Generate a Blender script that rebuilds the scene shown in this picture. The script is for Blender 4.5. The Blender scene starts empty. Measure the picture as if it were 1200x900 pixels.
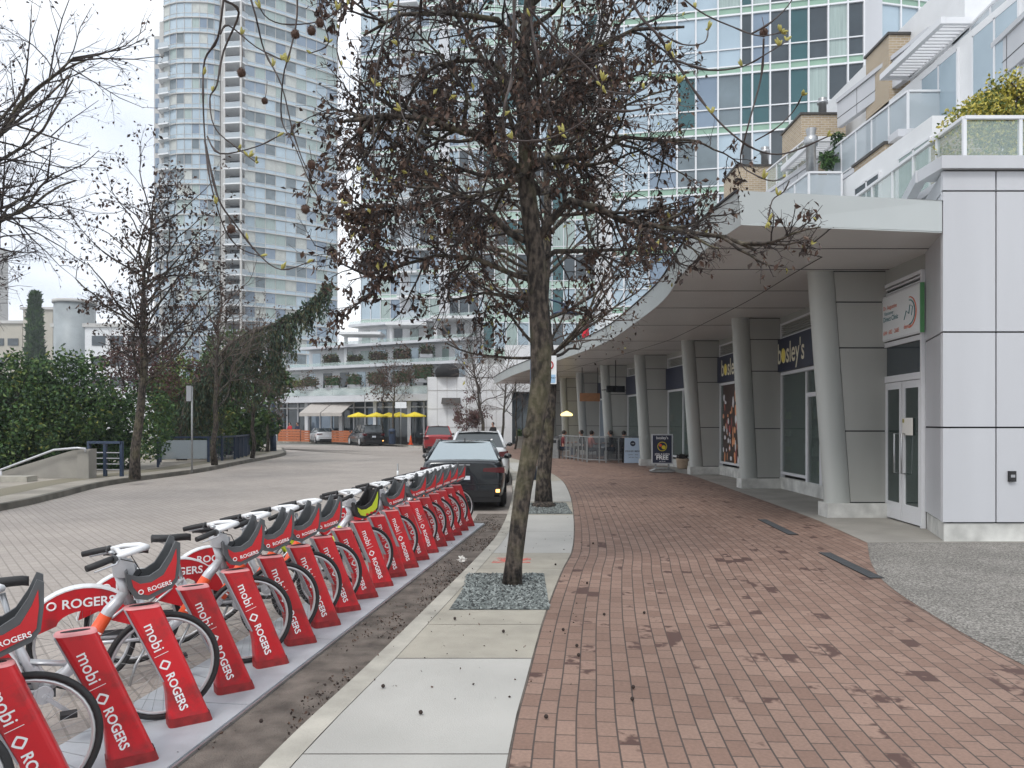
import bpy, math, random
from mathutils import Vector, Matrix, noise
random.seed(7)
PI = math.pi
R = math.radians
sc = bpy.context.scene
C = sc.collection
V = Vector

# ------------------------------------------------------------------ camera, sky, sun, exposure
FPX, CX, HY, HC = 900.0, 600.0, 496.0, 1.83       # focal length in photo pixels, principal column, horizon row, eye height
cam = bpy.data.objects.new('camera', bpy.data.cameras.new('camera'))
C.objects.link(cam)
cam.location = (0, 0, HC)
cam.rotation_euler = (R(90), 0, 0)
cam.data.sensor_width = 36
cam.data.lens = 27.0
cam.data.shift_y = (HY - 450) / 1200
cam.data.clip_start = 0.1
cam.data.clip_end = 3000
sc.camera = cam
sc.view_settings.view_transform = 'Standard'
sc.view_settings.look = 'None'
sc.view_settings.gamma = 1
sc.view_settings.use_curve_mapping = False
sc.view_settings.exposure = 0.95

world = bpy.data.worlds.new('World')
sc.world = world
world.use_nodes = True
nt = world.node_tree
nt.nodes.clear()
n_out = nt.nodes.new('ShaderNodeOutputWorld')
n_sky = nt.nodes.new('ShaderNodeTexSky')
n_sky.sky_type = 'NISHITA'
n_sky.sun_disc = False
n_sky.sun_elevation = R(48)
n_sky.sun_rotation = R(200)
n_b1 = nt.nodes.new('ShaderNodeBackground'); n_b1.inputs[1].default_value = 0.1
n_b2 = nt.nodes.new('ShaderNodeBackground'); n_b2.inputs[1].default_value = 1.08
n_tc = nt.nodes.new('ShaderNodeTexCoord')
n_map = nt.nodes.new('ShaderNodeMapping'); n_map.inputs['Scale'].default_value = (1, 1, 2.6)
n_noi = nt.nodes.new('ShaderNodeTexNoise'); n_noi.inputs['Scale'].default_value = 2.2; n_noi.inputs['Detail'].default_value = 5
n_rmp = nt.nodes.new('ShaderNodeValToRGB')
n_rmp.color_ramp.elements[0].position = 0.36; n_rmp.color_ramp.elements[0].color = (0.46, 0.50, 0.57, 1)
n_rmp.color_ramp.elements[1].position = 0.58; n_rmp.color_ramp.elements[1].color = (0.73, 0.745, 0.765, 1)
n_mix = nt.nodes.new('ShaderNodeMixShader'); n_mix.inputs[0].default_value = 0.93
L = nt.links
L.new(n_tc.outputs['Generated'], n_map.inputs[0]); L.new(n_map.outputs[0], n_noi.inputs['Vector'])
L.new(n_noi.outputs['Fac'], n_rmp.inputs[0]); L.new(n_rmp.outputs[0], n_b2.inputs[0])
L.new(n_sky.outputs[0], n_b1.inputs[0])
L.new(n_b1.outputs[0], n_mix.inputs[1]); L.new(n_b2.outputs[0], n_mix.inputs[2]); L.new(n_mix.outputs[0], n_out.inputs[0])

sun = bpy.data.objects.new('sun', bpy.data.lights.new('sun', 'SUN'))
C.objects.link(sun)
sun.data.energy = 0.9
sun.data.angle = R(18)
sun.data.color = (1.0, 0.97, 0.92)
# towards the sun: behind the camera, high
_el, _az = R(52), R(205)
_d = V((math.sin(_az) * math.cos(_el), math.cos(_az) * math.cos(_el), math.sin(_el)))
sun.rotation_euler = (-_d).to_track_quat('-Z', 'Y').to_euler()
n_sky.sun_elevation = _el
n_sky.sun_rotation = _az

# ------------------------------------------------------------------ helpers
def W(px, py, Y):
    return V(((px - CX) / FPX * Y, Y, HC + (HY - py) / FPX * Y))
def G(px, py, z=0.0):
    Y = (HC - z) * FPX / (py - HY)
    return V(((px - CX) / FPX * Y, Y, z))

class MB:
    def __init__(s): s.v = []; s.f = []; s.m = []; s.uv = None; s.sm = []
    def add(s, vs, fs, m=0, smooth=False):
        b = len(s.v); s.v.extend([tuple(q) for q in vs])
        for f in fs: s.f.append(tuple(b + i for i in f)); s.m.append(m); s.sm.append(smooth)
        return s
    def quad(s, a, b, c, d, m=0): return s.add([a, b, c, d], [(0, 1, 2, 3)], m)
    def box(s, c, size, rz=0, m=0, M=None):
        hx, hy, hz = size[0] / 2, size[1] / 2, size[2] / 2
        ca, sa = math.cos(rz), math.sin(rz)
        vs = []
        for z in (-hz, hz):
            for x, y in ((-hx, -hy), (hx, -hy), (hx, hy), (-hx, hy)):
                p = V((c[0] + x * ca - y * sa, c[1] + x * sa + y * ca, c[2] + z))
                vs.append(M @ p if M else p)
        return s.add(vs, [(3, 2, 1, 0), (4, 5, 6, 7), (0, 1, 5, 4), (1, 2, 6, 5), (2, 3, 7, 6), (3, 0, 4, 7)], m)
    def b2(s, x0, y0, z0, x1, y1, z1, m=0):
        return s.box(((x0 + x1) / 2, (y0 + y1) / 2, (z0 + z1) / 2), (abs(x1 - x0), abs(y1 - y0), abs(z1 - z0)), 0, m)
    def wallseg(s, p, q, z0, z1, t=0.1, m=0, off=0.0):
        """box along the plan segment p-q, between z0 and z1, thickness t centred off to the right side by off"""
        p = V((p[0], p[1])); q = V((q[0], q[1])); d = q - p; l = d.length
        if l < 1e-6: return s
        d /= l; n = V((d.y, -d.x)); c = (p + q) / 2 + n * off
        return s.box((c.x, c.y, (z0 + z1) / 2), (l, t, z1 - z0), math.atan2(d.y, d.x), m)
    def bar(s, p, q, w, h=None, m=0):
        p = V(p); q = V(q); d = q - p; l = d.length
        if l < 1e-6: return s
        h = h or w
        Mx = Matrix.Translation((p + q) / 2) @ d.to_track_quat('X', 'Z').to_matrix().to_4x4()
        return s.box((0, 0, 0), (l, w, h), 0, m, Mx)
    def tube(s, pts, rad, n=6, m=0, caps=True, smooth=True, squash=None):
        pts = [V(p) for p in pts]
        if not hasattr(rad, '__len__'): rad = [rad] * len(pts)
        b = len(s.v); k = len(pts); up = None
        for i, p in enumerate(pts):
            d = (pts[min(i + 1, k - 1)] - pts[max(i - 1, 0)])
            if d.length < 1e-7: d = V((0, 0, 1))
            d.normalize()
            if up is None:
                up = V((0, 0, 1)) if abs(d.z) < .9 else V((1, 0, 0))
            a = d.cross(up)
            if a.length < 1e-4: a = d.cross(V((0, 1, 0)))
            a.normalize(); c2 = a.cross(d).normalized(); up = c2
            for j in range(n):
                t = 2 * PI * j / n
                q = p + (a * math.cos(t) + c2 * math.sin(t) * (squash or 1)) * rad[i]
                s.v.append(tuple(q))
        for i in range(k - 1):
            for j in range(n):
                a0 = b + i * n + j; a1 = b + i * n + (j + 1) % n
                s.f.append((a0, a1, a1 + n, a0 + n)); s.m.append(m); s.sm.append(smooth)
        if caps:
            s.f.append(tuple(b + j for j in range(n))[::-1]); s.m.append(m); s.sm.append(False)
            s.f.append(tuple(b + (k - 1) * n + j for j in range(n))); s.m.append(m); s.sm.append(False)
        return s
    def lathe(s, prof, n=16, c=(0, 0, 0), m=0, smooth=True, axis=None):
        c = V(c); b = len(s.v); k = len(prof)
        for r, z in prof:
            for j in range(n):
                t = 2 * PI * j / n
                q = V((r * math.cos(t), r * math.sin(t), z))
                if axis: q = axis @ q
                s.v.append(tuple(c + q))
        for i in range(k - 1):
            for j in range(n):
                a0 = b + i * n + j; a1 = b + i * n + (j + 1) % n
                s.f.append((a0, a1, a1 + n, a0 + n)); s.m.append(m); s.sm.append(smooth)
        s.f.append(tuple(b + j for j in range(n))[::-1]); s.m.append(m); s.sm.append(False)
        s.f.append(tuple(b + (k - 1) * n + j for j in range(n))); s.m.append(m); s.sm.append(False)
        return s
    def ball(s, c, r, n=10, k=6, m=0, sc3=(1, 1, 1)):
        prof = [(max(1e-4, r * math.sin(PI * i / k)), -r * math.cos(PI * i / k)) for i in range(k + 1)]
        return s.lathe(prof, n, c, m, True, Matrix.Diagonal(sc3))
    def torus(s, c, R0, r0, n=40, k=8, m=0, ax=(0, 1, 0), a0=0, a1=2 * PI, sq=1.0):
        ax = V(ax).normalized(); e1 = V((1, 0, 0)) if abs(ax.x) < .9 else V((0, 0, 1)); e1 = (e1 - ax * e1.dot(ax)).normalized(); e2 = ax.cross(e1) * -1
        c = V(c); full = abs(a1 - a0 - 2 * PI) < 1e-6; b = len(s.v); nn = n if full else n + 1
        for i in range(nn):
            t = a0 + (a1 - a0) * i / n; d = e1 * math.cos(t) + e2 * math.sin(t)
            for j in range(k):
                u = 2 * PI * j / k
                s.v.append(tuple(c + d * (R0 + r0 * math.cos(u)) + ax * (r0 * sq * math.sin(u))))
        for i in range(n):
            for j in range(k):
                i2 = (i + 1) % nn; j2 = (j + 1) % k
                s.f.append((b + i * k + j, b + i * k + j2, b + i2 * k + j2, b + i2 * k + j)); s.m.append(m); s.sm.append(True)
        return s
    def prism(s, poly, o, ex, ey, ez, t0, t1, m=0):
        """2-D polygon in plane ex,ey at origin o, extruded along ez from t0 to t1"""
        o = V(o); ex = V(ex); ey = V(ey); ez = V(ez); n = len(poly)
        vs = [o + ex * x + ey * y + ez * t0 for x, y in poly] + [o + ex * x + ey * y + ez * t1 for x, y in poly]
        fs = [tuple(range(n))[::-1], tuple(range(n, 2 * n))] + [(i, (i + 1) % n, n + (i + 1) % n, n + i) for i in range(n)]
        return s.add(vs, fs, m)
    def text(s, body, o, ex, ey, size, m=0, align='CENTER', bold=0.0, lift=0.0015):
        vs, fs, wd = text_mesh(body, align, bold)
        o = V(o); ex = V(ex); ey = V(ey); ez = ex.cross(ey)
        return s.add([o + ex * (x * size) + ey * (y * size) + ez * lift for x, y in vs], fs, m)
    def build(s, name, mats, parent=None, loc=None, rz=0):
        me = bpy.data.meshes.new(name)
        me.from_pydata(s.v, [], s.f)
        if not isinstance(mats, (list, tuple)): mats = [mats]
        for q in mats: me.materials.append(q)
        if len(mats) > 1: me.polygons.foreach_set('material_index', s.m)
        me.polygons.foreach_set('use_smooth', s.sm)
        if s.uv:
            ul = me.uv_layers.new(name='UVMap')
            fl = []
            for lp in me.loops: fl.extend(s.uv[lp.vertex_index])
            ul.data.foreach_set('uv', fl)
        me.update()
        o = bpy.data.objects.new(name, me); C.objects.link(o)
        if parent: o.parent = parent
        if loc is not None: o.location = loc
        o.rotation_euler.z = rz
        return o

_tc = {}
def text_mesh(body, align, bold):
    key = (body, align, bold)
    if key not in _tc:
        cu = bpy.data.curves.new('t', 'FONT'); cu.body = body; cu.align_x = align; cu.align_y = 'CENTER'; cu.offset = bold; cu.resolution_u = 3
        ob = bpy.data.objects.new('t', cu); C.objects.link(ob)
        bpy.context.view_layer.update()
        me = bpy.data.meshes.new_from_object(ob.evaluated_get(bpy.context.evaluated_depsgraph_get()))
        vs = [(v.co.x, v.co.y) for v in me.vertices]; fs = [tuple(p.vertices) for p in me.polygons]
        # keep faces looking along +ez
        fs2 = []
        for f in fs:
            a = 0
            for i in range(len(f)):
                x0, y0 = vs[f[i]]; x1, y1 = vs[f[(i + 1) % len(f)]]; a += x0 * y1 - x1 * y0
            fs2.append(f if a >= 0 else f[::-1])
        wd = (max(v[0] for v in vs) - min(v[0] for v in vs)) if vs else 0
        bpy.data.objects.remove(ob); bpy.data.meshes.remove(me); bpy.data.curves.remove(cu)
        _tc[key] = (vs, fs2, wd)
    return _tc[key]

def tag(o, label=None, cat=None, group=None, kind=None):
    if label: o['label'] = label
    if cat: o['category'] = cat
    if group: o['group'] = group
    if kind: o['kind'] = kind
    return o
def thing(name, label, cat, loc=(0, 0, 0), rz=0, group=None):
    o = bpy.data.objects.new(name, None); C.objects.link(o); o.location = loc; o.rotation_euler.z = rz
    o.empty_display_size = .2
    return tag(o, label, cat, group)
def struct(o): o['kind'] = 'structure'; return o
_kids = {}
def copy_tree(o, parent=None):
    c = o.copy(); C.objects.link(c); c.parent = parent
    for ch in [q for q in list(o.children)]: copy_tree(ch, c)
    return c

# ------------------------------------------------------------------ materials
def nodes(m): return m.node_tree.nodes, m.node_tree.links
def mat(name, col, rough=.6, metal=0, var=0.0, vscale=8.0, bump=0.0, bscale=60.0, spec=None, col2=None, alpha=1, coat=0, detail=4, stretch=None, emit=None):
    m = bpy.data.materials.new(name); m.use_nodes = True
    N, K = nodes(m); b = N['Principled BSDF']
    b.inputs['Base Color'].default_value = (*col, 1); b.inputs['Roughness'].default_value = rough; b.inputs['Metallic'].default_value = metal
    if spec is not None: b.inputs['Specular IOR Level'].default_value = spec
    if coat: b.inputs['Coat Weight'].default_value = coat
    if alpha < 1: b.inputs['Alpha'].default_value = alpha
    if emit: b.inputs['Emission Color'].default_value = (*emit[0], 1); b.inputs['Emission Strength'].default_value = emit[1]
    if var or bump:
        tc = N.new('ShaderNodeTexCoord'); mp = N.new('ShaderNodeMapping'); K.new(tc.outputs['Object'], mp.inputs[0])
        if stretch: mp.inputs['Scale'].default_value = stretch
    if var:
        no = N.new('ShaderNodeTexNoise'); no.inputs['Scale'].default_value = vscale; no.inputs['Detail'].default_value = detail; K.new(mp.outputs[0], no.inputs['Vector'])
        rp = N.new('ShaderNodeValToRGB'); rp.color_ramp.elements[0].position = .3; rp.color_ramp.elements[1].position = .7
        c2 = col2 or tuple(c * (1 - var) for c in col); c1 = col if col2 else tuple(min(1, c * (1 + var * .6)) for c in col)
        rp.color_ramp.elements[0].color = (*c2, 1); rp.color_ramp.elements[1].color = (*c1, 1)
        K.new(no.outputs['Fac'], rp.inputs[0]); K.new(rp.outputs[0], b.inputs['Base Color'])
    if bump:
        n2 = N.new('ShaderNodeTexNoise'); n2.inputs['Scale'].default_value = bscale; n2.inputs['Detail'].default_value = 5; K.new(mp.outputs[0], n2.inputs['Vector'])
        bu = N.new('ShaderNodeBump'); bu.inputs['Strength'].default_value = bump; bu.inputs['Distance'].default_value = .02
        K.new(n2.outputs['Fac'], bu.inputs['Height']); K.new(bu.outputs[0], b.inputs['Normal'])
    return m

M = {}
M['red'] = mat('red_paint', (.58, .016, .024), .38, 0, .0, 3, .05, 5, coat=.1)
def grime(m, scale=6, base=(.58, .016, .024), dirt=(.20, .03, .03)):
    N, K = nodes(m); b = N['Principled BSDF']; tc = N.new('ShaderNodeTexCoord'); oi = N.new('ShaderNodeObjectInfo')
    ad = N.new('ShaderNodeVectorMath'); ad.operation = 'ADD'; K.new(tc.outputs['Object'], ad.inputs[0]); K.new(oi.outputs['Location'], ad.inputs[1])
    no = N.new('ShaderNodeTexNoise'); no.inputs['Scale'].default_value = scale; no.inputs['Detail'].default_value = 9; no.inputs['Roughness'].default_value = .65; K.new(ad.outputs[0], no.inputs['Vector'])
    sx = N.new('ShaderNodeSeparateXYZ'); K.new(tc.outputs['Object'], sx.inputs[0])
    zr = N.new('ShaderNodeMapRange'); zr.inputs['From Min'].default_value = 0; zr.inputs['From Max'].default_value = .30; zr.inputs['To Min'].default_value = .16; zr.inputs['To Max'].default_value = 0; K.new(sx.outputs['Z'], zr.inputs[0])
    a = N.new('ShaderNodeMath'); K.new(no.outputs['Fac'], a.inputs[0]); K.new(zr.outputs[0], a.inputs[1])
    mr = N.new('ShaderNodeMapRange'); mr.inputs['From Min'].default_value = .52; mr.inputs['From Max'].default_value = .70; mr.inputs['To Max'].default_value = .75; K.new(a.outputs[0], mr.inputs[0])
    mx = N.new('ShaderNodeMix'); mx.data_type = 'RGBA'; mx.inputs['A'].default_value = (*base, 1); mx.inputs['B'].default_value = (*dirt, 1); K.new(mr.outputs[0], mx.inputs['Factor'])
    hs = N.new('ShaderNodeHueSaturation'); vr = N.new('ShaderNodeMapRange'); vr.inputs['To Min'].default_value = .85; vr.inputs['To Max'].default_value = 1.12; K.new(oi.outputs['Random'], vr.inputs[0]); K.new(vr.outputs[0], hs.inputs['Value'])
    K.new(mx.outputs['Result'], hs.inputs['Color']); K.new(hs.outputs[0], b.inputs['Base Color'])
grime(M['red'])
M['red_dk'] = mat('red_plastic', (.50, .015, .02), .45, 0, .1, 5)
M['orange'] = mat('orange_tube', (.80, .10, .03), .4)
M['silver'] = mat('silver_paint', (.52, .53, .55), .35, .3, .08, 10)
M['white_pl'] = mat('white_plastic', (.74, .75, .76), .35, 0, .05, 10)
M['grey_pl'] = mat('grey_plastic', (.085, .09, .095), .5, 0, .15, 12)
M['grey_lt'] = mat('light_grey_plastic', (.33, .34, .36), .45)
M['black'] = mat('black_rubber', (.018, .018, .019), .6, 0, .1, 20)
M['black_mat'] = mat('black_matt', (.012, .012, .013), .85)
M['rim'] = mat('rim_alloy', (.62, .63, .64), .32, .6)
M['steel'] = mat('steel', (.42, .43, .44), .35, .8, .12, 12)
M['lime'] = mat('lime_plastic', (.50, .60, .03), .4)
M['white_ink'] = mat('white_lettering', (.86, .86, .86), .5)
M['plate'] = mat('galvanised_plate', (.44, .47, .50), .5, .1, .22, 2.6, .12, 25, detail=8)
M['kerb'] = mat('kerb_concrete', (.40, .38, .33), .85, 0, .3, 3, .3, 60)
M['conc_new'] = mat('pale_concrete', (.43, .42, .39), .85, 0, .13, 1.1, .25, 120, detail=10)
M['conc_old'] = mat('tan_concrete', (.36, .335, .28), .9, 0, .18, 3.0, .25, 120, detail=8)
M['conc_pad'] = mat('pad_concrete', (.30, .285, .255), .85, 0, .15, 1.5, .15, 80)
M['dirt'] = mat('gutter_dirt', (.165, .14, .12), .95, 0, .5, 5, .8, 90, detail=12)
M['panel'] = mat('white_metal_panel', (.52, .53, .555), .38, 0, .055, 1.6, 0, stretch=(1, 1, .1))
M['panel_l'] = mat('column_metal_panel', (.50, .52, .495), .42, 0, .09, 1.5, .0, 3, stretch=(1, 1, .12))
M['panel_g'] = mat('grey_metal_panel', (.38, .385, .36), .45, 0, .07, 1.4, stretch=(1, 1, .15))
M['canopy'] = mat('canopy_metal', (.47, .50, .495), .4, .1, .07, .8)
M['soffit'] = mat('soffit_metal', (.62, .62, .61), .34, 0, .08, .5)
M['plinth'] = mat('white_plinth', (.60, .60, .57), .7, 0, .28, 3.5)
M['joint'] = mat('joint_shadow_gap', (.03, .03, .032), .9)
M['white'] = mat('white_paint', (.72, .73, .74), .5, 0, .05, 2)
M['frame_w'] = mat('window_frame_white', (.70, .71, .73), .4)
M['glass_dk'] = mat('storefront_glass', (.035, .055, .05), .06, 0, .3, .8, spec=.6)
M['glass_b'] = mat('blue_grey_glass', (.20, .26, .33), .12, .25, .15, .5, spec=.8)
M['glass_l'] = mat('pale_blue_glass', (.38, .47, .53), .15, .25, .12, .5, spec=.8)
M['glass_t'] = mat('teal_glass', (.03, .10, .11), .1, .1, .2, .5, spec=.7)
M['glass_n'] = mat('dark_window_glass', (.05, .065, .075), .08, .1, .3, .7, spec=.7)
M['glass_m'] = mat('mid_grey_glass', (.15, .19, .21), .12, .1, .3, .7, spec=.7)
M['glass_c'] = mat('blind_drawn_glass', (.47, .49, .46), .3, 0, .12, 1.5, spec=.6)
M['glass_g'] = mat('curtained_glass', (.32, .40, .38), .2, 0, .2, 2, spec=.7, stretch=(6, 6, .2))
M['green_sp'] = mat('green_spandrel_glass', (.26, .40, .31), .2, 0, .08, 1)
M['green_sp2'] = mat('pale_green_spandrel', (.42, .56, .48), .25, 0, .08, 1)
M['conc_t'] = mat('tower_concrete', (.50, .49, .47), .8, 0, .1, .5)
M['beige'] = mat('beige_render', (.45, .42, .36), .8, 0, .08, .5)
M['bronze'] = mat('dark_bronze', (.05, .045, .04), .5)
M['blue_m'] = mat('blue_painted_metal', (.026, .045, .085), .45, .1, .12, 8)
M['galv'] = mat('galvanised_pole', (.30, .31, .31), .5, .5, .15, 12)
M['wood'] = mat('stained_wood', (.42, .13, .05), .65, 0, .25, 4, stretch=(1, 1, 8))
M['navy'] = mat('navy_sign', (.012, .017, .045), .45, 0, .1, 2)
M['sign_w'] = mat('sign_white', (.82, .85, .86), .35)
M['yellow'] = mat('yellow_canvas', (.70, .55, .03), .8)
M['awn'] = mat('grey_awning', (.40, .37, .34), .85, 0, .08, 3)
M['skin'] = mat('skin', (.50, .29, .21), .55, 0, .08, 20)
M['hair'] = mat('dark_hair', (.02, .014, .01), .6)
M['bark'] = mat('mossy_bark', (.17, .14, .10), .95, 0, 0, 4, .9, 28, col2=(.035, .028, .022))
M['brown_lf'] = mat('dead_leaf_brown', (.075, .042, .030), .8)
M['brown_lf2'] = mat('dead_leaf_dark', (.032, .021, .017), .85)
M['brown_lf3'] = mat('dead_leaf_tan', (.11, .07, .05), .8)
M['bud'] = mat('yellow_green_bud', (.34, .31, .08), .6)
M['twig'] = mat('grey_brown_twig', (.13, .10, .085), .85)
M['twig_dk'] = mat('dark_twig', (.035, .027, .025), .85)
M['gn1'] = mat('leaf_green_dark', (.028, .062, .024), .6, spec=.3)
M['gn2'] = mat('leaf_green_mid', (.060, .120, .035), .6, spec=.3)
M['gn3'] = mat('leaf_green_light', (.10, .15, .04), .6, spec=.3)
M['gy1'] = mat('leaf_yellow_green', (.40, .36, .05), .6)
M['gy2'] = mat('leaf_olive', (.20, .21, .04), .6)
M['gy3'] = mat('leaf_gold', (.55, .46, .09), .6)
M['cedar1'] = mat('weeping_green', (.035, .065, .035), .8)
M['cedar2'] = mat('weeping_olive', (.075, .075, .035), .85)
M['plum'] = mat('plum_leaf', (.10, .035, .035), .7)
M['paper'] = mat('paper', (.75, .73, .68), .7)
M['cone_o'] = mat('cone_orange', (.85, .13, .03), .5)
M['asph'] = mat('ground_far', (.22, .22, .2), .9, 0, .2, .05)

# bark with lichen
def bark_mat():
    m = M['bark']; N, K = nodes(m); b = N['Principled BSDF']
    for l in list(b.inputs['Base Color'].links): K.remove(l)
    tc = N.new('ShaderNodeTexCoord'); mp = N.new('ShaderNodeMapping'); mp.inputs['Scale'].default_value = (1, 1, .45); K.new(tc.outputs['Object'], mp.inputs[0])
    n1 = N.new('ShaderNodeTexNoise'); n1.inputs['Scale'].default_value = 22; n1.inputs['Detail'].default_value = 8; K.new(mp.outputs[0], n1.inputs['Vector'])
    r1 = N.new('ShaderNodeValToRGB'); r1.color_ramp.elements[0].position = .40; r1.color_ramp.elements[0].color = (.016, .013, .011, 1); r1.color_ramp.elements[1].position = .66; r1.color_ramp.elements[1].color = (.105, .085, .068, 1)
    K.new(n1.outputs['Fac'], r1.inputs[0])
    n2 = N.new('ShaderNodeTexNoise'); n2.inputs['Scale'].default_value = 3.2; n2.inputs['Detail'].default_value = 6; K.new(tc.outputs['Object'], n2.inputs['Vector'])
    r2 = N.new('ShaderNodeValToRGB'); r2.color_ramp.elements[0].position = .50; r2.color_ramp.elements[0].color = (0, 0, 0, 1); r2.color_ramp.elements[1].position = .66; r2.color_ramp.elements[1].color = (.38, .38, .38, 1)
    K.new(n2.outputs['Fac'], r2.inputs[0])
    mx = N.new('ShaderNodeMix'); mx.data_type = 'RGBA'; K.new(r2.outputs[0], mx.inputs['Factor']); K.new(r1.outputs[0], mx.inputs['A']); mx.inputs['B'].default_value = (.15, .14, .075, 1)
    K.new(mx.outputs['Result'], b.inputs['Base Color'])
bark_mat()

def brick_mat(name, c1, c2, mortar, bw, rh, ms, stain=0, rot=0, bump=.3, big=.15, uv=True):
    m = bpy.data.materials.new(name); m.use_nodes = True; N, K = nodes(m); b = N['Principled BSDF']
    tc = N.new('ShaderNodeTexCoord'); mp = N.new('ShaderNodeMapping'); mp.inputs['Rotation'].default_value = (0, 0, rot)
    K.new(tc.outputs['UV' if uv else 'Object'], mp.inputs[0])
    br = N.new('ShaderNodeTexBrick'); br.offset = .5; br.inputs['Scale'].default_value = 1
    br.inputs['Brick Width'].default_value = bw; br.inputs['Row Height'].default_value = rh; br.inputs['Mortar Size'].default_value = ms; br.inputs['Mortar Smooth'].default_value = .3
    br.inputs['Color1'].default_value = (*c1, 1); br.inputs['Color2'].default_value = (*c2, 1); br.inputs['Mortar'].default_value = (*mortar, 1)
    K.new(mp.outputs[0], br.inputs['Vector'])
    no = N.new('ShaderNodeTexNoise'); no.inputs['Scale'].default_value = .7; no.inputs['Detail'].default_value = 6; K.new(mp.outputs[0], no.inputs['Vector'])
    hs = N.new('ShaderNodeHueSaturation'); mr = N.new('ShaderNodeMapRange'); mr.inputs['From Min'].default_value = .3; mr.inputs['From Max'].default_value = .7; mr.inputs['To Min'].default_value = 1 - big; mr.inputs['To Max'].default_value = 1 + big
    K.new(no.outputs['Fac'], mr.inputs[0]); K.new(mr.outputs[0], hs.inputs['Value']); K.new(br.outputs['Color'], hs.inputs['Color'])
    n3 = N.new('ShaderNodeTexNoise'); n3.inputs['Scale'].default_value = 45; n3.inputs['Detail'].default_value = 4; K.new(mp.outputs[0], n3.inputs['Vector'])
    m3 = N.new('ShaderNodeMapRange'); m3.inputs['From Min'].default_value = .3; m3.inputs['From Max'].default_value = .7; m3.inputs['To Min'].default_value = .88; m3.inputs['To Max'].default_value = 1.12
    K.new(n3.outputs['Fac'], m3.inputs[0])
    h3 = N.new('ShaderNodeHueSaturation'); K.new(m3.outputs[0], h3.inputs['Value']); K.new(hs.outputs[0], h3.inputs['Color'])
    last = h3.outputs[0]
    if stain:
        b2 = N.new('ShaderNodeTexBrick'); b2.offset = .5; b2.inputs['Scale'].default_value = 1
        b2.inputs['Brick Width'].default_value = bw; b2.inputs['Row Height'].default_value = rh; b2.inputs['Mortar Size'].default_value = 0
        b2.inputs['Color1'].default_value = (0, 0, 0, 1); b2.inputs['Color2'].default_value = (1, 1, 1, 1); K.new(mp.outputs[0], b2.inputs['Vector'])
        n2 = N.new('ShaderNodeTexNoise'); n2.inputs['Scale'].default_value = 1.7; n2.inputs['Detail'].default_value = 3; K.new(mp.outputs[0], n2.inputs['Vector'])
        n4 = N.new('ShaderNodeTexNoise'); n4.inputs['Scale'].default_value = 14; n4.inputs['Detail'].default_value = 3; K.new(mp.outputs[0], n4.inputs['Vector'])
        a = N.new('ShaderNodeMath'); a.operation = 'MULTIPLY'; K.new(b2.outputs['Color'], a.inputs[0]); a.inputs[1].default_value = .55
        a1 = N.new('ShaderNodeMath'); a1.operation = 'MULTIPLY_ADD'; K.new(n2.outputs['Fac'], a1.inputs[0]); a1.inputs[1].default_value = 1.0; K.new(a.outputs[0], a1.inputs[2])
        a2 = N.new('ShaderNodeMath'); a2.operation = 'MULTIPLY_ADD'; K.new(n4.outputs['Fac'], a2.inputs[0]); a2.inputs[1].default_value = .3; K.new(a1.outputs[0], a2.inputs[2])
        rr = N.new('ShaderNodeMapRange'); rr.inputs['From Min'].default_value = stain; rr.inputs['From Max'].default_value = stain + .05; K.new(a2.outputs[0], rr.inputs[0])
        mx = N.new('ShaderNodeMix'); mx.data_type = 'RGBA'; K.new(rr.outputs[0], mx.inputs['Factor']); K.new(last, mx.inputs['A']); mx.inputs['B'].default_value = (.085, .045, .036, 1)
        last = mx.outputs['Result']
    K.new(last, b.inputs['Base Color'])
    b.inputs['Roughness'].default_value = .75
    bu = N.new('ShaderNodeBump'); bu.inputs['Strength'].default_value = bump; bu.inputs['Distance'].default_value = .01; bu.invert = True
    K.new(br.outputs['Fac'], bu.inputs['Height']); K.new(bu.outputs[0], b.inputs['Normal'])
    return m
M['brick'] = brick_mat('red_brick_paving', (.195, .120, .090), (.262, .172, .132), (.068, .05, .042), .205, .112, .006, stain=1.205)
M['road'] = brick_mat('grey_block_paving', (.325, .288, .258), (.365, .325, .292), (.25, .222, .198), .24, .12, .010, rot=R(52), bump=.3, big=.1, uv=False)
M['brickw'] = brick_mat('tan_brick_wall', (.42, .33, .22), (.34, .26, .17), (.50, .46, .40), .22, .075, .010, big=.08, uv=True)

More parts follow.
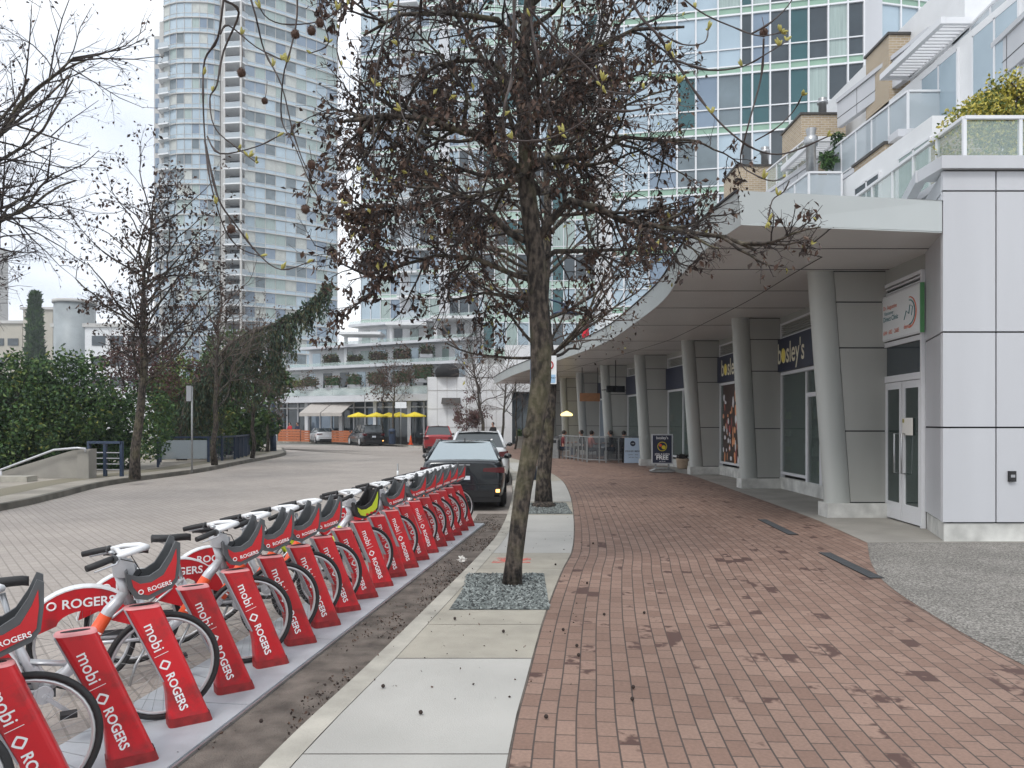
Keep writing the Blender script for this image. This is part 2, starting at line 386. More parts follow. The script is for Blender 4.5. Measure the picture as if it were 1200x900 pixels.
def speckle_mat(name, ca, cb, cc, scale, rough=.9, bump=.5):
    m = bpy.data.materials.new(name); m.use_nodes = True; N, K = nodes(m); b = N['Principled BSDF']
    tc = N.new('ShaderNodeTexCoord'); vo = N.new('ShaderNodeTexVoronoi'); vo.inputs['Scale'].default_value = scale; K.new(tc.outputs['Object'], vo.inputs['Vector'])
    se = N.new('ShaderNodeSeparateColor'); K.new(vo.outputs['Color'], se.inputs[0])
    rp = N.new('ShaderNodeValToRGB'); e = rp.color_ramp.elements; e[0].position = 0; e[0].color = (*ca, 1); e[1].position = 1; e[1].color = (*cc, 1); q = e.new(.5); q.color = (*cb, 1)
    K.new(se.outputs[0], rp.inputs[0]); K.new(rp.outputs[0], b.inputs['Base Color']); b.inputs['Roughness'].default_value = rough
    no = N.new('ShaderNodeTexNoise'); no.inputs['Scale'].default_value = 1.2; no.inputs['Detail'].default_value = 5; K.new(tc.outputs['Object'], no.inputs['Vector'])
    mr = N.new('ShaderNodeMapRange'); mr.inputs['From Min'].default_value = .3; mr.inputs['From Max'].default_value = .7; mr.inputs['To Min'].default_value = .8; mr.inputs['To Max'].default_value = 1.15
    hs = N.new('ShaderNodeHueSaturation'); K.new(no.outputs['Fac'], mr.inputs[0]); K.new(mr.outputs[0], hs.inputs['Value']); K.new(rp.outputs[0], hs.inputs['Color']); K.new(hs.outputs[0], b.inputs['Base Color'])
    bu = N.new('ShaderNodeBump'); bu.inputs['Strength'].default_value = bump; bu.inputs['Distance'].default_value = .01; K.new(vo.outputs['Distance'], bu.inputs['Height']); K.new(bu.outputs[0], b.inputs['Normal'])
    return m
M['aggr'] = speckle_mat('exposed_aggregate', (.08, .075, .066), (.19, .178, .16), (.36, .34, .31), 75)
M['gravel_m'] = speckle_mat('grey_gravel', (.05, .058, .055), (.14, .155, .148), (.27, .295, .28), 28, bump=1)

M['shop_glass'] = mat('shop_glass_reflection_tint', (.10, .14, .125), .04, alpha=.62, spec=.9, coat=.5)  # base colour lightened to put pale green reflections into the glass
def glass_mat(name, col, alpha, rough=.05):
    m = mat(name, col, rough, alpha=alpha, spec=.5)
    return m
M['gl_rail'] = glass_mat('balustrade_glass', (.45, .55, .52), .30)
M['gl_rail2'] = glass_mat('frosted_balustrade', (.50, .56, .60), .62, .3)

# ------------------------------------------------------------------ plan curves
def catmull(pts, n=8):
    pts = [V((p[0], p[1])) for p in pts]; out = []
    P = [pts[0] * 2 - pts[1]] + pts + [pts[-1] * 2 - pts[-2]]
    for i in range(1, len(P) - 2):
        a, b, c, d = P[i - 1:i + 3]
        for k in range(n):
            t = k / n
            out.append(.5 * ((2 * b) + (-a + c) * t + (2 * a - 5 * b + 4 * c - d) * t * t + (-a + 3 * b - 3 * c + d) * t ** 3))
    out.append(pts[-1]); return out
def offset(c, d):
    out = []
    for i, p in enumerate(c):
        t = (c[min(i + 1, len(c) - 1)] - c[max(i - 1, 0)]).normalized(); out.append(p + V((t.y, -t.x)) * d)
    return out
def strip(a, b, z, mb=None, m=0, za=None):
    mb = mb or MB(); n = len(a)
    vs = [(p.x, p.y, z if za is None else za) for p in a] + [(p.x, p.y, z) for p in b]
    return mb.add(vs, [(i, n + i, n + i + 1, i + 1) for i in range(n - 1)], m)
SW = .14                                              # pavement height above the road
K_R = [(-1.58, -8), (-1.45, 1), (-1.28, 3.6), (-1.03, 5.4), (-.84, 6.8), (-.46, 9.7), (-.22, 12), (-.07, 15.5), (0, 21), (-.2, 29), (-1.1, 38), (-3.2, 47), (-6.3, 55), (-10.6, 63), (-16.5, 69.5), (-25, 74.5), (-48, 82), (-120, 95)]
KR = catmull(K_R)
BRK = catmull([(-.35, -8), (-.25, 0), (-.02, 3.76), (.12, 5.2), (.3, 6.8), (.58, 8.8), (.85, 10.6), (1.17, 14.6), (1.42, 19.3), (1.45, 24), (1.0, 30), (.2, 36), (-1.6, 44), (-4, 51), (-8, 58.5), (-14, 65.5), (-20, 71), (-48, 84)])
K_L = [(-9.3, -8), (-10.2, 8)] + [tuple(G(*q).xy) for q in ((0, 599), (67, 584), (133, 568), (233, 554), (283, 544), (333, 534))] + [(-15.0, 50.5), (-16.2, 54), (-19, 57), (-26, 60.5), (-48, 67), (-120, 80)]
KL = catmull(K_L)

# ------------------------------------------------------------------ ground
def ground():
    mb = MB(); nx, ny = 90, 90
    def fx(i): t = i / nx * 2 - 1; return math.copysign(abs(t) ** 2.2, t) * 900
    def fy(j): t = j / ny; return -60 + (t ** 2.0) * 1500
    vs = []
    for j in range(ny + 1):
        for i in range(nx + 1):
            x, y = fx(i), fy(j); bay = min(1, max(0, (-20.5 - x) / 4)) * min(1, max(0, (48 - y) / 5))
            vs.append((x, y, -.03 - 5 * bay))
    fs = [(j * (nx + 1) + i, j * (nx + 1) + i + 1, (j + 1) * (nx + 1) + i + 1, (j + 1) * (nx + 1) + i) for j in range(ny) for i in range(nx)]
    mb.add(vs, fs, smooth=True); struct(mb.build('ground', M['asph']))
    w = MB(); w.quad((-600, -60, -2.4), (-20, -60, -2.4), (-20, 52, -2.4), (-600, 52, -2.4))
    struct(w.build('water', mat('harbour_water', (.06, .09, .10), .12, 0, 0, 1, .4, 1.5)))
ground()
struct(strip(KL, KR, 0.0).build('road', M['road']))
# dirt in the gutter
gi = [p for p in KR if p.y < 16]
struct(strip(offset(gi, -.62), offset(gi, .0), .004).build('gutter', M['dirt']))
def kerb(c, side, name, m, w=.17):
    mb = MB(); a = c; b = offset(c, w * side); n = len(a)
    lip = offset(c, .02 * side)
    strip(lip, b, SW, mb); 
    z0 = -.02
    vs = [(p.x, p.y, z0) for p in a] + [(p.x, p.y, SW) for p in lip]
    mb.add(vs, [(i, n + i, n + i + 1, i + 1) if side > 0 else (i, i + 1, n + i + 1, n + i) for i in range(n - 1)])
    return struct(mb.build(name, m))
kerb(KR, 1, 'kerb', M['kerb'])
kerb(KL, -1, 'kerb', mat('dark_kerb', (.13, .12, .10), .9, 0, .4, 2, .3, 40), .16)
# pavement slabs between kerb and brick: alternating pale and tan panels cut across
def resample(c, y):
    for i in range(len(c) - 1):
        if (c[i].y - y) * (c[i + 1].y - y) <= 0 and c[i].y != c[i + 1].y:
            t = (y - c[i].y) / (c[i + 1].y - c[i].y); return c[i].lerp(c[i + 1], t)
    return c[-1]
KRi = offset(KR, .175)
slabs = [(-8, 3.92, 'conc_new'), (3.93, 5.51, 'conc_new'), (5.515, 5.52, 'conc_new'), (5.53, 6.45, 'conc_old'), (6.46, 8.95, 'conc_old'), (8.96, 10.0, 'conc_old'), (10.01, 12.0, 'conc_new'), (12.01, 14.15, 'conc_new'), (14.16, 16.6, 'conc_old'), (16.61, 19.5, 'conc_new'), (19.51, 22.5, 'conc_new'), (22.51, 27, 'conc_old'), (27.01, 33, 'conc_new'), (33.01, 40, 'conc_old'), (40.01, 50, 'conc_new')]
base = strip(KRi, [resample(BRK, min(p.y, 70)) if p.y < 70 else p + V((2, 3)) for p in KRi], SW - .004)
struct(base.build('pavement', M['dirt']))
def slab(y0, y1, m):
    mb = MB(); k = max(1, int((y1 - y0) / .5)); a = []; b = []
    for i in range(k + 1):
        y = y0 + (y1 - y0) * i / k; a.append(resample(KRi, y)); b.append(resample(BRK, y) - V((.012, 0)))
    strip(a, b, SW, mb); struct(mb.build('pavement', M[m]))
for q in slabs: slab(*q)
# brick plaza with curved courses
def plaza():
    c = [p for p in BRK if p.y < 58]; mb = MB(); mb.uv = []; s = 0; nu = 30; wdt = 11
    for i, p in enumerate(c):
        if i: s += (p - c[i - 1]).length
        t = (c[min(i + 1, len(c) - 1)] - c[max(i - 1, 0)]).normalized(); nn = V((t.y, -t.x))
        for k in range(nu + 1):
            q = p + nn * wdt * k / nu; mb.v.append((q.x, q.y, SW)); mb.uv.append((s, wdt * k / nu))
    for i in range(len(c) - 1):
        for k in range(nu):
            a = i * (nu + 1) + k; mb.f.append((a, a + 1, a + nu + 2, a + nu + 1)); mb.m.append(0); mb.sm.append(False)
    struct(mb.build('brick_paving', M['brick']))
plaza()
def poly(pts, z, name, m):
    mb = MB(); mb.add([(p[0], p[1], z) for p in pts], [tuple(range(len(pts)))]); return struct(mb.build(name, m))
# aggregate apron and concrete strip under the colonnade
ag = catmull([(3.4, -8), (3.45, 2), (3.57, 5.36), (3.68, 6.6), (3.93, 8.05), (4.35, 9.3), (5.02, 10.85)], 6)
strip_m = MB(); strip(ag, [V((14, p.y)) for p in ag], SW + .004, strip_m); struct(strip_m.build('aggregate_apron', M['aggr']))
cp = catmull([(5.02, 10.86), (5.2, 12.4), (5.35, 13.95), (5.57, 18.5), (5.72, 22), (5.77, 25.3), (5.2, 30)], 6)
strip_m = MB(); strip(cp, [V((12, p.y)) for p in cp], SW + .0045, strip_m); struct(strip_m.build('concrete_path', M['conc_pad']))
# left promenade
pl = [p for p in offset(KL, -.155) if p.y < 60]
strip_m = MB(); strip([V((-20.5 if p.y < 47 else -60, p.y)) for p in pl], pl, SW, strip_m); struct(strip_m.build('promenade', mat('promenade_paving', (.33, .30, .255), .9, 0, .3, .8, .2, 30, detail=8)))
pl2 = offset(KL, -.9); pl2 = [p for p in pl2 if p.y < 52]
strip_m = MB(); strip(offset(pl2, -.9), offset(pl2, 0), SW + .004, strip_m); struct(strip_m.build('grass_verge', mat('worn_verge', (.20, .18, .13), .95, 0, 0, 1.3, .5, 20, col2=(.10, .12, .05))))
# tree pits with gravel
def stones(x0, y0, x1, y1, z, n, seed):
    rd = random.Random(seed); mb = MB()
    for i in range(n):
        x = rd.uniform(x0, x1); y = rd.uniform(y0, y1); r = rd.uniform(.010, .022)
        vs = [V((x, y, z)) + V((r * rd.uniform(.7, 1.2) * a, r * rd.uniform(.7, 1.2) * b, r * c * .8)) for a, b, c in ((1, 0, 0), (-1, 0, 0), (0, 1, 0), (0, -1, 0), (0, 0, 1), (0, 0, -.4))]
        mb.add(vs, [(0, 2, 4), (2, 1, 4), (1, 3, 4), (3, 0, 4)], rd.choice((0, 0, 1, 2)))
    return mb
st_m = [mat('stone_a', (.15, .168, .162), .9), mat('stone_b', (.045, .05, .05), .9), mat('stone_c', (.27, .295, .285), .9)]
for (pa, pb, nm, sd) in (((-.55, 6.95), (.36, 8.62), 2600, 1), ((.10, 14.3), (1.15, 16.3), 1200, 2)):
    poly([(pa[0] - .02, pa[1]), (pb[0] - (.02), pa[1]), (pb[0], pb[1]), (pa[0] + .12, pb[1])], SW + .005, 'gravel_bed', M['gravel_m'])
    tag(stones(pa[0] + .05, pa[1] + .02, pb[0] - .02, pb[1] - .02, SW + .008, nm, sd).build('gravel', st_m), 'loose grey gravel filling the tree pit ' + ('around the nearest trunk' if sd == 1 else 'around the farther trunk'), 'gravel', kind='stuff')
# red survey paint sprayed on slab
mb = MB(); mb.quad((-.25, 9.28, SW + .003), (.22, 9.28, SW + .003), (.24, 9.62, SW + .003), (-.2, 9.66, SW + .003))
def spray(name):
    m = bpy.data.materials.new(name); m.use_nodes = True; N, K = nodes(m); b = N['Principled BSDF']; b.inputs['Base Color'].default_value = (.72, .16, .12, 1); b.inputs['Roughness'].default_value = .8
    tc = N.new('ShaderNodeTexCoord'); no = N.new('ShaderNodeTexNoise'); no.inputs['Scale'].default_value = 7; no.inputs['Detail'].default_value = 8; K.new(tc.outputs['Object'], no.inputs['Vector'])
    rp = N.new('ShaderNodeMapRange'); rp.inputs['From Min'].default_value = .42; rp.inputs['From Max'].default_value = .6; rp.inputs['To Max'].default_value = .75; K.new(no.outputs['Fac'], rp.inputs[0]); K.new(rp.outputs[0], b.inputs['Alpha'])
    return m
struct(mb.build('paint_mark', spray('sprayed_red_paint')))

# ------------------------------------------------------------------ facade helper
def windows(parent, quads, thick=.04, name='window', mx=90):
    """quads: list of (p, q, z0, z1, material, off). the largest seen become window parts, the rest one part"""
    def size(w): 
        c = (V(w[0]) + V(w[1])) / 2; return (V(w[1]) - V(w[0])).length * (w[3] - w[2]) / max(1, c.length) ** 2 * (1 if (HC + 0.6 * c.length) > w[2] else .1)
    quads = sorted(quads, key=size, reverse=True)
    for w in quads[:mx]:
        MB().wallseg(w[0], w[1], w[2], w[3], thick, 0, w[5]).build(name, M[w[4]], parent)
    rest = quads[mx:]
    if rest:
        ks = sorted({w[4] for w in rest}); mb = MB()
        for w in rest: mb.wallseg(w[0], w[1], w[2], w[3], thick, ks.index(w[4]), w[5])
        o = mb.build(name, [M[k] for k in ks], parent); o['kind'] = 'stuff'
# ================================================================== THE STOREFRONT BUILDING (right)
FAC = catmull([(6.7, 12.2), (6.75, 14), (6.95, 17), (7.0, 20), (6.9, 25), (6.3, 30), (5.5, 35.5), (4.8, 41), (4.2, 46), (3.6, 52)], 6)
def build_store():
    t = thing('storefront_building', 'pale metal-clad building with a sweeping curved canopy and leaning columns on the right', 'building', (6.7, 12, SW))
    def P(mb, name, m, par=None):
        o = mb.build(name, m, par or t)
        if not par: o.matrix_parent_inverse = Matrix.Translation(t.location).inverted()
        return o
    # corner block of white panels facing the camera
    z = [.41, 1.77, 3.13, 5.14, 5.43]
    mb = MB(); g = .012
    xs = [6.14, 6.895, 7.9, 8.9, 9.9, 10.9, 11.9]
    for i in range(len(xs) - 1):
        for j in range(4):
            mb.b2(xs[i] + (g if i else 0), 10.94, z[j] + g, xs[i + 1] - g, 11.0, z[j + 1] - g)
    ch0, ch1 = (6.60, 12.2), (6.13, 10.95)
    # the splayed corner: panels running back to the doorway
    e0 = V(ch1); e1 = V((6.62, 12.28)); e0b = V((6.135, 10.97))
    for j in range(4): mb.wallseg(V((6.155, 10.955)), e1, z[j] + g, z[j + 1] - g, .04, 0, .01)
    P(mb, 'wall_panels', M['panel'])
    mb = MB(); mb.b2(6.3, 11.003, SW, 11.9, 11.3, 5.43); mb.wallseg((6.19, 11.03), (6.65, 12.28), SW, 5.43, .03, 0, .06); P(mb, 'backing_wall', M['joint'])
    mb = MB(); mb.b2(6.17, 10.965, SW, 11.9, 11.0, .40); mb.wallseg((6.185, 10.98), (6.63, 12.27), SW, .40, .05, 0, .02); P(mb, 'plinth', M['plinth'])
    mb = MB(); mb.b2(6.08, 10.86, 5.44, 12, 11.5, 5.62); mb.wallseg((6.12, 11.5), (6.62, 12.9), 5.44, 5.62, .14); P(mb, 'coping', M['panel'])
    # shop wall along the facade curve: plinth, glass, sign band, louvres
    mb = MB(); mb2 = MB(); mb3 = MB()
    f = FAC
    for i in range(len(f) - 1):
        p, q = f[i], f[i + 1]
        if p.y < 13.9: continue
        mb.wallseg(p, q, SW, .44, .12, 0, .0)
        mb2.wallseg(p, q, 4.36, 5.0, .1, 0, -.0)
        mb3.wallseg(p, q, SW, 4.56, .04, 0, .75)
    mb2.wallseg((6.7, 12.2), (6.75, 14), 4.3, 5.0, .1)
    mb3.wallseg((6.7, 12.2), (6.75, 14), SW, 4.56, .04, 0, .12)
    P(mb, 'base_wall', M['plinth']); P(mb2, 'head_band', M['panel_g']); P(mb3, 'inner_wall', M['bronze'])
    # canopy: curved slab with fascia
    edge = catmull([(3.13, 10.5), (3.02, 12), (3.1, 14), (3.33, 16.8), (3.34, 19.8), (3.2, 24.8), (2.75, 28.6), (1.95, 33.2), (1.0, 38), (.1, 43), (-.6, 48), (-1.2, 53)], 6)
    zs, zt = 4.56, 5.0
    inner = [V((6.12, 10.92)) if p.y < 10.95 else V((6.2 + (p.y - 10.95) * .32, p.y)) if p.y < 12.3 else V((7.6, p.y)) if p.y < 25 else V((7.6 - (p.y - 25) * .16, p.y)) for p in edge]
    mb = MB(); n = len(edge)
    strip(edge, inner, zs, mb); mb.f = [q[::-1] for q in mb.f]
    P(mb, 'soffit', M['soffit'])
    mb = MB(); e2 = offset(edge, -.05)
    vs = [(p.x, p.y, zs - .02) for p in edge] + [(p.x, p.y, zt) for p in e2]
    mb.add(vs, [(i, n + i, n + i + 1, i + 1) for i in range(n - 1)], smooth=True)
    strip(e2, inner, zt, mb)
    mb.add([(3.13, 10.5, zs - .02), (6.12, 10.93, zs - .02), (6.12, 10.93, zt), (3.08, 10.46, zt)], [(0, 1, 2, 3)])
    P(mb, 'canopy_fascia', M['canopy'])
    mb = MB()   # seams in the soffit
    for i in range(6, n - 1, 5):
        a = edge[i]; b = inner[i]; mb.bar((a.x + .05, a.y, zs - .004), (b.x, b.y, zs - .004), .02, .006)
    mid = [a.lerp(b, .45) for a, b in zip(edge, inner)]
    for i in range(n - 1): mb.bar((*mid[i], zs - .004), (*mid[i + 1], zs - .004), .018, .006)
    for i in range(0, n - 1): mb.bar((*e2[i], zt + .012), (*e2[i + 1], zt + .012), .05, .03)
    P(mb, 'soffit_seams', M['joint'])
    # recessed strip lights in soffit are off; columns
    cols = [((5.72, 13.75), 6.72, 5.42), ((6.02, 19.9), 7.0, 5.80), ((5.95, 25.3), 6.9, 5.67), ((5.2, 30.6), 6.2, 4.95), ((4.45, 36.0), 5.45, 4.2), ((3.75, 41.5), 4.8, 3.52), ((3.15, 46.5), 4.2, 2.95), ((2.6, 51.0), 3.7, 2.5)]
    for (xb, yb), xw, xt in cols:
        cm = MB(); sec_ = [(.33, -.012), (.33, .34)] + [(.13 - .2 * math.sin(R(a_)), .14 + .2 * math.cos(R(a_))) for a_ in range(0, 91, 15)] + [(.07 - .14 * math.cos(R(a_)), .128 - .14 * math.sin(R(a_))) for a_ in range(0, 91, 15)]
        for zz_ in (.40, zs): cm.v.extend([(xb + x_ + (xt - xb) * (zz_ - .40) / (zs - .40), yb + y_, zz_) for x_, y_ in sec_])
        n_ = len(sec_)
        for k_ in range(n_): cm.f.append((k_, n_ + k_, n_ + (k_ + 1) % n_, (k_ + 1) % n_)); cm.m.append(0); cm.sm.append(True)
        c = P(cm, 'column', M['panel_l'])
        fin = MB(); jn = MB()
        lv = [.41, 1.69, 3.18, 4.0, zs - .01]
        for j in range(4):
            def xl(zz): return xb + .345 + (xt - xb) * (zz - .40) / (zs - .40)
            a, b = lv[j] + .012, lv[j + 1] - .012
            fin.prism([(xl(a), a), (xw, a), (xw, b), (xl(b), b)], (0, 0, 0), (1, 0, 0), (0, 0, 1), (0, 1, 0), yb, yb + .32)
        a, b = .40, zs
        jn.prism([(xl(a) - .03, a), (xw, a), (xw, b), (xl(b) - .03, b)], (0, 0, 0), (1, 0, 0), (0, 0, 1), (0, 1, 0), yb + .02, yb + .30)
        P(fin, 'column_panels', M['panel_g'], c); P(jn, 'panel_backing', M['joint'], c)
        pb = MB(); pb.b2(xb - .09, yb - .06, SW, xw + .02, yb + .38, .40); P(pb, 'column_base', M['plinth'], c)
    # ground floor openings between the columns
    def on(y):
        return resample(FAC, y)
    def bay(y0, y1, splits, mats_, door=None, sign='navy', louvre=True):
        ys = [y0 + (y1 - y0) * s for s in splits]
        fr = MB()
        for k in range(len(ys) - 1):
            a, b = on(ys[k]), on(ys[k + 1])
            isdoor = door == k
            z0 = .17 if isdoor else .52
            w = MB(); w.wallseg(a, b, z0 + .05, 3.08, .03, 0, -.0); P(w, 'shop_window', M['shop_glass'] if mats_[k] == 'glass_dk' else M[mats_[k]])
            fr.wallseg(a, b, z0, z0 + .07, .09, 0, 0); 
            if isdoor:
                fr.wallseg(a, b, 2.45, 2.55, .09); fr.wallseg(a, b, .2, .45, .08)
                for q_ in (.06, .94): c_ = a.lerp(b, q_); fr.box((c_.x, c_.y, 1.35), (.10, .10, 2.3))
        for y in ys:
            a = on(y); fr.box((a.x, a.y, 1.64), (.10, .06, 2.96))
        fr.wallseg(on(y0), on(y1), 3.06, 3.14, .10)
        P(fr, 'shopfront_frame', M['frame_w'])
        if y0 < 36:
            gd = MB(); rg = random.Random(int(y0)); a0, b0 = on(y0 + .3), on(y1 - .3); dd_ = (b0 - a0); l_ = dd_.length; dd_.normalize(); nn_ = V((dd_.y, -dd_.x))
            for zz in (.55, 1.0, 1.45, 1.9):
                gd.wallseg(a0, b0, zz, zz + .03, .3, 0, .48); u = 0
                while u < l_ - .3:
                    w_ = rg.uniform(.08, .25); h_ = rg.uniform(.12, .34)
                    if rg.random() < .8: q0 = a0 + dd_ * u + nn_ * .42; q1 = q0 + dd_ * w_; gd.wallseg(q0, q1, zz + .03, zz + .03 + h_, .12, rg.randrange(1, 5))
                    u += w_ + .03
            P(gd, 'shelf_goods', [M['grey_pl'], M['white_pl'], M['wood'], M['lime'], M['sign_w']])
        if sign == 'navy':
            s = MB(); s.wallseg(on(y0), on(y1), 3.15, 3.98, .16, 0, -.05); sb = P(s, 'sign_band', M['navy'])
        else: sb = None
        if louvre:
            lv = MB(); a, b = on(y0), on(y1)
            for k in range(6): lv.wallseg(a, b, 4.04 + k * .055, 4.065 + k * .055, .08)
            fr2 = MB(); fr2.wallseg(a, b, 3.985, 4.03, .11); fr2.wallseg(a, b, 4.345, 4.39, .11)
            for tt in (0, .5, 1):
                q = a.lerp(b, tt); fr2.box((q.x, q.y, 4.19), (.12, .06, .42))
            P(fr2, 'louvre_frame', M['frame_w']); P(lv, 'louvre', M['panel_g'])
        return sb
    # glazed bays (far to near)
    bay(14.12, 19.85, (0, .53, .70, 1), ('glass_dk', 'glass_dk', 'glass_dk'), door=1)
    bay(20.25, 25.25, (0, .5, 1), ('glass_dk', 'glass_dk'))
    bay(25.65, 30.5, (0, .33, .66, 1), ('glass_b', 'glass_dk', 'glass_dk'))
    bay(30.95, 35.9, (0, .33, .66, 1), ('glass_dk', 'glass_b', 'glass_dk'))
    bay(36.35, 41.4, (0, .33, .66, 1), ('glass_dk', 'glass_dk', 'glass_b'))
    bay(41.85, 46.4, (0, .5, 1), ('glass_dk', 'glass_dk'))
    bay(46.9, 50.9, (0, .5, 1), ('glass_dk', 'glass_dk'))
    # the shop name, pale yellow on navy: both sign bands
    for yy, ln in ((18.75, 1), (23.75, 1)):
        a = on(yy + 1.4); b = on(yy - 1.4); ex = V((b.x - a.x, b.y - a.y, 0)).normalized(); nn = V((ex.y, -ex.x, 0))
        s = MB(); c = on(yy); o = V((c.x, c.y, 3.56)) + nn * .20
        s.text("bosley's", o, ex, V((0, 0, 1.2)), .60, 0, 'CENTER', .012)
        P(s, 'lettering', mat('cream_letters', (.70, .66, .50), .5))
        d = MB(); q = o + ex * (-.50) + V((0, 0, -.03)); d.prism([(.13 * math.cos(k * PI / 6), .18 * math.sin(k * PI / 6)) for k in range(12)], q, ex, (0, 0, 1), nn, .004, .012)
        P(d, 'sign_emblem', mat('yellow_dot', (.80, .66, .12), .5))
    # printed window graphic of food (abstract blots on a dark panel)
    gp = MB(); a, b = on(20.5), on(25.0)
    ex = V((a.x - b.x, a.y - b.y, 0)); ll = ex.length; ex.normalize(); nn = V((ex.y, -ex.x, 0))
    o = V((b.x, b.y, .6)) + nn * .022
    gp.prism([(0, 0), (ll, 0), (ll, 2.46), (0, 2.46)], o, ex, (0, 0, 1), nn, 0, .006, 0)
    rd = random.Random(5)
    blots = []
    for _ in range(150):     # abstract mottle of warm and pale flecks, denser low down
        zc_ = rd.uniform(.1, 2.3) ** 1.0 * (1 if rd.random() < .6 else .6); blots.append((rd.random() * .98 + .01, zc_, rd.uniform(.012, .045), rd.uniform(.08, .42), rd.choices((1, 2, 3, 4), (5, 5, 1, 2))[0]))
    for fx, zc, rx, rz_, mi in blots:
        gp.prism([(fx * ll + rx * ll * .5 * math.cos(k * PI / 8) * rd.uniform(.8, 1.15), zc + rz_ * .5 * math.sin(k * PI / 8) * rd.uniform(.85, 1.1)) for k in range(16)], o, ex, (0, 0, 1), nn, .008 + .0004 * mi, .009 + .0006 * mi + rd.random() * .0005, mi)
    P(gp, 'window_graphic', [mat('graphic_dark', (.05, .028, .022), .4), mat('graphic_orange', (.75, .33, .15), .4), mat('graphic_white', (.68, .68, .70), .4), mat('graphic_yellow', (.42, .46, .10), .4), mat('graphic_red', (.42, .09, .08), .4)])
    # doorway beside the corner block
    a, b = V((6.63, 12.3)), V((6.75, 13.86))
    ex = V((a.x - b.x, a.y - b.y, 0)).normalized(); nn = V((ex.y, -ex.x, 0)); ln = (a - b).length
    def plane(name, x0, x1, z0, z1, m, d0=0, d1=.04, par=None):
        return P(MB().prism([(x0, z0), (x1, z0), (x1, z1), (x0, z1)], (b.x, b.y, 0), ex, (0, 0, 1), nn, d0, d1), name, M[m], par)
    fr = MB()
    def fbar(x0, x1, z0, z1, d0=0, d1=.07): fr.prism([(x0, z0), (x1, z0), (x1, z1), (x0, z1)], (b.x, b.y, 0), ex, (0, 0, 1), nn, d0, d1)
    fbar(0, .07, SW, 4.3); fbar(ln - .05, ln, SW, 4.3); fbar(.07, ln - .05, 2.55, 2.66); fbar(.07, ln - .05, 3.18, 3.26); fbar(.07, ln - .05, 4.24, 4.3)
    P(fr, 'door_frame', M['frame_w'])
    plane('transom_window', .07, ln - .05, 2.66, 3.18, 'glass_n', 0, .03)
    dw = (ln - .12 - .05) / 2
    for k in range(2):
        x0 = .08 + k * (dw + .03); d = MB()
        for (u0, u1, w0, w1) in ((x0, x0 + .09, .17, 2.54), (x0 + dw - .09, x0 + dw, .17, 2.54), (x0 + .09, x0 + dw - .09, .17, .46), (x0 + .09, x0 + dw - .09, 2.42, 2.54)):
            d.prism([(u0, w0), (u1, w0), (u1, w1), (u0, w1)], (b.x, b.y, 0), ex, (0, 0, 1), nn, .01, .055)
        dd = P(d, 'door', M['frame_w'])
        plane('door_glass', x0 + .09, x0 + dw - .09, .46, 2.42, 'glass_dk', .015, .035, dd)
        hx = x0 + (dw - .13 if k == 0 else .13)
        h = MB().tube([V((b.x, b.y, zz)) + ex * hx + nn * dd_ for zz, dd_ in ((.98, .05), (.98, .12), (1.65, .12), (1.65, .05))], .015, 8)
        P(h, 'door_handle', M['steel'], dd)
        if k == 1:
            n_ = MB().prism([(x0 + .02, 1.63), (x0 + .42, 1.63), (x0 + .42, 1.92), (x0 + .02, 1.92)], (b.x, b.y, 0), ex, (0, 0, 1), nn, .058, .062); P(n_, 'notice', M['paper'], dd)
            n_ = MB().prism([(x0 + .03, 1.84), (x0 + .10, 1.84), (x0 + .10, 1.90), (x0 + .03, 1.90)], (b.x, b.y, 0), ex, (0, 0, 1), nn, .0625, .064); P(n_, 'notice_sticker', M['bud'], dd)
    lv = MB()
    for k in range(8): lv.prism([(.1, 3.66 + k * .075), (ln - .08, 3.66 + k * .075), (ln - .08, 3.69 + k * .075), (.1, 3.69 + k * .075)], (b.x, b.y, 0), ex, (0, 0, 1), nn, -.02, .05)
    P(lv, 'louvre', M['frame_w'])
    kp = MB().b2(7.06, 10.90, 1.0, 7.16, 10.94, 1.15); P(kp, 'intercom', M['black'])
    P(MB().b2(7.08, 10.895, 1.06, 7.14, 10.90, 1.10), 'intercom_button', M['grey_lt'])
    return t, (a, b, ex, nn)
store, (dA, dB, dEx, dNn) = build_store()
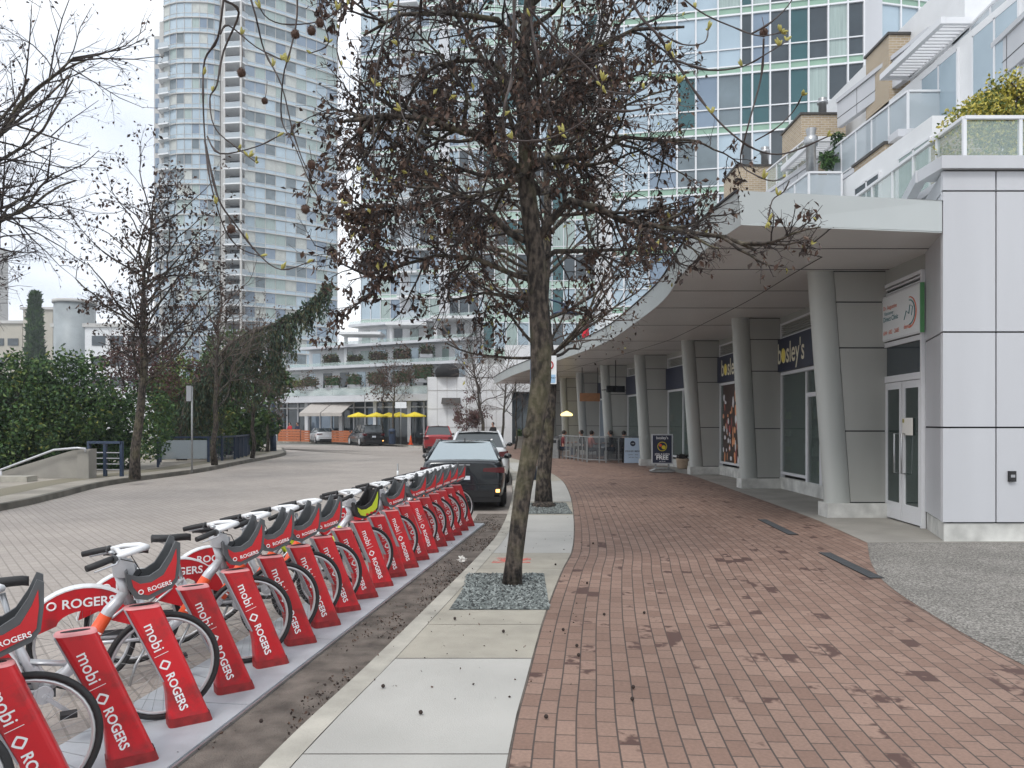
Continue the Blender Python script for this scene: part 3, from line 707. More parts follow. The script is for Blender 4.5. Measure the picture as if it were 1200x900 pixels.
# light box sign beside the door
def light_sign():
    t = thing('light_box_sign', 'white light box sign with a rainbow arch mounted above the double doors', 'sign', (dB.x, dB.y, 3.24))
    o = V((dB.x, dB.y, 0))
    def p(poly_, d0, d1, m, name, par=t):
        q = MB().prism(poly_, o, dEx, (0, 0, 1), dNn, d0, d1).build(name, m, par); q.matrix_parent_inverse = Matrix.Translation(t.location).inverted() if par is t else Matrix(); return q
    p([(-.02, 3.28), (1.6, 3.28), (1.6, 4.08), (-.02, 4.08)], .05, .10, M['frame_w'], 'sign_case')
    p([(1.602, 3.28), (1.63, 3.28), (1.63, 4.08), (1.602, 4.08)], .05, .11, mat('green_edge', (.10, .30, .12), .5), 'green_edge')
    f = p([(.01, 3.31), (1.57, 3.31), (1.57, 4.05), (.01, 4.05)], .102, .106, M['sign_w'], 'sign_face')
    ex, up, nn = dEx, V((0, 0, 1)), dNn
    o2 = o + nn * .108
    def T(body, x, z, s, m, al='LEFT', bold=.005):
        mb = MB().text(body, o2 + ex * x + up * z, ex, up, s, 0, al, bold, .002); q = mb.build('lettering', m, t); q.matrix_parent_inverse = Matrix.Translation(t.location).inverted()
    tq, og = mat('teal_ink', (.06, .22, .25), .5), mat('orange_ink', (.75, .16, .06), .5)
    T('Dr. Augustine', .16, 3.86, .10, og); T('Vancouver', .20, 3.76, .09, tq); T('Direct Clinic', .16, 3.66, .12, tq, bold=.015); T('604 · 682 · 2685', .16, 3.42, .10, og)
    T('dental', 1.0, 3.44, .11, og)
    for rr, mm in ((.25, og), (.20, tq)):
        mb = MB().torus(o2 + ex * 1.22 + up * 3.66 + nn * .004, rr, .009, 18, 5, 0, nn, 0, PI)
        q = mb.build('sign_emblem', mm, t); q.matrix_parent_inverse = Matrix.Translation(t.location).inverted()
    mb = MB().tube([o2 + ex * x + up * z + nn * .004 for x, z in ((1.02, 3.56), (1.1, 3.7), (1.2, 3.64), (1.24, 3.78), (1.34, 3.74), (1.30, 3.6))], .006, 5); q = mb.build('sign_emblem', tq, t); q.matrix_parent_inverse = Matrix.Translation(t.location).inverted()
light_sign()

# ================================================================== TERRACED UPPER FLOORS (right)
def rail(t, pts, z0, h, gm='gl_rail', name='balustrade', post=.9):
    fr = MB(); gl = MB()
    for i in range(len(pts) - 1):
        a, b = V(pts[i]), V(pts[i + 1]); l = (b - a).length; k = max(1, round(l / post))
        for j in range(k + 1):
            q = a.lerp(b, j / k); fr.box((q.x, q.y, z0 + h / 2), (.05, .05, h), math.atan2((b - a).y, (b - a).x))
        fr.wallseg(a, b, z0 + h, z0 + h + .05, .07)
        fr.wallseg(a, b, z0 + .05, z0 + .08, .03)
        gl.wallseg(a, b, z0 + .09, z0 + h - .03, .012)
    f = fr.build(name, M['frame_w'], t); gl.build('glass_panel', M[gm], f); return f
def brickbox(t, x0, y0, z0, x1, y1, z1, name='brick_pier'):
    mb = MB(); mb.uv = []
    def face(a, b, c, d, w, h):
        mb.add([a, b, c, d], [(0, 1, 2, 3)]); mb.uv += [(0, 0), (w, 0), (w, h), (0, h)]
    face((x0, y0, z0), (x1, y0, z0), (x1, y0, z1), (x0, y0, z1), x1 - x0, z1 - z0)
    face((x0, y1, z0), (x0, y0, z0), (x0, y0, z1), (x0, y1, z1), y1 - y0, z1 - z0)
    face((x1, y0, z0), (x1, y1, z0), (x1, y1, z1), (x1, y0, z1), y1 - y0, z1 - z0)
    face((x1, y1, z0), (x0, y1, z0), (x0, y1, z1), (x1, y1, z1), x1 - x0, z1 - z0)
    o = mb.build(name, M['brickw'], t)
    MB().b2(x0 - .05, y0 - .05, z1, x1 + .05, y1 + .05, z1 + .07).build('pier_cap', M['bronze'], o); return o
def flue(t, x, y, z, h=.6, r=.1):
    o = MB().lathe([(r, z), (r, z + h * .7), (r * 1.35, z + h * .72), (r * 1.35, z + h * .86), (r * .8, z + h * .88), (r * 1.1, z + h)], 12, (x, y, 0)).build('chimney_flue', M['steel'], t); return o
def pergola(t, x0, y0, x1, y1, z):
    mb = MB(); mb.b2(x0, y0, z, x0 + .12, y1, z + .16); mb.b2(x1 - .12, y0, z, x1, y1, z + .16); mb.b2(x0 + .125, y0, z + .003, x1 - .125, y0 + .1, z + .157); mb.b2(x0 + .125, y1 - .1, z + .003, x1 - .125, y1, z + .157)
    mb.b2((x0 + x1) / 2 - .05, y0 + .1, z, (x0 + x1) / 2 + .05, y1 - .1, z + .14)
    k = int((y1 - y0) / .16)
    for i in range(k): mb.b2(x0 + .12, y0 + .1 + i * .16, z + .05, x1 - .12, y0 + .15 + i * .16, z + .11)
    return mb.build('pergola', M['frame_w'], t)
def terraces():
    t = thing('terraced_apartments', 'white terraced apartments with glass balustrades, pergolas and tan brick piers above the canopy', 'building')
    m = MB()
    m.b2(8.7, 15.9, 5.0, 22, 34, 8.2)                      # first set-back storey
    m.build('wall', M['white'], t)
    m = MB(); m.b2(10.6, 15.6, 8.2, 24, 33, 10.9); m.b2(11.2, 19, 10.9, 24, 31, 13.2); m.build('wall', M['white'], t)
    # parapet bands running back along the terraces
    for (p, q, z0, z1, th) in (((6.75, 11.7), (7.15, 17.5), 5.0, 5.62, .14), ((7.15, 17.5), (6.6, 27), 5.0, 5.6, .14),
                               ((9.9, 18.9), (9.6, 23.4), 8.1, 9.0, .16), ((10.5, 15.4), (10.95, 19.2), 9.3, 10.2, .16), ((10.45, 24.5), (10.95, 20.0), 11.25, 12.15, .16),
                               ((9.2, 28.5), (9.65, 24.4), 9.3, 10.2, .16), ((7.75, 20), (7.5, 26), 6.9, 7.5, .14), ((8.2, 30.5), (8.7, 27), 7.6, 8.5, .16)):
        b = MB(); b.wallseg(p, q, z0, z1 - .13, th); b.wallseg(p, q, z1 - .12, z1, th + .1); o = b.build('parapet', M['panel'], t)
        g_ = MB(); n_ = 4
        for k in range(1, n_):
            c = V(p).lerp(V(q), k / n_); g_.box((c.x, c.y, (z0 + z1 - .13) / 2), (th + .01, .015, z1 - z0 - .14))
        g_.wallseg(p, q, z0 + .28, z0 + .30, th + .01); g_.build('panel_joints', M['joint'], o)
    MB().b2(9.4, 18.7, 8.82, 10.6, 19.2, 9.0).build('parapet_end', M['panel'], t); MB().b2(7.7, 19.9, 7.35, 8.6, 20.2, 7.5).build('parapet_end', M['panel'], t)
    rail(t, [(10.2, 11.6), (6.83, 11.6), (6.95, 14), (7.1, 17.5)], 5.62, .80)
    rail(t, [(10.65, 18.95), (9.77, 18.95), (9.55, 23.2)], 9.02, .98, 'gl_rail2')
    rail(t, [(10.62, 15.5), (10.9, 19.0)], 10.2, 1.0, 'gl_rail2')
    rail(t, [(8.6, 20.05), (7.75, 20.05), (7.45, 26)], 7.5, .85, 'gl_rail2')
    rail(t, [(9.3, 28), (9.55, 24.6)], 10.2, .8, 'gl_rail')
    rail(t, [(8.3, 30.0), (8.75, 27)], 8.5, .8, 'gl_rail')
    brickbox(t, 9.35, 19.25, 5.6, 10.45, 21, 8.82); brickbox(t, 10.6, 21.6, 8.4, 11.9, 23, 12.75); brickbox(t, 9.5, 25.2, 8, 10.95, 27, 11.95); brickbox(t, 8.55, 29.2, 7, 10.1, 31, 11.6); brickbox(t, 8.4, 14.3, 5.6, 9.1, 15.4, 7.4)
    flue(t, 11.75, 22, 12.8, .65, .15); flue(t, 10.35, 25.6, 12, .65, .13); flue(t, 9.75, 29.6, 11.65, .8, .15); flue(t, 8.1, 20.8, 8.2, 1.6, .13); flue(t, 10.75, 14.6, 9.2, .4, .14)
    pergola(t, 10.05, 18.0, 11.7, 21.0, 11.2); pergola(t, 9.1, 23.2, 10.6, 26.0, 10.35); pergola(t, 8.0, 26.5, 9.6, 29.5, 8.6)
    # windows on the set-back walls
    q = []
    for y in (13, 15.2, 17.4, 19.6, 21.8, 24, 26.2, 28.4): q.append(((8.7, y + 4.2), (8.7, y + 2.9), 5.75, 7.75, random.choice(['glass_n', 'glass_g', 'glass_b']), 0))
    for y in (16, 18.2, 20.6, 24, 27): q.append(((10.6, y + 1.6), (10.6, y), 8.9, 10.7, 'glass_l', .0))
    for w in q:
        o = MB().wallseg(w[0], w[1], w[2], w[3], .06, 0, 0.02).build('window', M[w[4]], t)
        f = MB()
        for z_ in (w[2], w[3]): f.wallseg(w[0], w[1], z_ - .03, z_ + .03, .12)
        for p_ in (w[0], V(w[0]).lerp(V(w[1]), .5), w[1]): f.box((p_[0], p_[1], (w[2] + w[3]) / 2), (.12, .06, w[3] - w[2]))
        f.build('window_frame', M['frame_w'], o)
terraces()

# ================================================================== TOWERS
def curtain(t, cols, z0, fh, nf, picker, spand='green_sp', sp_h=.38, mull=.07, mmat='frame_w', transom=.34, slab=None, mx=90, wname='window'):
    """cols: list of plan points left to right; picker(col, floor) -> glass material or 'W' white panel"""
    q = []; fr = MB(); wps = {}
    for f in range(nf):
        zb = z0 + f * fh; sp = MB()
        for c in range(len(cols) - 1):
            a, b = cols[c], cols[c + 1]; k = picker(c, f)
            if k == 'W':
                if sp.v: sp.build('spandrel', M[spand], t); sp = MB()
                wps.setdefault(c, MB()).wallseg(a, b, zb, zb + fh, .10, 0, .06)
                continue
            if isinstance(k, tuple): k, lo = k
            else: lo = k
            sp.wallseg(a, b, zb, zb + sp_h, .05, 0, -.01)
            zt = zb + fh
            zm = zb + sp_h + (fh - sp_h) * transom
            if transom > .01: q.append((a, b, zb + sp_h, zm, lo, -.02))
            q.append((a, b, zm if transom > .01 else zb + sp_h, zt, k, -.02))
            if transom > .01: fr.wallseg(a, b, zm - mull * .4, zm + mull * .4, .09, 0, .02)
            fr.wallseg(a, b, zb + sp_h - mull * .4, zb + sp_h + mull * .5, .10, 0, .02)
        for c in range(len(cols) - 1):
            if c == 0 and sp.v: sp.build('spandrel', M[spand], t); sp = MB()
            if slab: fr.wallseg(cols[c], cols[c + 1], zb - slab[0] / 2, zb + slab[0] / 2, slab[1] * 2, 0, 0)
            else: fr.wallseg(cols[c], cols[c + 1], zb - mull * .6, zb + mull * .6, .12, 0, .03)
    for p in cols: fr.box((p[0], p[1], z0 + nf * fh / 2), (mull, .2, nf * fh))
    windows(t, q, .04, wname, mx)
    fr.build('mullions', M[mmat], t)
    for w_ in wps.values(): w_.build('wall_panel', M['panel'], t)

def glass_tower():
    t = thing('glass_apartment_tower', 'near glass tower of blue-grey windows and green spandrels rising behind the terraced flats', 'building', (0, 0, 0))
    px = [716, 731, 760, 793, 815, 841, 868, 881, 902, 925, 947, 970, 993, 1012, 1032, 1055, 1076, 1100, 1125, 1150, 1180, 1210, 1240]
    cols = []
    for p in px:
        if p <= 1012: Y = 39.3 - (p - 716) * .0085
        else: Y = 36.8 + (p - 1012) * .01
        cols.append(V(((p - 600) / 900 * Y, Y)))
    rd = random.Random(3)
    def pick(c, f):
        if c == 13: return 'W'
        if c in (6, 9): return 'glass_t' if c == 9 else ('glass_t' if f % 2 else 'glass_n')
        if c == 8: return 'glass_n'
        if c in (10, 11): return rd.choice(['glass_g', 'glass_n', 'glass_g'])
        if c == 12: return rd.choice(['glass_n', 'glass_t'])
        if c == 2: return 'glass_b' if rd.random() < .6 else 'glass_l'
        if c < 2: return 'glass_l'
        if c > 13: return rd.choice(['glass_l', 'glass_g'])
        return rd.choice(['glass_b', 'glass_b', 'glass_l', 'glass_l', 'glass_g', 'glass_m']) if rd.random() < .97 else 'glass_t'
    curtain(t, cols, 7.4, 2.93, 7, pick)
    m = MB(); 
    for c in range(len(cols) - 1): m.wallseg(cols[c], cols[c + 1], 3, 7.38, .2)
    m.wallseg(cols[0] + V((.1, .1)), cols[0] + V((3, 12)), 3, 28, .2, 0, -.1)
    m.wallseg(cols[-1] + V((0, .1)), cols[-1] + V((0, 12)), 3, 28, .2, 0, .1)
    m.b2(5.5, 40.2, 0, 24, 51, 27.9); m.build('wall', M['white'], t)
glass_tower()

def tower_arc(name, label, pts_px, z0, nf, fh, pick, z_base=0, core=None, **kw):
    t = thing(name, label, 'building')
    cols = [V(((p - 600) / 900 * Y, Y)) for p, Y in pts_px]
    curtain(t, cols, z0, fh, nf, pick, **kw)
    ht = z0 + nf * fh
    a, b = cols[0], cols[-1]; dpt = 18
    mb = MB(); n = len(cols)
    ring = [p + V((0, .35)) for p in cols] + [b + V((dpt * .15, dpt)), a + V((dpt * .0, dpt))]
    mb.prism([(p.x, p.y) for p in ring], (0, 0, 0), (1, 0, 0), (0, 1, 0), (0, 0, 1), z_base, ht)
    mb.build('core_wall', M['conc_t'], t)
    return t, cols
rdt = random.Random(12)
g_pick = lambda c, f: rdt.choice(['glass_n', 'glass_g', 'glass_l', 'glass_t', 'glass_g'])
tower_arc('green_apartment_tower', 'green-tinted glass tower half hidden behind the crown of the nearest tree', [(566 + k * 13.5, 66 - abs(k - 6) * .12) for k in range(12)], 7.5, 13, 2.93, g_pick, spand='green_sp2', sp_h=.7, transom=0.0)
def b_pick(c, f):
    if c < 2: return 'glass_l' if (f + c) % 3 else 'glass_b'
    if c in (4, 8): return 'W'
    return rdt.choice(['glass_n', 'glass_l', 'glass_g', 'glass_b'])
tw2, c2 = tower_arc('pale_apartment_tower', 'pale blue and white tower between the sky gap and the tree trunk', [(423 + k * 11.5, 93 - k * .2) for k in range(14)], 11, 16, 2.9, b_pick, spand='green_sp2', sp_h=.5, transom=0.0, slab=(.25, .12))
for f in range(16):
    mb = MB(); a, b = c2[4], c2[6]; mb.wallseg(a, b, 11 + f * 2.9 - .1, 11 + f * 2.9 + .12, 1.4, 0, .7); o = mb.build('balcony', M['white'], tw2)
    MB().wallseg(a, b, 11 + f * 2.9 + .12, 11 + f * 2.9 + 1.1, .05, 0, 1.35).build('balcony_rail', M['gl_rail2'], o)

def big_tower():
    t = thing('curved_apartment_tower', 'tall curved grey glass tower with stacked balconies on the left skyline', 'building', (0, 0, 0))
    fh = 2.9; k = 147 / 900.
    def X(p, Y=147): return (p - 600) / 900 * Y
    rd = random.Random(21)
    front = [(192, 148.6), (199, 147.8), (207, 147.2), (216, 147), (225, 147), (234, 147), (243, 147.2), (251, 147.6), (258, 148.2)]
    right = [(287, 147.6), (299, 148.6), (311, 149.6), (323, 150.8), (335, 152), (347, 153.3), (359, 154.6), (371, 156), (383, 157.6), (395, 159.4)]
    cf = [V((X(p, Y), Y)) for p, Y in front]; cr = [V((X(p, Y), Y)) for p, Y in right]
    def pk(c, f): return rd.choice(['glass_b', 'glass_l', 'glass_l', 'glass_g', 'glass_m', 'glass_c', 'glass_m']) if (f + c) % 7 else 'glass_l'
    def pk2(c, f):
        if c >= 6: return rd.choice(['glass_l', 'glass_g', 'glass_b'])
        return rd.choice(['glass_m', 'glass_m', 'glass_b', 'glass_l', 'glass_g', 'glass_c'])
    nf = 32
    curtain(t, cf, 1.2, fh, nf, pk, spand='glass_l', sp_h=.9, mull=.09, transom=0, slab=(.2, .3), mx=48, mmat='conc_t')
    curtain(t, cr, 1.2, fh, nf, pk2, spand='glass_l', sp_h=.8, mull=.09, transom=0, slab=(.2, .3), mx=48, mmat='conc_t')
    # concrete body
    m = MB(); ring = [p + V((0, .5)) for p in cf] + [V((X(262), 151)), V((X(284), 150.5))] + [p + V((0, .5)) for p in cr] + [cr[-1] + V((-6, 20)), cf[0] + V((0, 22))]
    m.prism([(p.x, p.y) for p in ring], (0, 0, 0), (1, 0, 0), (0, 1, 0), (0, 0, 1), 0, 1.2 + nf * fh); m.build('core_wall', M['conc_t'], t)
    # left wing with its pier
    m = MB(); m.b2(X(172), 150, 0, X(181), 166, 77.5); m.b2(X(180), 149.4, 0, X(193), 151, 80); m.build('side_wing', M['conc_t'], t)
    q = []
    for f in range(26): q.append(((X(173.5), 149.96), (X(179), 149.96), 2.4 + f * fh, 4.3 + f * fh, 'glass_b', 0))
    windows(t, q, .1, 'window', 26)
    # balconies: left stack, corner stack
    for f in range(nf - 3):
        z = 1.2 + f * fh
        if f < 26:
            m = MB(); m.prism([(X(181.5), 149.4), (X(193), 148.4), (X(199), 147.6), (X(198), 146.6), (X(184), 147.3)], (0, 0, 0), (1, 0, 0), (0, 1, 0), (0, 0, 1), z - .14, z + .12)
            o = m.build('balcony', M['white'], t)
            r_ = MB(); pp = [V((X(181.8), 149.2)), V((X(184.2), 147.4)), V((X(197.5), 146.7))]
            for i in range(2): r_.wallseg(pp[i], pp[i + 1], z + .15, z + 1.1, .05)
            r_.build('balcony_rail', M['gl_rail2'], o)
        if f >= 4:
            m = MB(); m.prism([(X(257.5), 148.4), (X(262), 146.8), (X(284), 146.3), (X(289), 147.9), (X(284), 150.4), (X(262), 151)], (0, 0, 0), (1, 0, 0), (0, 1, 0), (0, 0, 1), z - .14, z + .12)
            o = m.build('balcony', M['white'], t)
            r_ = MB(); pp = [V((X(258), 148.3)), V((X(262.3), 146.9)), V((X(283.7), 146.4)), V((X(288.6), 147.9))]
            for i in range(3): r_.wallseg(pp[i], pp[i + 1], z + .15, z + 1.1, .05)
            r_.build('balcony_rail', M['gl_rail2'], o)
    m = MB(); 
    for p, Y in ((258, 148.1), (263, 147), (283.5, 146.5)): m.box((X(p), Y, 46), (.35, .35, 92))
    m.build('column', M['conc_t'], t)
    m = MB(); m.b2(X(260), 150.7, 0, X(287), 150.95, 93); m.build('recess_glass', M['glass_n'], t)
big_tower()

def small_far():
    # slab at the left frame edge
    t = thing('slab_tower', 'grey slab tower cut off by the left edge of the photo', 'building')
    m = MB(); m.b2(-150, 205, 0, -141, 215, 50); m.build('wall', M['conc_t'], t)
    q = [((-149, 204.9), (-141.6, 204.9), 3 + f * 3, 4.7 + f * 3, 'glass_n', 0) for f in range(15)]
    windows(t, q, .1)
    t = thing('beige_low_building', 'low beige building behind the columnar cypress on the left', 'building')
    m = MB(); m.b2(-112, 160, 0, -102, 166, 22.6); m.b2(-100.6, 158, 0, -94.5, 164, 25.2); m.build('wall', M['beige'], t)
    m = MB(); m.b2(-112.4, 159.6, 22.6, -101.6, 166, 23.2); m.b2(-101, 157.6, 25.2, -94, 164, 25.7); m.build('roof', M['conc_t'], t)
    windows(t, [((x, 159.9), (x + 2.2, 159.9), z, z + 1.5, 'glass_n', 0) for x in (-111, -108, -105) for z in (6, 10, 14, 18)], .1)
    t = thing('round_glass_building', 'low building with a round dark glass end below the left skyline', 'building')
    m = MB(); m.lathe([(3.7, 0), (3.7, 25.4)], 20, (-86.5, 152, 0)); m.build('glass_drum', mat('drum_glass', (.27, .30, .31), .5, 0, .2, .4), t)
    m = MB(); m.lathe([(4.0, 25.4), (4.0, 26)], 20, (-86.5, 152, 0)); m.b2(-90, 149.6, 20.6, -60, 158, 21.3); m.build('roof', M['conc_t'], t)
    m = MB(); m.b2(-89, 150, 0, -60, 158, 20.6); m.build('wall', M['white'], t)
    windows(t, [((x, 149.9), (x + 2.6, 149.9), z, z + 1.9, 'glass_n', 0) for x in (-82, -78.5, -75, -71.5) for z in (9, 13, 17)], .1)
small_far()

# ================================================================== MIDDLE TERRACED PODIUM
def podium():
    t = thing('terraced_podium', 'white stepped building with planter terraces above the yellow umbrellas', 'building')
    def L_(px, Y): return V(((px - 600) / 900 * Y, Y))
    front = [L_(300, 75), L_(322, 74), L_(360, 72), L_(400, 70), L_(440, 68), L_(480, 66.3), L_(512, 65), L_(536, 64)]
    def band(c, z0, z1, th, m, name, off=0):
        b = MB()
        for i in range(len(c) - 1): b.wallseg(c[i], c[i + 1], z0, z1, th, 0, off)
        return b.build(name, M[m], t)
    band(front, 3.72, 4.28, 1.6, 'panel', 'canopy_slab', .7); band(front, 4.28, 4.85, .3, 'white', 'terrace_wall', -.5)
    rail2 = MB(); 
    for i in range(len(front) - 1): rail2.wallseg(front[i], front[i + 1], 4.32, 4.98, .03, 0, 1.2)
    o = rail2.build('balustrade', M['gl_rail'], t)
    back = [p + V((1.5, 4)) for p in front]
    # ground floor glazing
    q = []; fr = MB()
    for i in range(len(front) - 1):
        a, b = front[i], front[i + 1]; n = max(2, int((b - a).length / 1.3))
        for j in range(n):
            p_, q_ = a.lerp(b, j / n), a.lerp(b, (j + 1) / n)
            q.append((p_, q_, .6, 3.2, random.choice(['glass_n', 'glass_n', 'glass_g', 'glass_b']), -.6)); fr.box((p_.x, p_.y + .6, 2.1), (.12, .12, 4.1))
            q.append((p_, q_, 3.3, 3.7, 'glass_n', -.6))
        fr.wallseg(a, b, 3.2, 3.32, .15, 0, -.6)
        fr.box((a.x, a.y - .2, 2.2), (.3, .3, 4.0))
    windows(t, q); fr.build('shopfront_frame', M['frame_w'], t)
    band([p + V((.2, 1.5)) for p in front], 0, 4.2, .2, 'bronze', 'inner_wall')
    # terrace walls stepping back
    lv = [([p + V((.8, 1.8)) for p in front], 4.85, 6.9), ([p + V((2.2, 4.6)) for p in front[1:]], 6.9, 9.2), ([p + V((3.4, 7.4)) for p in front[2:]], 9.2, 11.6)]
    for c, z0, z1 in lv:
        band(c, z0, z1, .3, 'white', 'terrace_wall'); band(c, z1 - .02, z1 + .22, 1.8, 'panel', 'terrace_slab', .8)
        r_ = MB()
        for i in range(len(c) - 1): r_.wallseg(c[i], c[i + 1], z1 + .25, z1 + .55, .03, 0, 1.5)
        r_.build('balustrade', M['gl_rail'], t)
        qq = []
        for i in range(len(c) - 1):
            for s in (.12, .62):
                a, b = c[i].lerp(c[i + 1], s), c[i].lerp(c[i + 1], s + .26); qq.append((a, b, z0 + .35, z1 - .3, random.choice(['glass_l', 'glass_n', 'glass_g']), .17))
        windows(t, qq)
    m = MB(); 
    for x0, x1, Y, z in ((-16.5, -12.5, 73, 10.3), (-11.8, -8, 71.5, 11), (-7.4, -3.5, 70, 11.4)): m.b2(x0, Y, z, x1, Y + 3, z + .25); m.b2(x0 + .1, Y + 2, 7, x0 + .4, Y + 2.3, z); m.b2(x1 - .4, Y + 2, 7, x1 - .1, Y + 2.3, z)
    m.build('roof_canopy', M['white'], t)
    # solid tiled block on the right
    m = MB(); jn = MB()
    m.b2(-6.9, 62.5, 0, -.5, 64.5, 5.6); m.b2(-.6, 62.6, 4.4, 7, 64.5, 8.2); m.b2(-3.6, 62.4, 5.6, 5, 66, 6.6)
    m.build('solid_wall', M['white'], t)
    for x in [-6.9 + .8 * k for k in range(9)]: jn.b2(x, 62.47, .1, x + .03, 62.5, 5.6)
    for z in (1.5, 3, 4.5): jn.b2(-6.9, 62.46, z, -.5, 62.49, z + .03)
    jn.build('tile_joints', M['conc_t'], t)
    m = MB(); m.prism([(0, 0), (0, .5), (-.7, .0)], (-5.7, 62.46, 3.4), (0, 1, 0), (0, 0, 1), (1, 0, 0), 0, 1.5); m.build('entrance_awning', M['bronze'], t)
    m = MB()
    for k in range(6): m.b2(-.4 + k * 1.3, 63.2, .2, .8 + k * 1.3, 63.3, 4.3)
    m.build('glazing', M['glass_n'], t)
    m = MB()
    for x in (-.5, 2.6, 5.6): m.b2(x, 62.2, 0, x + .5, 62.8, 4.5)
    m.build('column', M['white'], t)
    m = MB(); m.b2(-24, 70, -.02, 8, 90, .0); 
    # body behind
    m = MB(); m.prism([(-20, 79), (-2, 71), (9, 68), (12, 88), (-16, 95)], (0, 0, 0), (1, 0, 0), (0, 1, 0), (0, 0, 1), 0, 9.5); m.build('rear_block', M['conc_t'], t)
    # brown roof block seen in the sky gap
    return t, front, lv
pod, pfront, plv = podium()

# ================================================================== VEGETATION
def leafquad(mb, p, s, rd, m, droop=0.0, elong=1.6):
    a = V((rd.uniform(-1, 1), rd.uniform(-1, 1), rd.uniform(-1, 1) - droop)); 
    if a.length < .1: a = V((0, 0, 1))
    a.normalize(); b = a.cross(V((rd.uniform(-1, 1), rd.uniform(-1, 1), rd.uniform(-1, 1))))
    if b.length < .1: b = a.orthogonal()
    b.normalize(); c = a.cross(b) * (s * .25)
    i = len(mb.v); l = s * elong * .5; w = s * .42
    mb.v += [tuple(p), tuple(p + a * l + b * w + c), tuple(p + a * 2 * l), tuple(p + a * l - b * w + c)]
    mb.f += [(i, i + 1, i + 2, i + 3)]; mb.m.append(m); mb.sm.append(False)

class Tree:
    """wood: trunk and limbs; crown: twigs and leaves"""
    def __init__(s, seed): s.rd = random.Random(seed); s.wood = MB(); s.twig = MB(); s.leaf = []; s.tips = []
    def limb(s, pts, r0, r1, n=8, wood=True):
        k = len(pts); pts = [V(p) for p in pts]
        (s.wood if wood else s.twig).tube(pts, [r0 + (r1 - r0) * i / (k - 1) for i in range(k)], n)
        return pts
    def walk(s, p, d, length, seg, wob, grav):
        pts = [p.copy()]; d = d.normalized(); n = max(2, int(length / seg))
        for i in range(n):
            d = (d + V((s.rd.gauss(0, wob), s.rd.gauss(0, wob), s.rd.gauss(0, wob) + grav))).normalized(); p = p + d * (length / n); pts.append(p.copy())
        return pts
    def rec(s, p, d, length, r, depth, cfg):
        pts = s.walk(p, d, length, cfg['seg'] * (1 if depth > 1 else .7), cfg['wob'], cfg['grav'][min(depth, len(cfg['grav']) - 1)])
        tip = max(.0018, r * .35)
        n = 6 if r > .02 else (4 if r > .006 else 3)
        mb = s.wood if r > cfg.get('wood_r', .02) else s.twig
        k = len(pts); mb.tube(pts, [r + (tip - r) * i / (k - 1) for i in range(k)], n, caps=False)
        if depth == 0:
            s.tips.append(pts); return
        nk = cfg['kids'][min(depth, len(cfg['kids']) - 1)]
        nk = max(1, int(round(nk * s.rd.uniform(.75, 1.25) * (length / cfg['len0'][min(depth, len(cfg['len0']) - 1)]))))
        for i in range(nk):
            t = s.rd.uniform(.2, 1.0); j = min(k - 2, int(t * (k - 1))); f = t * (k - 1) - j; q = pts[j].lerp(pts[j + 1], f)
            base = (pts[j + 1] - pts[j]).normalized(); side = base.cross(V((s.rd.gauss(0, 1), s.rd.gauss(0, 1), s.rd.gauss(0, 1))))
            if side.length < .01: continue
            side.normalize(); ang = s.rd.uniform(*cfg['ang'])
            dd = base * math.cos(ang) + side * math.sin(ang) + V((0, 0, cfg.get('up', 0)))
            s.rec(q, dd, length * s.rd.uniform(*cfg['ratio']) * (1.15 - .5 * t), max(tip, r * (1 - .5 * t) * .55), depth - 1, cfg)
    def leaves(s, n_per, size, mats_n, w, droop=.8, spread=.06, cluster=1, cull=None):
        mb = MB(); rd = s.rd
        for pts in s.tips:
            for i in range(int(n_per * rd.uniform(.3, 1.7) + .5)):
                j = rd.randrange(len(pts) - 1); q = pts[j].lerp(pts[j + 1], rd.random())
                if cull and noise.noise(q * cull[0]) < cull[1] and rd.random() < .92: continue
                for c in range(cluster):
                    p = q + V((rd.gauss(0, spread), rd.gauss(0, spread), rd.gauss(0, spread) - spread * .5))
                    leafquad(mb, p, size * rd.uniform(.6, 1.25), rd, rd.choices(range(mats_n), w)[0], droop)
        return mb
    def build(s, name, label, base, mats_wood, mats_twig, leafmb, leafmats, group=None, cat='tree'):
        t = thing(name, label, cat, base, 0, group); inv = Matrix.Translation(V(base)).inverted()
        o = s.wood.build('trunk', mats_wood, t); o.matrix_parent_inverse = inv
        cr = MB(); cr.v = s.twig.v; cr.f = s.twig.f; cr.m = s.twig.m; cr.sm = s.twig.sm
        if leafmb:
            b = len(cr.v); cr.v = cr.v + leafmb.v; cr.f = cr.f + [tuple(b + i for i in f) for f in leafmb.f]; cr.m = cr.m + [m + 1 for m in leafmb.m]; cr.sm = cr.sm + leafmb.sm
        o = cr.build('crown', [mats_twig] + list(leafmats), t); o.matrix_parent_inverse = inv
        return t

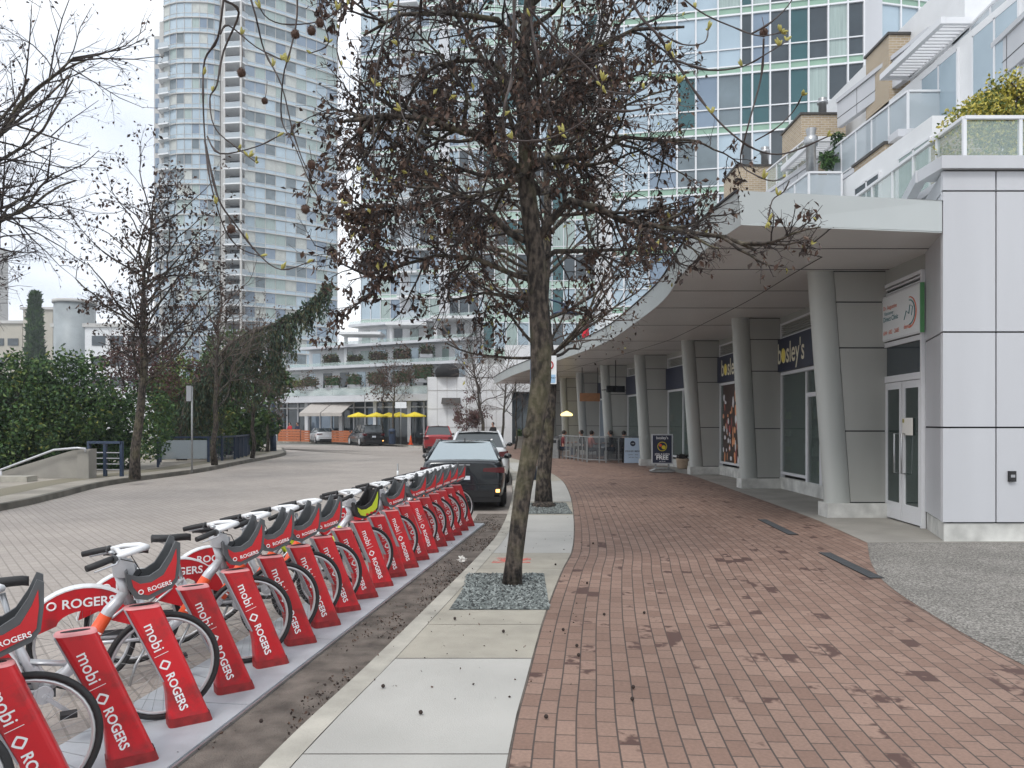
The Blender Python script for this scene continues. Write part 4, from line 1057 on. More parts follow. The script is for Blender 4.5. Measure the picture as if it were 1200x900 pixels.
LEAFM = [M['brown_lf'], M['brown_lf2'], M['brown_lf3'], M['bud']]
def main_tree():
    T = Tree(11); rd = T.rd
    tr = [(600, 686), (602, 660), (607, 620), (613, 575), (620, 535), (628, 490), (634, 445), (634, 400), (631, 350), (628, 300), (622, 260), (617, 215), (616, 170), (612, 120), (614, 60), (620, 0), (622, -70), (618, -150), (622, -230)]
    tp = [W(x, y, 8.05) for x, y in tr]
    T.wood.tube(tp, [.112, .092, .090, .092, .095, .10, .108, .112, .108, .10, .095, .09, .075, .068, .06, .052, .042, .03, .02], 14)
    T.wood.ball(W(633, 402, 7.97), .035, 8, 5); T.wood.ball(W(632, 417, 7.97), .033, 8, 5); T.wood.ball(W(618, 507, 8.0), .06, 8, 5)
    cfg = dict(seg=.11, wob=.16, grav=[-.05, -.03, .0, .01], kids=[0, 6, 8, 8], len0=[1, .35, .8, 1.8], ang=(.5, 1.2), ratio=(.30, .55), wood_r=.016)
    limbs = [
        ([(611, 203, 8.05), (585, 178, 8.0), (560, 160, 7.9), (543, 150, 7.8), (500, 138, 7.6), (450, 132, 7.5), (400, 134, 7.45)], .055),
        ([(618, 203, 8.05), (645, 190, 8.0), (687, 177, 8.0), (735, 165, 8.1), (790, 170, 8.2)], .045),
        ([(622, 292, 8.05), (640, 262, 8.0), (668, 235, 7.9), (700, 240, 7.8), (730, 252, 7.75), (767, 264, 7.7), (805, 272, 7.6), (850, 285, 7.5), (885, 296, 7.4)], .05),
        ([(622, 285, 8.05), (597, 270, 8.0), (567, 240, 8.1), (530, 230, 8.3), (480, 240, 8.5), (440, 255, 8.6)], .04),
        ([(628, 310, 8.05), (650, 300, 8.3), (690, 290, 8.6), (740, 290, 8.9), (790, 280, 9.1)], .035),
        ([(612, 130, 8.05), (600, 100, 8.1), (570, 70, 8.3), (545, 40, 8.5), (520, 0, 8.7), (500, -60, 8.9)], .04),
        ([(613, 110, 8.05), (640, 85, 8.0), (690, 60, 7.8), (740, 45, 7.6), (800, 30, 7.5)], .04),
        ([(614, 60, 8.05), (580, 30, 7.8), (530, 15, 7.5), (470, 20, 7.3), (430, 40, 7.2)], .038),
        ([(618, 10, 8.05), (660, -30, 8.2), (720, -60, 8.4), (780, -80, 8.6)], .035),
        ([(543, 150, 7.8), (548, 120, 7.7), (530, 90, 7.6), (510, 60, 7.5), (480, 30, 7.5)], .024),
        ([(629, 330, 8.05), (600, 318, 8.0), (560, 305, 7.9), (515, 300, 7.8), (470, 310, 7.7), (435, 325, 7.6)], .034),
        ([(630, 350, 8.05), (605, 350, 8.2), (570, 345, 8.4), (530, 350, 8.6)], .026),
        ([(450, 132, 7.5), (430, 170, 7.5), (418, 210, 7.5)], .016),
        ([(500, 138, 7.6), (480, 180, 7.6), (465, 225, 7.6), (455, 260, 7.6)], .018),
        ([(567, 165, 7.9), (572, 130, 8.0), (565, 100, 8.1), (548, 70, 8.2)], .022),
    ]
    for pts, r in limbs:
        P_ = [W(*q) for q in pts]; P_ = [P_[0]] + [p + V((rd.gauss(0, .02), rd.gauss(0, .06), rd.gauss(0, .02))) for p in P_[1:]]
        k = len(P_); T.wood.tube(P_, [r + (r * .3 - r) * i / (k - 1) for i in range(k)], 7)
        for i in range(int(k * 2.4)):
            t = rd.uniform(.15, 1); j = min(k - 2, int(t * (k - 1))); q = P_[j].lerp(P_[j + 1], t * (k - 1) - j); base = (P_[j + 1] - P_[j]).normalized()
            side = base.cross(V((rd.gauss(0, 1), rd.gauss(0, 1), rd.gauss(0, 1)))).normalized(); a = rd.uniform(.5, 1.2)
            T.rec(q, base * math.cos(a) + side * math.sin(a), rd.uniform(.45, .95), r * .38, 2, cfg)
    for i in range(25):
        z = rd.uniform(3.9, 7.8); az = rd.uniform(0, 2 * PI); j = 0
        for j in range(len(tp) - 1):
            if tp[j].z <= z < tp[j + 1].z: break
        q = tp[j].lerp(tp[j + 1], (z - tp[j].z) / (tp[j + 1].z - tp[j].z))
        ln = (2.05 if z < 6.6 else 1.6) * rd.uniform(.65, 1.1) * (1.1 if math.cos(az) < 0 else .9)
        T.rec(q, V((math.cos(az), math.sin(az), rd.uniform(-.05, .6))), ln, .028, 3 if i % 4 else 2, cfg)
    print('main tips', len(T.tips))
    lf = T.leaves(MAIN_LEAF, .046, 4, (46, 34, 18, 2), .9, .03, 1, (1.9, -.02))
    print('main leaves', len(lf.f))
    T.build('street_tree', 'nearest street tree, leaning trunk and dense dead brown leaves, rooted in the gravel pit', (0, 8.05, SW), M['bark'], M['twig_dk'], lf, LEAFM, 'street trees along the brick pavement')
MAIN_LEAF = 2.5
main_tree()
def second_tree():
    T = Tree(23); rd = T.rd
    tp = [W(x, y, 15.7) for x, y in [(637, 596), (637, 560), (640, 520), (643, 480), (645, 440), (640, 400), (636, 350), (640, 300), (642, 250), (640, 200), (645, 140)]]
    T.wood.tube(tp, [.20, .15, .145, .14, .14, .135, .12, .10, .08, .06, .04], 12)
    T.wood.ball(W(637, 592, 15.6), .26, 10, 5, 0, (1, 1, .35))
    cfg = dict(seg=.25, wob=.12, grav=[.0, .01, .03, .04], kids=[0, 5, 6, 7], len0=[1, .7, 1.6, 3.2], ang=(.4, 1.0), ratio=(.35, .6), wood_r=.02)
    for i in range(40):
        z = rd.uniform(2.9, 8.3); az = rd.uniform(0, 2 * PI)
        for j in range(len(tp) - 1):
            if tp[j].z <= z < tp[j + 1].z: break
        q = tp[j].lerp(tp[j + 1], .5)
        T.rec(q, V((math.cos(az), math.sin(az), rd.uniform(.1, .8))), 2.6 * rd.uniform(.7, 1.1), .04, 3, cfg)
    lf = T.leaves(1.3, .06, 4, (35, 20, 40, 5), .8, .08)
    T.build('street_tree', 'second street tree, straight mossy trunk just behind the nearest one', (.65, 15.7, SW), M['bark'], M['twig'], lf, LEAFM, 'street trees along the brick pavement')
second_tree()

def bare_tree(seed, base, h, label, name='bare_tree', spread=1.0, lean=0.0, leaf=None, r=.12, twigm='twig', low=.25, n=16, group=None, depth=3, grav=.03, fork=False, leafn=1.0, lsize=.1):
    T = Tree(seed); rd = T.rd; b = V(base); k = 9
    tp = [b + V((lean * i / k + rd.gauss(0, .02) * h * .3, rd.gauss(0, .02) * h * .3, h * .85 * i / k)) for i in range(k + 1)]; tp[0] = b
    T.wood.tube(tp, [r * (1.15 if i == 0 else 1 - .85 * i / k) for i in range(k + 1)], 10)
    cfg = dict(seg=h * .035, wob=.15, grav=[grav * .5, grav, grav, grav], kids=[0, 6, 7, 7], len0=[1, h * .09, h * .2, h * .4], ang=(.35, 1.0), ratio=(.35, .6), wood_r=r * .2)
    for i in range(n):
        t = rd.uniform(low, .98); j = min(k - 1, int(t * k)); q = tp[j].lerp(tp[j + 1], t * k - j); az = rd.uniform(0, 2 * PI)
        T.rec(q, V((math.cos(az) * spread, math.sin(az) * spread, rd.uniform(.4, 1.1))), h * .38 * (1.25 - .6 * t) * rd.uniform(.7, 1.1), r * .32 * (1.2 - .7 * t), depth, cfg)
    lf = T.leaves(leafn, lsize, 2, (1, 1), .6, lsize) if leaf else None
    return T.build(name, label, base, M['bark'], M[twigm], lf, [M[q] for q in leaf] if leaf else [], group)
GRP = 'bare trees lining the left promenade'
bare_tree(31, (-11.3, 23, SW), 9.4, 'dark trunked tree with dead brown leaves beside the blue gate railing', 'promenade_tree', .85, .5, ('brown_lf', 'brown_lf2'), .15, 'twig_dk', .34, 30, GRP, 3, .03, leafn=1.3, lsize=.09)
bare_tree(37, (-12.0, 31, SW), 8.6, 'bare tree with straggly upright branches behind the grey sign post', 'promenade_tree', .7, .2, None, .12, 'twig', .3, 18, GRP)
bare_tree(41, (-12.55, 37.1, SW), 7.5, 'thin bare tree between the sign post and the blue lamp post', 'promenade_tree', .7, .3, ('brown_lf3', 'brown_lf'), .10, 'twig', .3, 14, GRP, leafn=.6)
bare_tree(43, (-14.5, 45.5, SW), 7.6, 'small bare tree just left of the blue lamp post', 'promenade_tree', .7, .2, ('brown_lf3', 'brown_lf'), .10, 'twig', .3, 12, GRP, leafn=.6)
bare_tree(47, (-11.4, 14.2, SW), 12.0, 'large bare tree leaning in from beyond the left edge', 'promenade_tree', 1.25, .5, ('brown_lf2', 'brown_lf'), .19, 'twig_dk', .18, 44, GRP, 3, .03, leafn=.8, lsize=.05)
bare_tree(53, (-1.9, 56, SW), 9.0, 'bare twin-stemmed tree standing in front of the white tiled wall', 'bare_tree', .8, -1.2, None, .15, 'twig', .3, 22)
bare_tree(59, (-.8, 58, SW), 8.5, 'bare tree rising just behind the parked cars, nearest the trunk of the street tree', 'bare_tree', .8, .5, None, .12, 'twig', .3, 16)
bare_tree(61, (-9.6, 62, SW), 8.0, 'brown twiggy tree among the yellow umbrellas', 'bare_tree', .8, .1, ('brown_lf3', 'brown_lf'), .10, 'twig_dk', .45, 16, leafn=.9, lsize=.14)
bare_tree(67, (-10.9, 64.5, SW), 6.5, 'slim bare tree left of the brown twiggy tree by the umbrellas', 'bare_tree', .5, .1, None, .08, 'twig', .4, 10)
bare_tree(71, (.2, 50, SW), 7.0, 'slender bare tree by the far pavement right of the parked cars', 'bare_tree', .7, .1, None, .07, 'twig', .3, 12)
def plum():
    bare_tree(73, (-3.6, 60.5, SW), 4.2, 'small plum tree with pinkish-red leaves before the white wall', 'plum_tree', .9, 0, ('plum', 'brown_lf3'), .06, 'twig', .2, 12, leafn=1.4, lsize=.12)
plum()

def bush(name, label, c, rad, n, size, mats_, w, seed, lumps=9, trunk=True, group=None, cat='shrub', elong=1.4):
    rd = random.Random(seed); c = V(c); mb = MB(); cen = []
    for i in range(lumps):
        a = V((rd.gauss(0, .45), rd.gauss(0, .45), rd.gauss(0, .45))); cen.append((V((a.x * rad[0], a.y * rad[1], a.z * rad[2])), rd.uniform(.35, .6)))
    cen.append((V((0, 0, 0)), .65)); k = 0
    while k < n:
        cc, f = rd.choice(cen); d = V((rd.gauss(0, 1), rd.gauss(0, 1), rd.gauss(0, 1))).normalized(); rr = f * rd.uniform(.72, 1.08)
        p = c + cc + V((d.x * rad[0], d.y * rad[1], d.z * rad[2])) * rr
        if noise.noise(p * (1.6 / max(.5, rad[2] * .5))) < -.16 and rd.random() < .93: continue
        if p.z < c.z - rad[2] * .95: continue
        leafquad(mb, p, size * rd.uniform(.6, 1.3), rd, rd.choices(range(len(mats_)), w)[0], -.1, elong); k += 1
    b = V((c.x, c.y, c.z - rad[2]))
    t = thing(name, label, cat, b, 0, group); inv = Matrix.Translation(b).inverted()
    st = MB()
    for i in range(5): st.tube([b + V((rd.uniform(-.2, .2) * rad[0] * .5, 0, 0)), c + V((rd.uniform(-.4, .4) * rad[0], rd.uniform(-.3, .3) * rad[1], 0)), c + V((rd.uniform(-.6, .6) * rad[0], rd.uniform(-.4, .4) * rad[1], rad[2] * .6))], [.06 * rad[2] * .4, .04 * rad[2] * .4, .01], 5)
    o = st.build('stem', M['twig_dk'], t); o.matrix_parent_inverse = inv
    o = mb.build('foliage', [M[m] for m in mats_], t); o.matrix_parent_inverse = inv
    return t
GN = ('gn1', 'gn2', 'gn3')
bush('broadleaf_shrub', 'big dark green evergreen bush filling the left edge behind the stair wall', (-18.0, 27, 1.9), (2.9, 1.8, 3.1), 30000, .115, ('gn1', 'gn2', 'gn3', 'gy2'), (6, 5, 3, .4), 1, 16)
bush('broadleaf_shrub', 'dark green bush directly behind the blue gate railing', (-15.4, 28.5, 1.5), (1.9, 1.6, 2.6), 17000, .11, GN, (5, 4, 1), 2, 10)
bush('plum_shrub', 'reddish-brown twiggy bush top right of the big evergreen bush', (-14.6, 30, 3.9), (2.6, 1.4, 1.7), 6500, .075, ('plum', 'brown_lf', 'twig'), (3, 3, 2), 3, 8)
bush('laurel_bush', 'yellow-green bush behind the dark trunked promenade tree', (-16.0, 37, 2.4), (2.0, 1.6, 2.3), 7000, .18, ('gn2', 'gn3', 'gy2'), (3, 4, 2), 4, 9)
bush('laurel_bush', 'light green bush behind the grey sign post', (-15.3, 41, 2.2), (2.4, 1.6, 2.6), 7000, .20, ('gn1', 'gn2', 'gn3'), (3, 4, 2), 5, 9)
bush('laurel_bush', 'low dark bush right of the weeping conifer', (-15.6, 46.5, 1.4), (1.4, 1.2, 1.4), 3000, .18, GN, (4, 4, 1), 6, 6)
bush('balcony_shrub', 'yellow-green shrub behind the terrace balustrade at the top right', (8.6, 12.75, 6.8), (1.35, .6, 1.1), 15000, .05, ('gy1', 'gy2', 'gy3', 'gn3'), (3, 3, 3, 2), 7, 12)
bush('balcony_plant', 'dark leafy pot plant on the upper terrace beside the pergola', (9.4, 22.6, 9.6), (.5, .4, .35), 300, .12, ('gn1', 'gn2'), (1, 1), 8, 4)
bush('balcony_plant', 'green and reddish plant behind the corner balustrade of the second terrace', (10.25, 19.5, 9.55), (.4, .35, .45), 700, .07, ('gn2', 'plum', 'gn1'), (2, 1, 1), 9, 4)
bush('balcony_plant', 'small yellow plant in a trough at the canopy roof edge', (7.35, 14.8, 5.75), (.3, .3, .2), 220, .05, ('gy1', 'gn3'), (1, 1), 10, 3)
def cypress():
    rd = random.Random(5); b = V((-73.3, 118, 0)); mb = MB()
    for i in range(4200):
        z = rd.uniform(.5, 1) ** 1 * 0 + rd.random(); r = (1.15 * (1 - abs(z - .35) ** 1.6 * 1.4) if z > .35 else 1.15 * (.7 + z)) * rd.uniform(.75, 1.05); a = rd.uniform(0, 2 * PI)
        leafquad(mb, V((b.x + r * math.cos(a), b.y + r * math.sin(a), 2 + z * 19.5)), .5, rd, rd.choice((0, 0, 1)), -1.2, 2)
    t = thing('cypress_tree', 'dark narrow columnar cypress against the sky on the left', 'tree', b)
    o = MB().tube([(0, 0, 0), (0, 0, 8)], .3, 8).build('trunk', M['bark'], t); o = mb.build('crown', [M['gn1'], M['gn2']], t); o.matrix_parent_inverse = Matrix.Translation(b).inverted()
cypress()
def weeping():
    T = Tree(8); rd = T.rd; Y = 34
    pts = [(213, 541, 35), (214, 505, 35), (222, 465, 34.5), (245, 430, 34), (272, 402, 34), (300, 388, 34), (330, 378, 34), (355, 368, 34), (373, 352, 34), (386, 335, 34)]
    P_ = [W(*q) for q in pts]; T.wood.tube(P_, [.24, .20, .17, .15, .13, .12, .10, .08, .06, .03], 9)
    P2 = [W(272, 402, 34), W(262, 395, 34.6), W(250, 410, 35)]; T.wood.tube(P2, [.1, .07, .03], 6)
    fol = MB()
    def strand(p, ln):
        q = p.copy(); n = int(ln / .085); dx = rd.gauss(0, .012); dy = rd.gauss(0, .012)
        tw = [p]
        for i in range(n):
            q = q + V((dx, dy, -.085)); w = .10 * (1 - .6 * i / n)
            leafquad(fol, q + V((rd.gauss(0, .035), rd.gauss(0, .035), 0)), .10, rd, rd.choices((0, 1), (3, 2))[0], 1.6, 2.0)
            if rd.random() < .6: leafquad(fol, q + V((rd.gauss(0, .06), rd.gauss(0, .06), 0)), .09, rd, rd.choices((0, 1), (3, 2))[0], 1.6, 2.0)
        T.twig.tube([p, p + V((dx * n * .5, dy * n * .5, -ln * .5)), q], [.012, .008, .004], 3, caps=False)
    for i in range(2, len(P_) - 1):
        a, b = P_[i], P_[i + 1]; L_ = (b - a).length; k = int(L_ * 34)
        for j in range(k):
            t = rd.random(); p = a.lerp(b, t) + V((rd.gauss(0, .12), rd.gauss(0, .35), rd.gauss(.03, .06))); u = (p.x / p.y * 900 + 600)
            ln = 3.6 if 262 < u < 330 else (1.9 if u < 350 else 1.1); 
            if u < 262: ln = 2.6
            strand(p, ln * rd.uniform(.25, 1.0) ** 1.2)
    for i in range(len(P_) - 4, len(P_) - 1):
        a, b = P_[i], P_[i + 1]
        for j in range(260): 
            p = a.lerp(b, rd.random()); leafquad(fol, p + V((rd.gauss(0, .12), rd.gauss(0, .12), rd.gauss(0, .1))), .13, rd, rd.choice((0, 0, 1)), 0, 1.6)
    # loose skirt by the foot
    for j in range(60): strand(W(rd.uniform(205, 245), rd.uniform(455, 500), 34.8) , rd.uniform(.3, 1.2))
    T.build('weeping_conifer', 'shaggy weeping conifer arching right with hanging green curtains', P_[0], M['bark'], M['twig_dk'], fol, [M['cedar1'], M['cedar2']])
weeping()

# overhanging plane tree: trunk behind the camera, twigs hanging into the top of the view
def plane_tree():
    T = Tree(77); rd = T.rd; b = V((-.75, -2.2, SW))
    T.wood.tube([b, b + V((.05, 0, 1.5)), b + V((0, .05, 3.0)), b + V((.05, .2, 4.2)), b + V((.1, .3, 6.5))], [.2, .17, .16, .14, .06], 12)
    hub = b + V((.03, .15, 3.7))
    T.wood.tube([hub, V((-.9, -.6, 4.6)), V((-1.0, 1.2, 4.9)), V((-1.0, 2.4, 4.6)), V((-.95, 2.7, 3.9))], [.09, .07, .045, .025, .012], 8)
    T.wood.tube([hub, V((.2, -.3, 4.7)), V((.5, 1.5, 5.0)), V((.35, 2.6, 4.4)), V((.2, 2.8, 3.6))], [.09, .07, .045, .025, .012], 8)
    T.wood.tube([V((.5, 1.5, 5.0)), V((.3, 2.3, 4.7)), V((.15, 2.7, 4.0)), V((.05, 2.75, 3.45))], [.04, .025, .014, .008], 7)
    T.wood.tube([V((-1.0, 1.2, 4.9)), V((-.8, 2.2, 4.9)), V((-.55, 2.6, 4.2)), V((-.5, 2.7, 3.5))], [.04, .025, .014, .008], 7)
    hangs = [  # photo columns/rows, distance, start radius
        ([(272, -60), (262, 0), (255, 45), (240, 70), (238, 110), (240, 160), (246, 210), (262, 265), (280, 290), (305, 300)], 2.75, .0062, V((-1.0, 2.6, 3.6))),
        ([(258, 40), (268, 30), (300, 55), (330, 70)], 2.7, .004, None),
        ([(262, 0), (280, 15), (262, 60), (254, 100), (246, 115), (252, 150), (280, 175), (300, 190)], 2.7, .005, None),
        ([(243, 160), (258, 180), (300, 172), (325, 160)], 2.7, .004, None),
        ([(240, 165), (255, 230), (275, 262), (305, 300), (330, 316), (360, 308)], 2.75, .005, None),
        ([(285, -40), (300, 20), (310, 60), (330, 100), (345, 160), (365, 205), (400, 215), (420, 200)], 2.8, .005, V((-.9, 2.65, 3.55))),
        ([(300, -40), (305, 10), (330, 28), (375, 25), (395, 12)], 2.75, .004, V((-.9, 2.65, 3.55))),
        ([(350, -50), (348, 20), (340, 60), (332, 90), (330, 140), (345, 170), (372, 230), (400, 238)], 2.7, .005, V((-.6, 2.6, 3.9))),
        ([(395, -50), (400, 10), (395, 60), (410, 90), (440, 100)], 2.7, .004, V((-.55, 2.6, 3.9))),
        ([(375, -50), (375, 10), (385, 50), (365, 62)], 2.7, .0035, V((-.55, 2.6, 3.9))),
        ([(440, -60), (455, 10), (440, 90), (438, 170), (440, 210)], 2.65, .005, V((-.5, 2.7, 3.5))),
        ([(470, -60), (466, 20), (468, 80), (470, 130), (490, 165), (498, 200)], 2.65, .005, V((-.5, 2.7, 3.5))),
        ([(604, -60), (602, 40), (600, 90), (592, 120), (590, 150), (600, 164), (640, 163), (680, 145), (700, 120), (706, 95)], 2.45, .0068, V((.05, 2.75, 3.45))),
        ([(615, -60), (622, 20), (630, 70), (640, 115), (655, 155)], 2.45, .007, V((.05, 2.75, 3.45))),
        ([(620, 10), (650, 45), (690, 80), (704, 100)], 2.45, .005, None),
        ([(700, 128), (740, 130), (780, 118), (795, 98)], 2.5, .005, None),
        ([(704, 105), (740, 110), (765, 95), (782, 60)], 2.5, .004, None),
        ([(720, -60), (745, 10), (770, 40), (790, 70), (820, 115), (850, 150), (885, 175), (920, 180), (970, 160)], 2.6, .007, V((.2, 2.8, 3.6))),
        ([(790, 70), (830, 82), (870, 78), (900, 62), (922, 48)], 2.6, .0045, None),
        ([(760, -40), (815, 10), (860, 32), (890, 42), (915, 38)], 2.6, .005, V((.2, 2.8, 3.6))),
        ([(880, 40), (905, 25), (928, 0), (935, -30)], 2.6, .004, None),
        ([(895, 45), (892, 90), (876, 150), (868, 190), (885, 205), (905, 212), (918, 208)], 2.6, .004, None),
        ([(885, 165), (910, 150), (930, 130), (940, 112)], 2.6, .003, None),
        ([(772, 38), (800, 52), (825, 50), (830, 35)], 2.6, .0035, None),
        ([(925, 212), (918, 225), (905, 235), (900, 260)], 2.6, .003, None),
    ]
    buds = []; knots = []
    for pts, Y, r, src in hangs:
        P_ = [W(x, y, Y + rd.gauss(0, .05)) for x, y in pts]
        if src is not None: P_ = [src, (src + P_[0]) / 2 + V((0, 0, .1))] + P_
        # smooth
        Q = []
        for i in range(len(P_) - 1):
            a = P_[max(i - 1, 0)]; b_ = P_[i]; c = P_[i + 1]; d = P_[min(i + 2, len(P_) - 1)]
            for k in range(4):
                t = k / 4; Q.append(.5 * ((2 * b_) + (-a + c) * t + (2 * a - 5 * b_ + 4 * c - d) * t * t + (-a + 3 * b_ - 3 * c + d) * t ** 3))
        Q.append(P_[-1]); n = len(Q); r = r * .85
        T.twig.tube(Q, [max(.0022, r * (1 - .65 * i / n)) * (1.5 if i % 7 == 3 else 1) for i in range(n)], 6)
        buds.append((Q[-1], (Q[-1] - Q[-3]).normalized()))
        for i in range(n // 2, n, 6):
            if rd.random() < .6: buds.append((Q[i], V((rd.gauss(0, .5), rd.gauss(0, .3), 1)).normalized()))
    bm = MB()
    for p, d in buds:
        d = (d + V((0, 0, .35))).normalized()
        for k in range(rd.randint(2, 4)):
            dd = (d + V((rd.gauss(0, .25), rd.gauss(0, .25), rd.gauss(0, .25)))).normalized(); l = rd.uniform(.018, .034)
            bm.tube([p, p + dd * l * .3, p + dd * l * .7, p + dd * l], [.0014, .004, .0045, .001], 5)
    t = T.build('plane_tree', 'overhanging plane tree with bare hanging twigs and yellow-green buds at the top', b, M['bark'], mat('plane_twig', (.060, .046, .042), .8, 0, .4, 30), bm, [M['bud']])
    for (x, y, yt, tx) in ((346, 40, 5, 348), (283, 85, 40, 283), (375, 27, 5, 378), (365, 36, 20, 372), (358, 245, 225, 362), (271, 268, 255, 268), (365, 193, 170, 362), (310, 118, 95, 313), (422, 153, 130, 420), (895, 38, 20, 893)):
        c = W(x, y, 2.7); sb = MB(); rr = .0165 if x not in (310, 422) else .012
        sb.ball(c, rr * .9, 12, 8)
        for k in range(90):
            d = V((rd.gauss(0, 1), rd.gauss(0, 1), rd.gauss(0, 1))).normalized(); s = d.orthogonal().normalized() * .0018
            sb.add([c + d * rr * .85 + s, c + d * rr * .85 - s, c + d * rr * 1.18], [(0, 1, 2)])
        sb.tube([c, W((x + tx) / 2 + 1, (y + yt) / 2, 2.7), W(tx, yt, 2.7)], .0012, 4)
        o = sb.build('seed_ball', M['brown_lf'], t); o.matrix_parent_inverse = Matrix.Translation(b).inverted()
plane_tree()
# ================================================================== BIKE SHARE ROW
DH = R(34)                                       # heading of docks and bikes
dU = V((math.cos(DH), math.sin(DH), 0)); dN = V((-math.sin(DH), math.cos(DH), 0))
def toe(i): return V((-1.92 + .073 * i, 4.16 + .55 * i, .03))
def base_plate():
    a, b = toe(-4), toe(17.6); ex = (b - a).normalized(); nn = V((ex.y, -ex.x, 0)); ln = (b - a).length
    t = thing('dock_base_plate', 'long galvanised steel plate on the road carrying the row of red docks', 'base plate', (a.x, a.y, 0))
    inv = Matrix.Translation(t.location).inverted()
    m = MB(); n = 8
    for k in range(n):
        m.prism([(ln * k / n + .004, -.62), (ln * (k + 1) / n - .004, -.62), (ln * (k + 1) / n - .004, .135), (ln * k / n + .004, .135)], (a.x, a.y, 0), ex, nn, (0, 0, 1), .006, .03)
    o = m.build('plate', M['plate'], t); o.matrix_parent_inverse = inv
    m = MB(); m.prism([(0, .137), (ln, .137), (ln, .155), (0, .155)], (a.x, a.y, 0), ex, nn, (0, 0, 1), .005, .022); o = m.build('edge_strip', M['steel'], t); o.matrix_parent_inverse = inv
base_plate()
M['cap'] = mat('faded_red_cap', (.66, .27, .27), .5, 0, .15, 12)
M['orange_bk'] = mat('scuffed_base_red', (.30, .02, .02), .7, 0, .4, 14)
def make_dock():
    t = thing('bike_dock', 'x', 'bike dock')
    sec = [(0.0, -.245, 0.0), (.08, -.25, -.03), (.20, -.257, -.078), (.28, -.273, -.108), (.50, -.372, -.195), (.725, -.475, -.285)]
    def ring(z, a, b, hv=.065, r=.03, n=4):
        pts = []
        for cx, cy, a0 in ((b - r, hv - r, 0), (a + r, hv - r, 90), (a + r, -hv + r, 180), (b - r, -hv + r, 270)):
            for k in range(n + 1):
                an = R(a0 + 90 * k / n); pts.append((cx + r * math.cos(an), cy + r * math.sin(an), z))
        return pts
    mb = MB(); rings = [ring(*s) for s in sec]; n = len(rings[0])
    for r_ in rings: mb.v.extend(r_)
    for i in range(len(rings) - 1):
        for j in range(n): mb.f.append((i * n + j, i * n + (j + 1) % n, (i + 1) * n + (j + 1) % n, (i + 1) * n + j)); mb.m.append(0); mb.sm.append(False)
    mb.f.append(tuple((len(rings) - 1) * n + j for j in range(n))); mb.m.append(0); mb.sm.append(False)
    mb.build('post', M['red'], t)
    sc_ = MB(); sc_.v.extend(ring(.0, -.247, .002, .067)); sc_.v.extend(ring(.055, -.251, -.016, .067))
    for j in range(n): sc_.f.append((j, (j + 1) % n, n + (j + 1) % n, n + j)); sc_.m.append(0); sc_.sm.append(False)
    sc_.build('foot', M['orange_bk'], t)
    cp_ = MB(); r1 = ring(.726, -.479, -.283, .068, .05); r2 = ring(.737, -.472, -.289, .058, .045); m_ = len(r1)
    cp_.v.extend(r1); cp_.v.extend(r2)
    for j in range(m_): cp_.f.append((j, (j + 1) % m_, m_ + (j + 1) % m_, m_ + j)); cp_.m.append(0); cp_.sm.append(True)
    cp_.f.append(tuple(m_ + j for j in range(m_))); cp_.m.append(0); cp_.sm.append(False)
    c = cp_.build('cap', M['cap'], t)
    s = MB(); s.prism([(-.382 + .068 * math.cos(k * PI / 10), .021 * math.sin(k * PI / 10)) for k in range(20)], (0, 0, .737), (1, 0, 0), (0, 1, 0), (0, 0, 1), 0, .002); s.build('slot', M['black_mat'], c)
    e = MB(); e.bar((-.477, 0, .725), (-.275, 0, .28), .10, .008); e.build('edge_trim', M['grey_lt'], t)
    a = V((.334, 0, -.942)).normalized(); up = V((.942, 0, .334)).normalized(); top = V((-.378, -.0652, .70))
    tx = MB()
    tx.text('mobi', top + a * .155 - up * .004, a, up, .088, 0, 'CENTER', .006)
    tx.prism([(-.04, -.0015), (.04, -.0015), (.04, .0015), (-.04, .0015)], top + a * .268, up, a, (0, -1, 0), .0005, .0015)
    tx.text('ROGERS', top + a * .515, a, up, .066, 0, 'CENTER', .022)
    o = top + a * .335 - up * .003 + V((0, -.001, 0)); n8 = 16; rr = []
    for k in range(n8):
        an = 2 * PI * k / n8; f = (abs(math.cos(an)) ** 1.15 + abs(math.sin(an)) ** 1.15) ** (-1 / 1.15); rr.append((math.cos(an) * f, math.sin(an) * f))
    b = len(tx.v)
    for q in (.034, .021):
        for x, y in rr: tx.v.append(tuple(o + a * x * q + up * y * q))
    for k in range(n8): tx.f.append((b + k, b + (k + 1) % n8, b + n8 + (k + 1) % n8, b + n8 + k)); tx.m.append(0); tx.sm.append(False)
    tx.build('lettering', M['white_ink'], t)
    return t
BIKES = {-2, -1, 1, 3, 4, 5, 6, 8, 10, 12, 13, 14, 15, 16, 17}
ORD = ['first', 'second', 'third', 'fourth', 'fifth', 'sixth', 'seventh', 'eighth', 'ninth', 'tenth', 'eleventh', 'twelfth', 'thirteenth', 'fourteenth', 'fifteenth', 'sixteenth', 'seventeenth', 'eighteenth', 'nineteenth', 'twentieth']
dock0 = make_dock(); first = True
for i in range(-1, 18):
    o = dock0 if first else copy_tree(dock0); first = False
    o.location = toe(i); o.rotation_euler = (random.uniform(-.012, .012), random.uniform(-.01, .01), DH + random.uniform(-.035, .035))
    o['group'] = 'red bike docks in the row'
    st = 'holding a bike' if i in BIKES else 'standing empty'
    if i == -1: lb = 'red bike dock nearest the camera, cut by the bottom left corner'
    elif i == 0: lb = 'empty red bike dock with its open slot, second from the near end'
    elif i == 17: lb = 'last red bike dock of the row, closest to the dark sedan'
    else: lb = f'red bike dock {st}, {ORD[i + 1]} from the near end of the row'
    o['label'] = lb

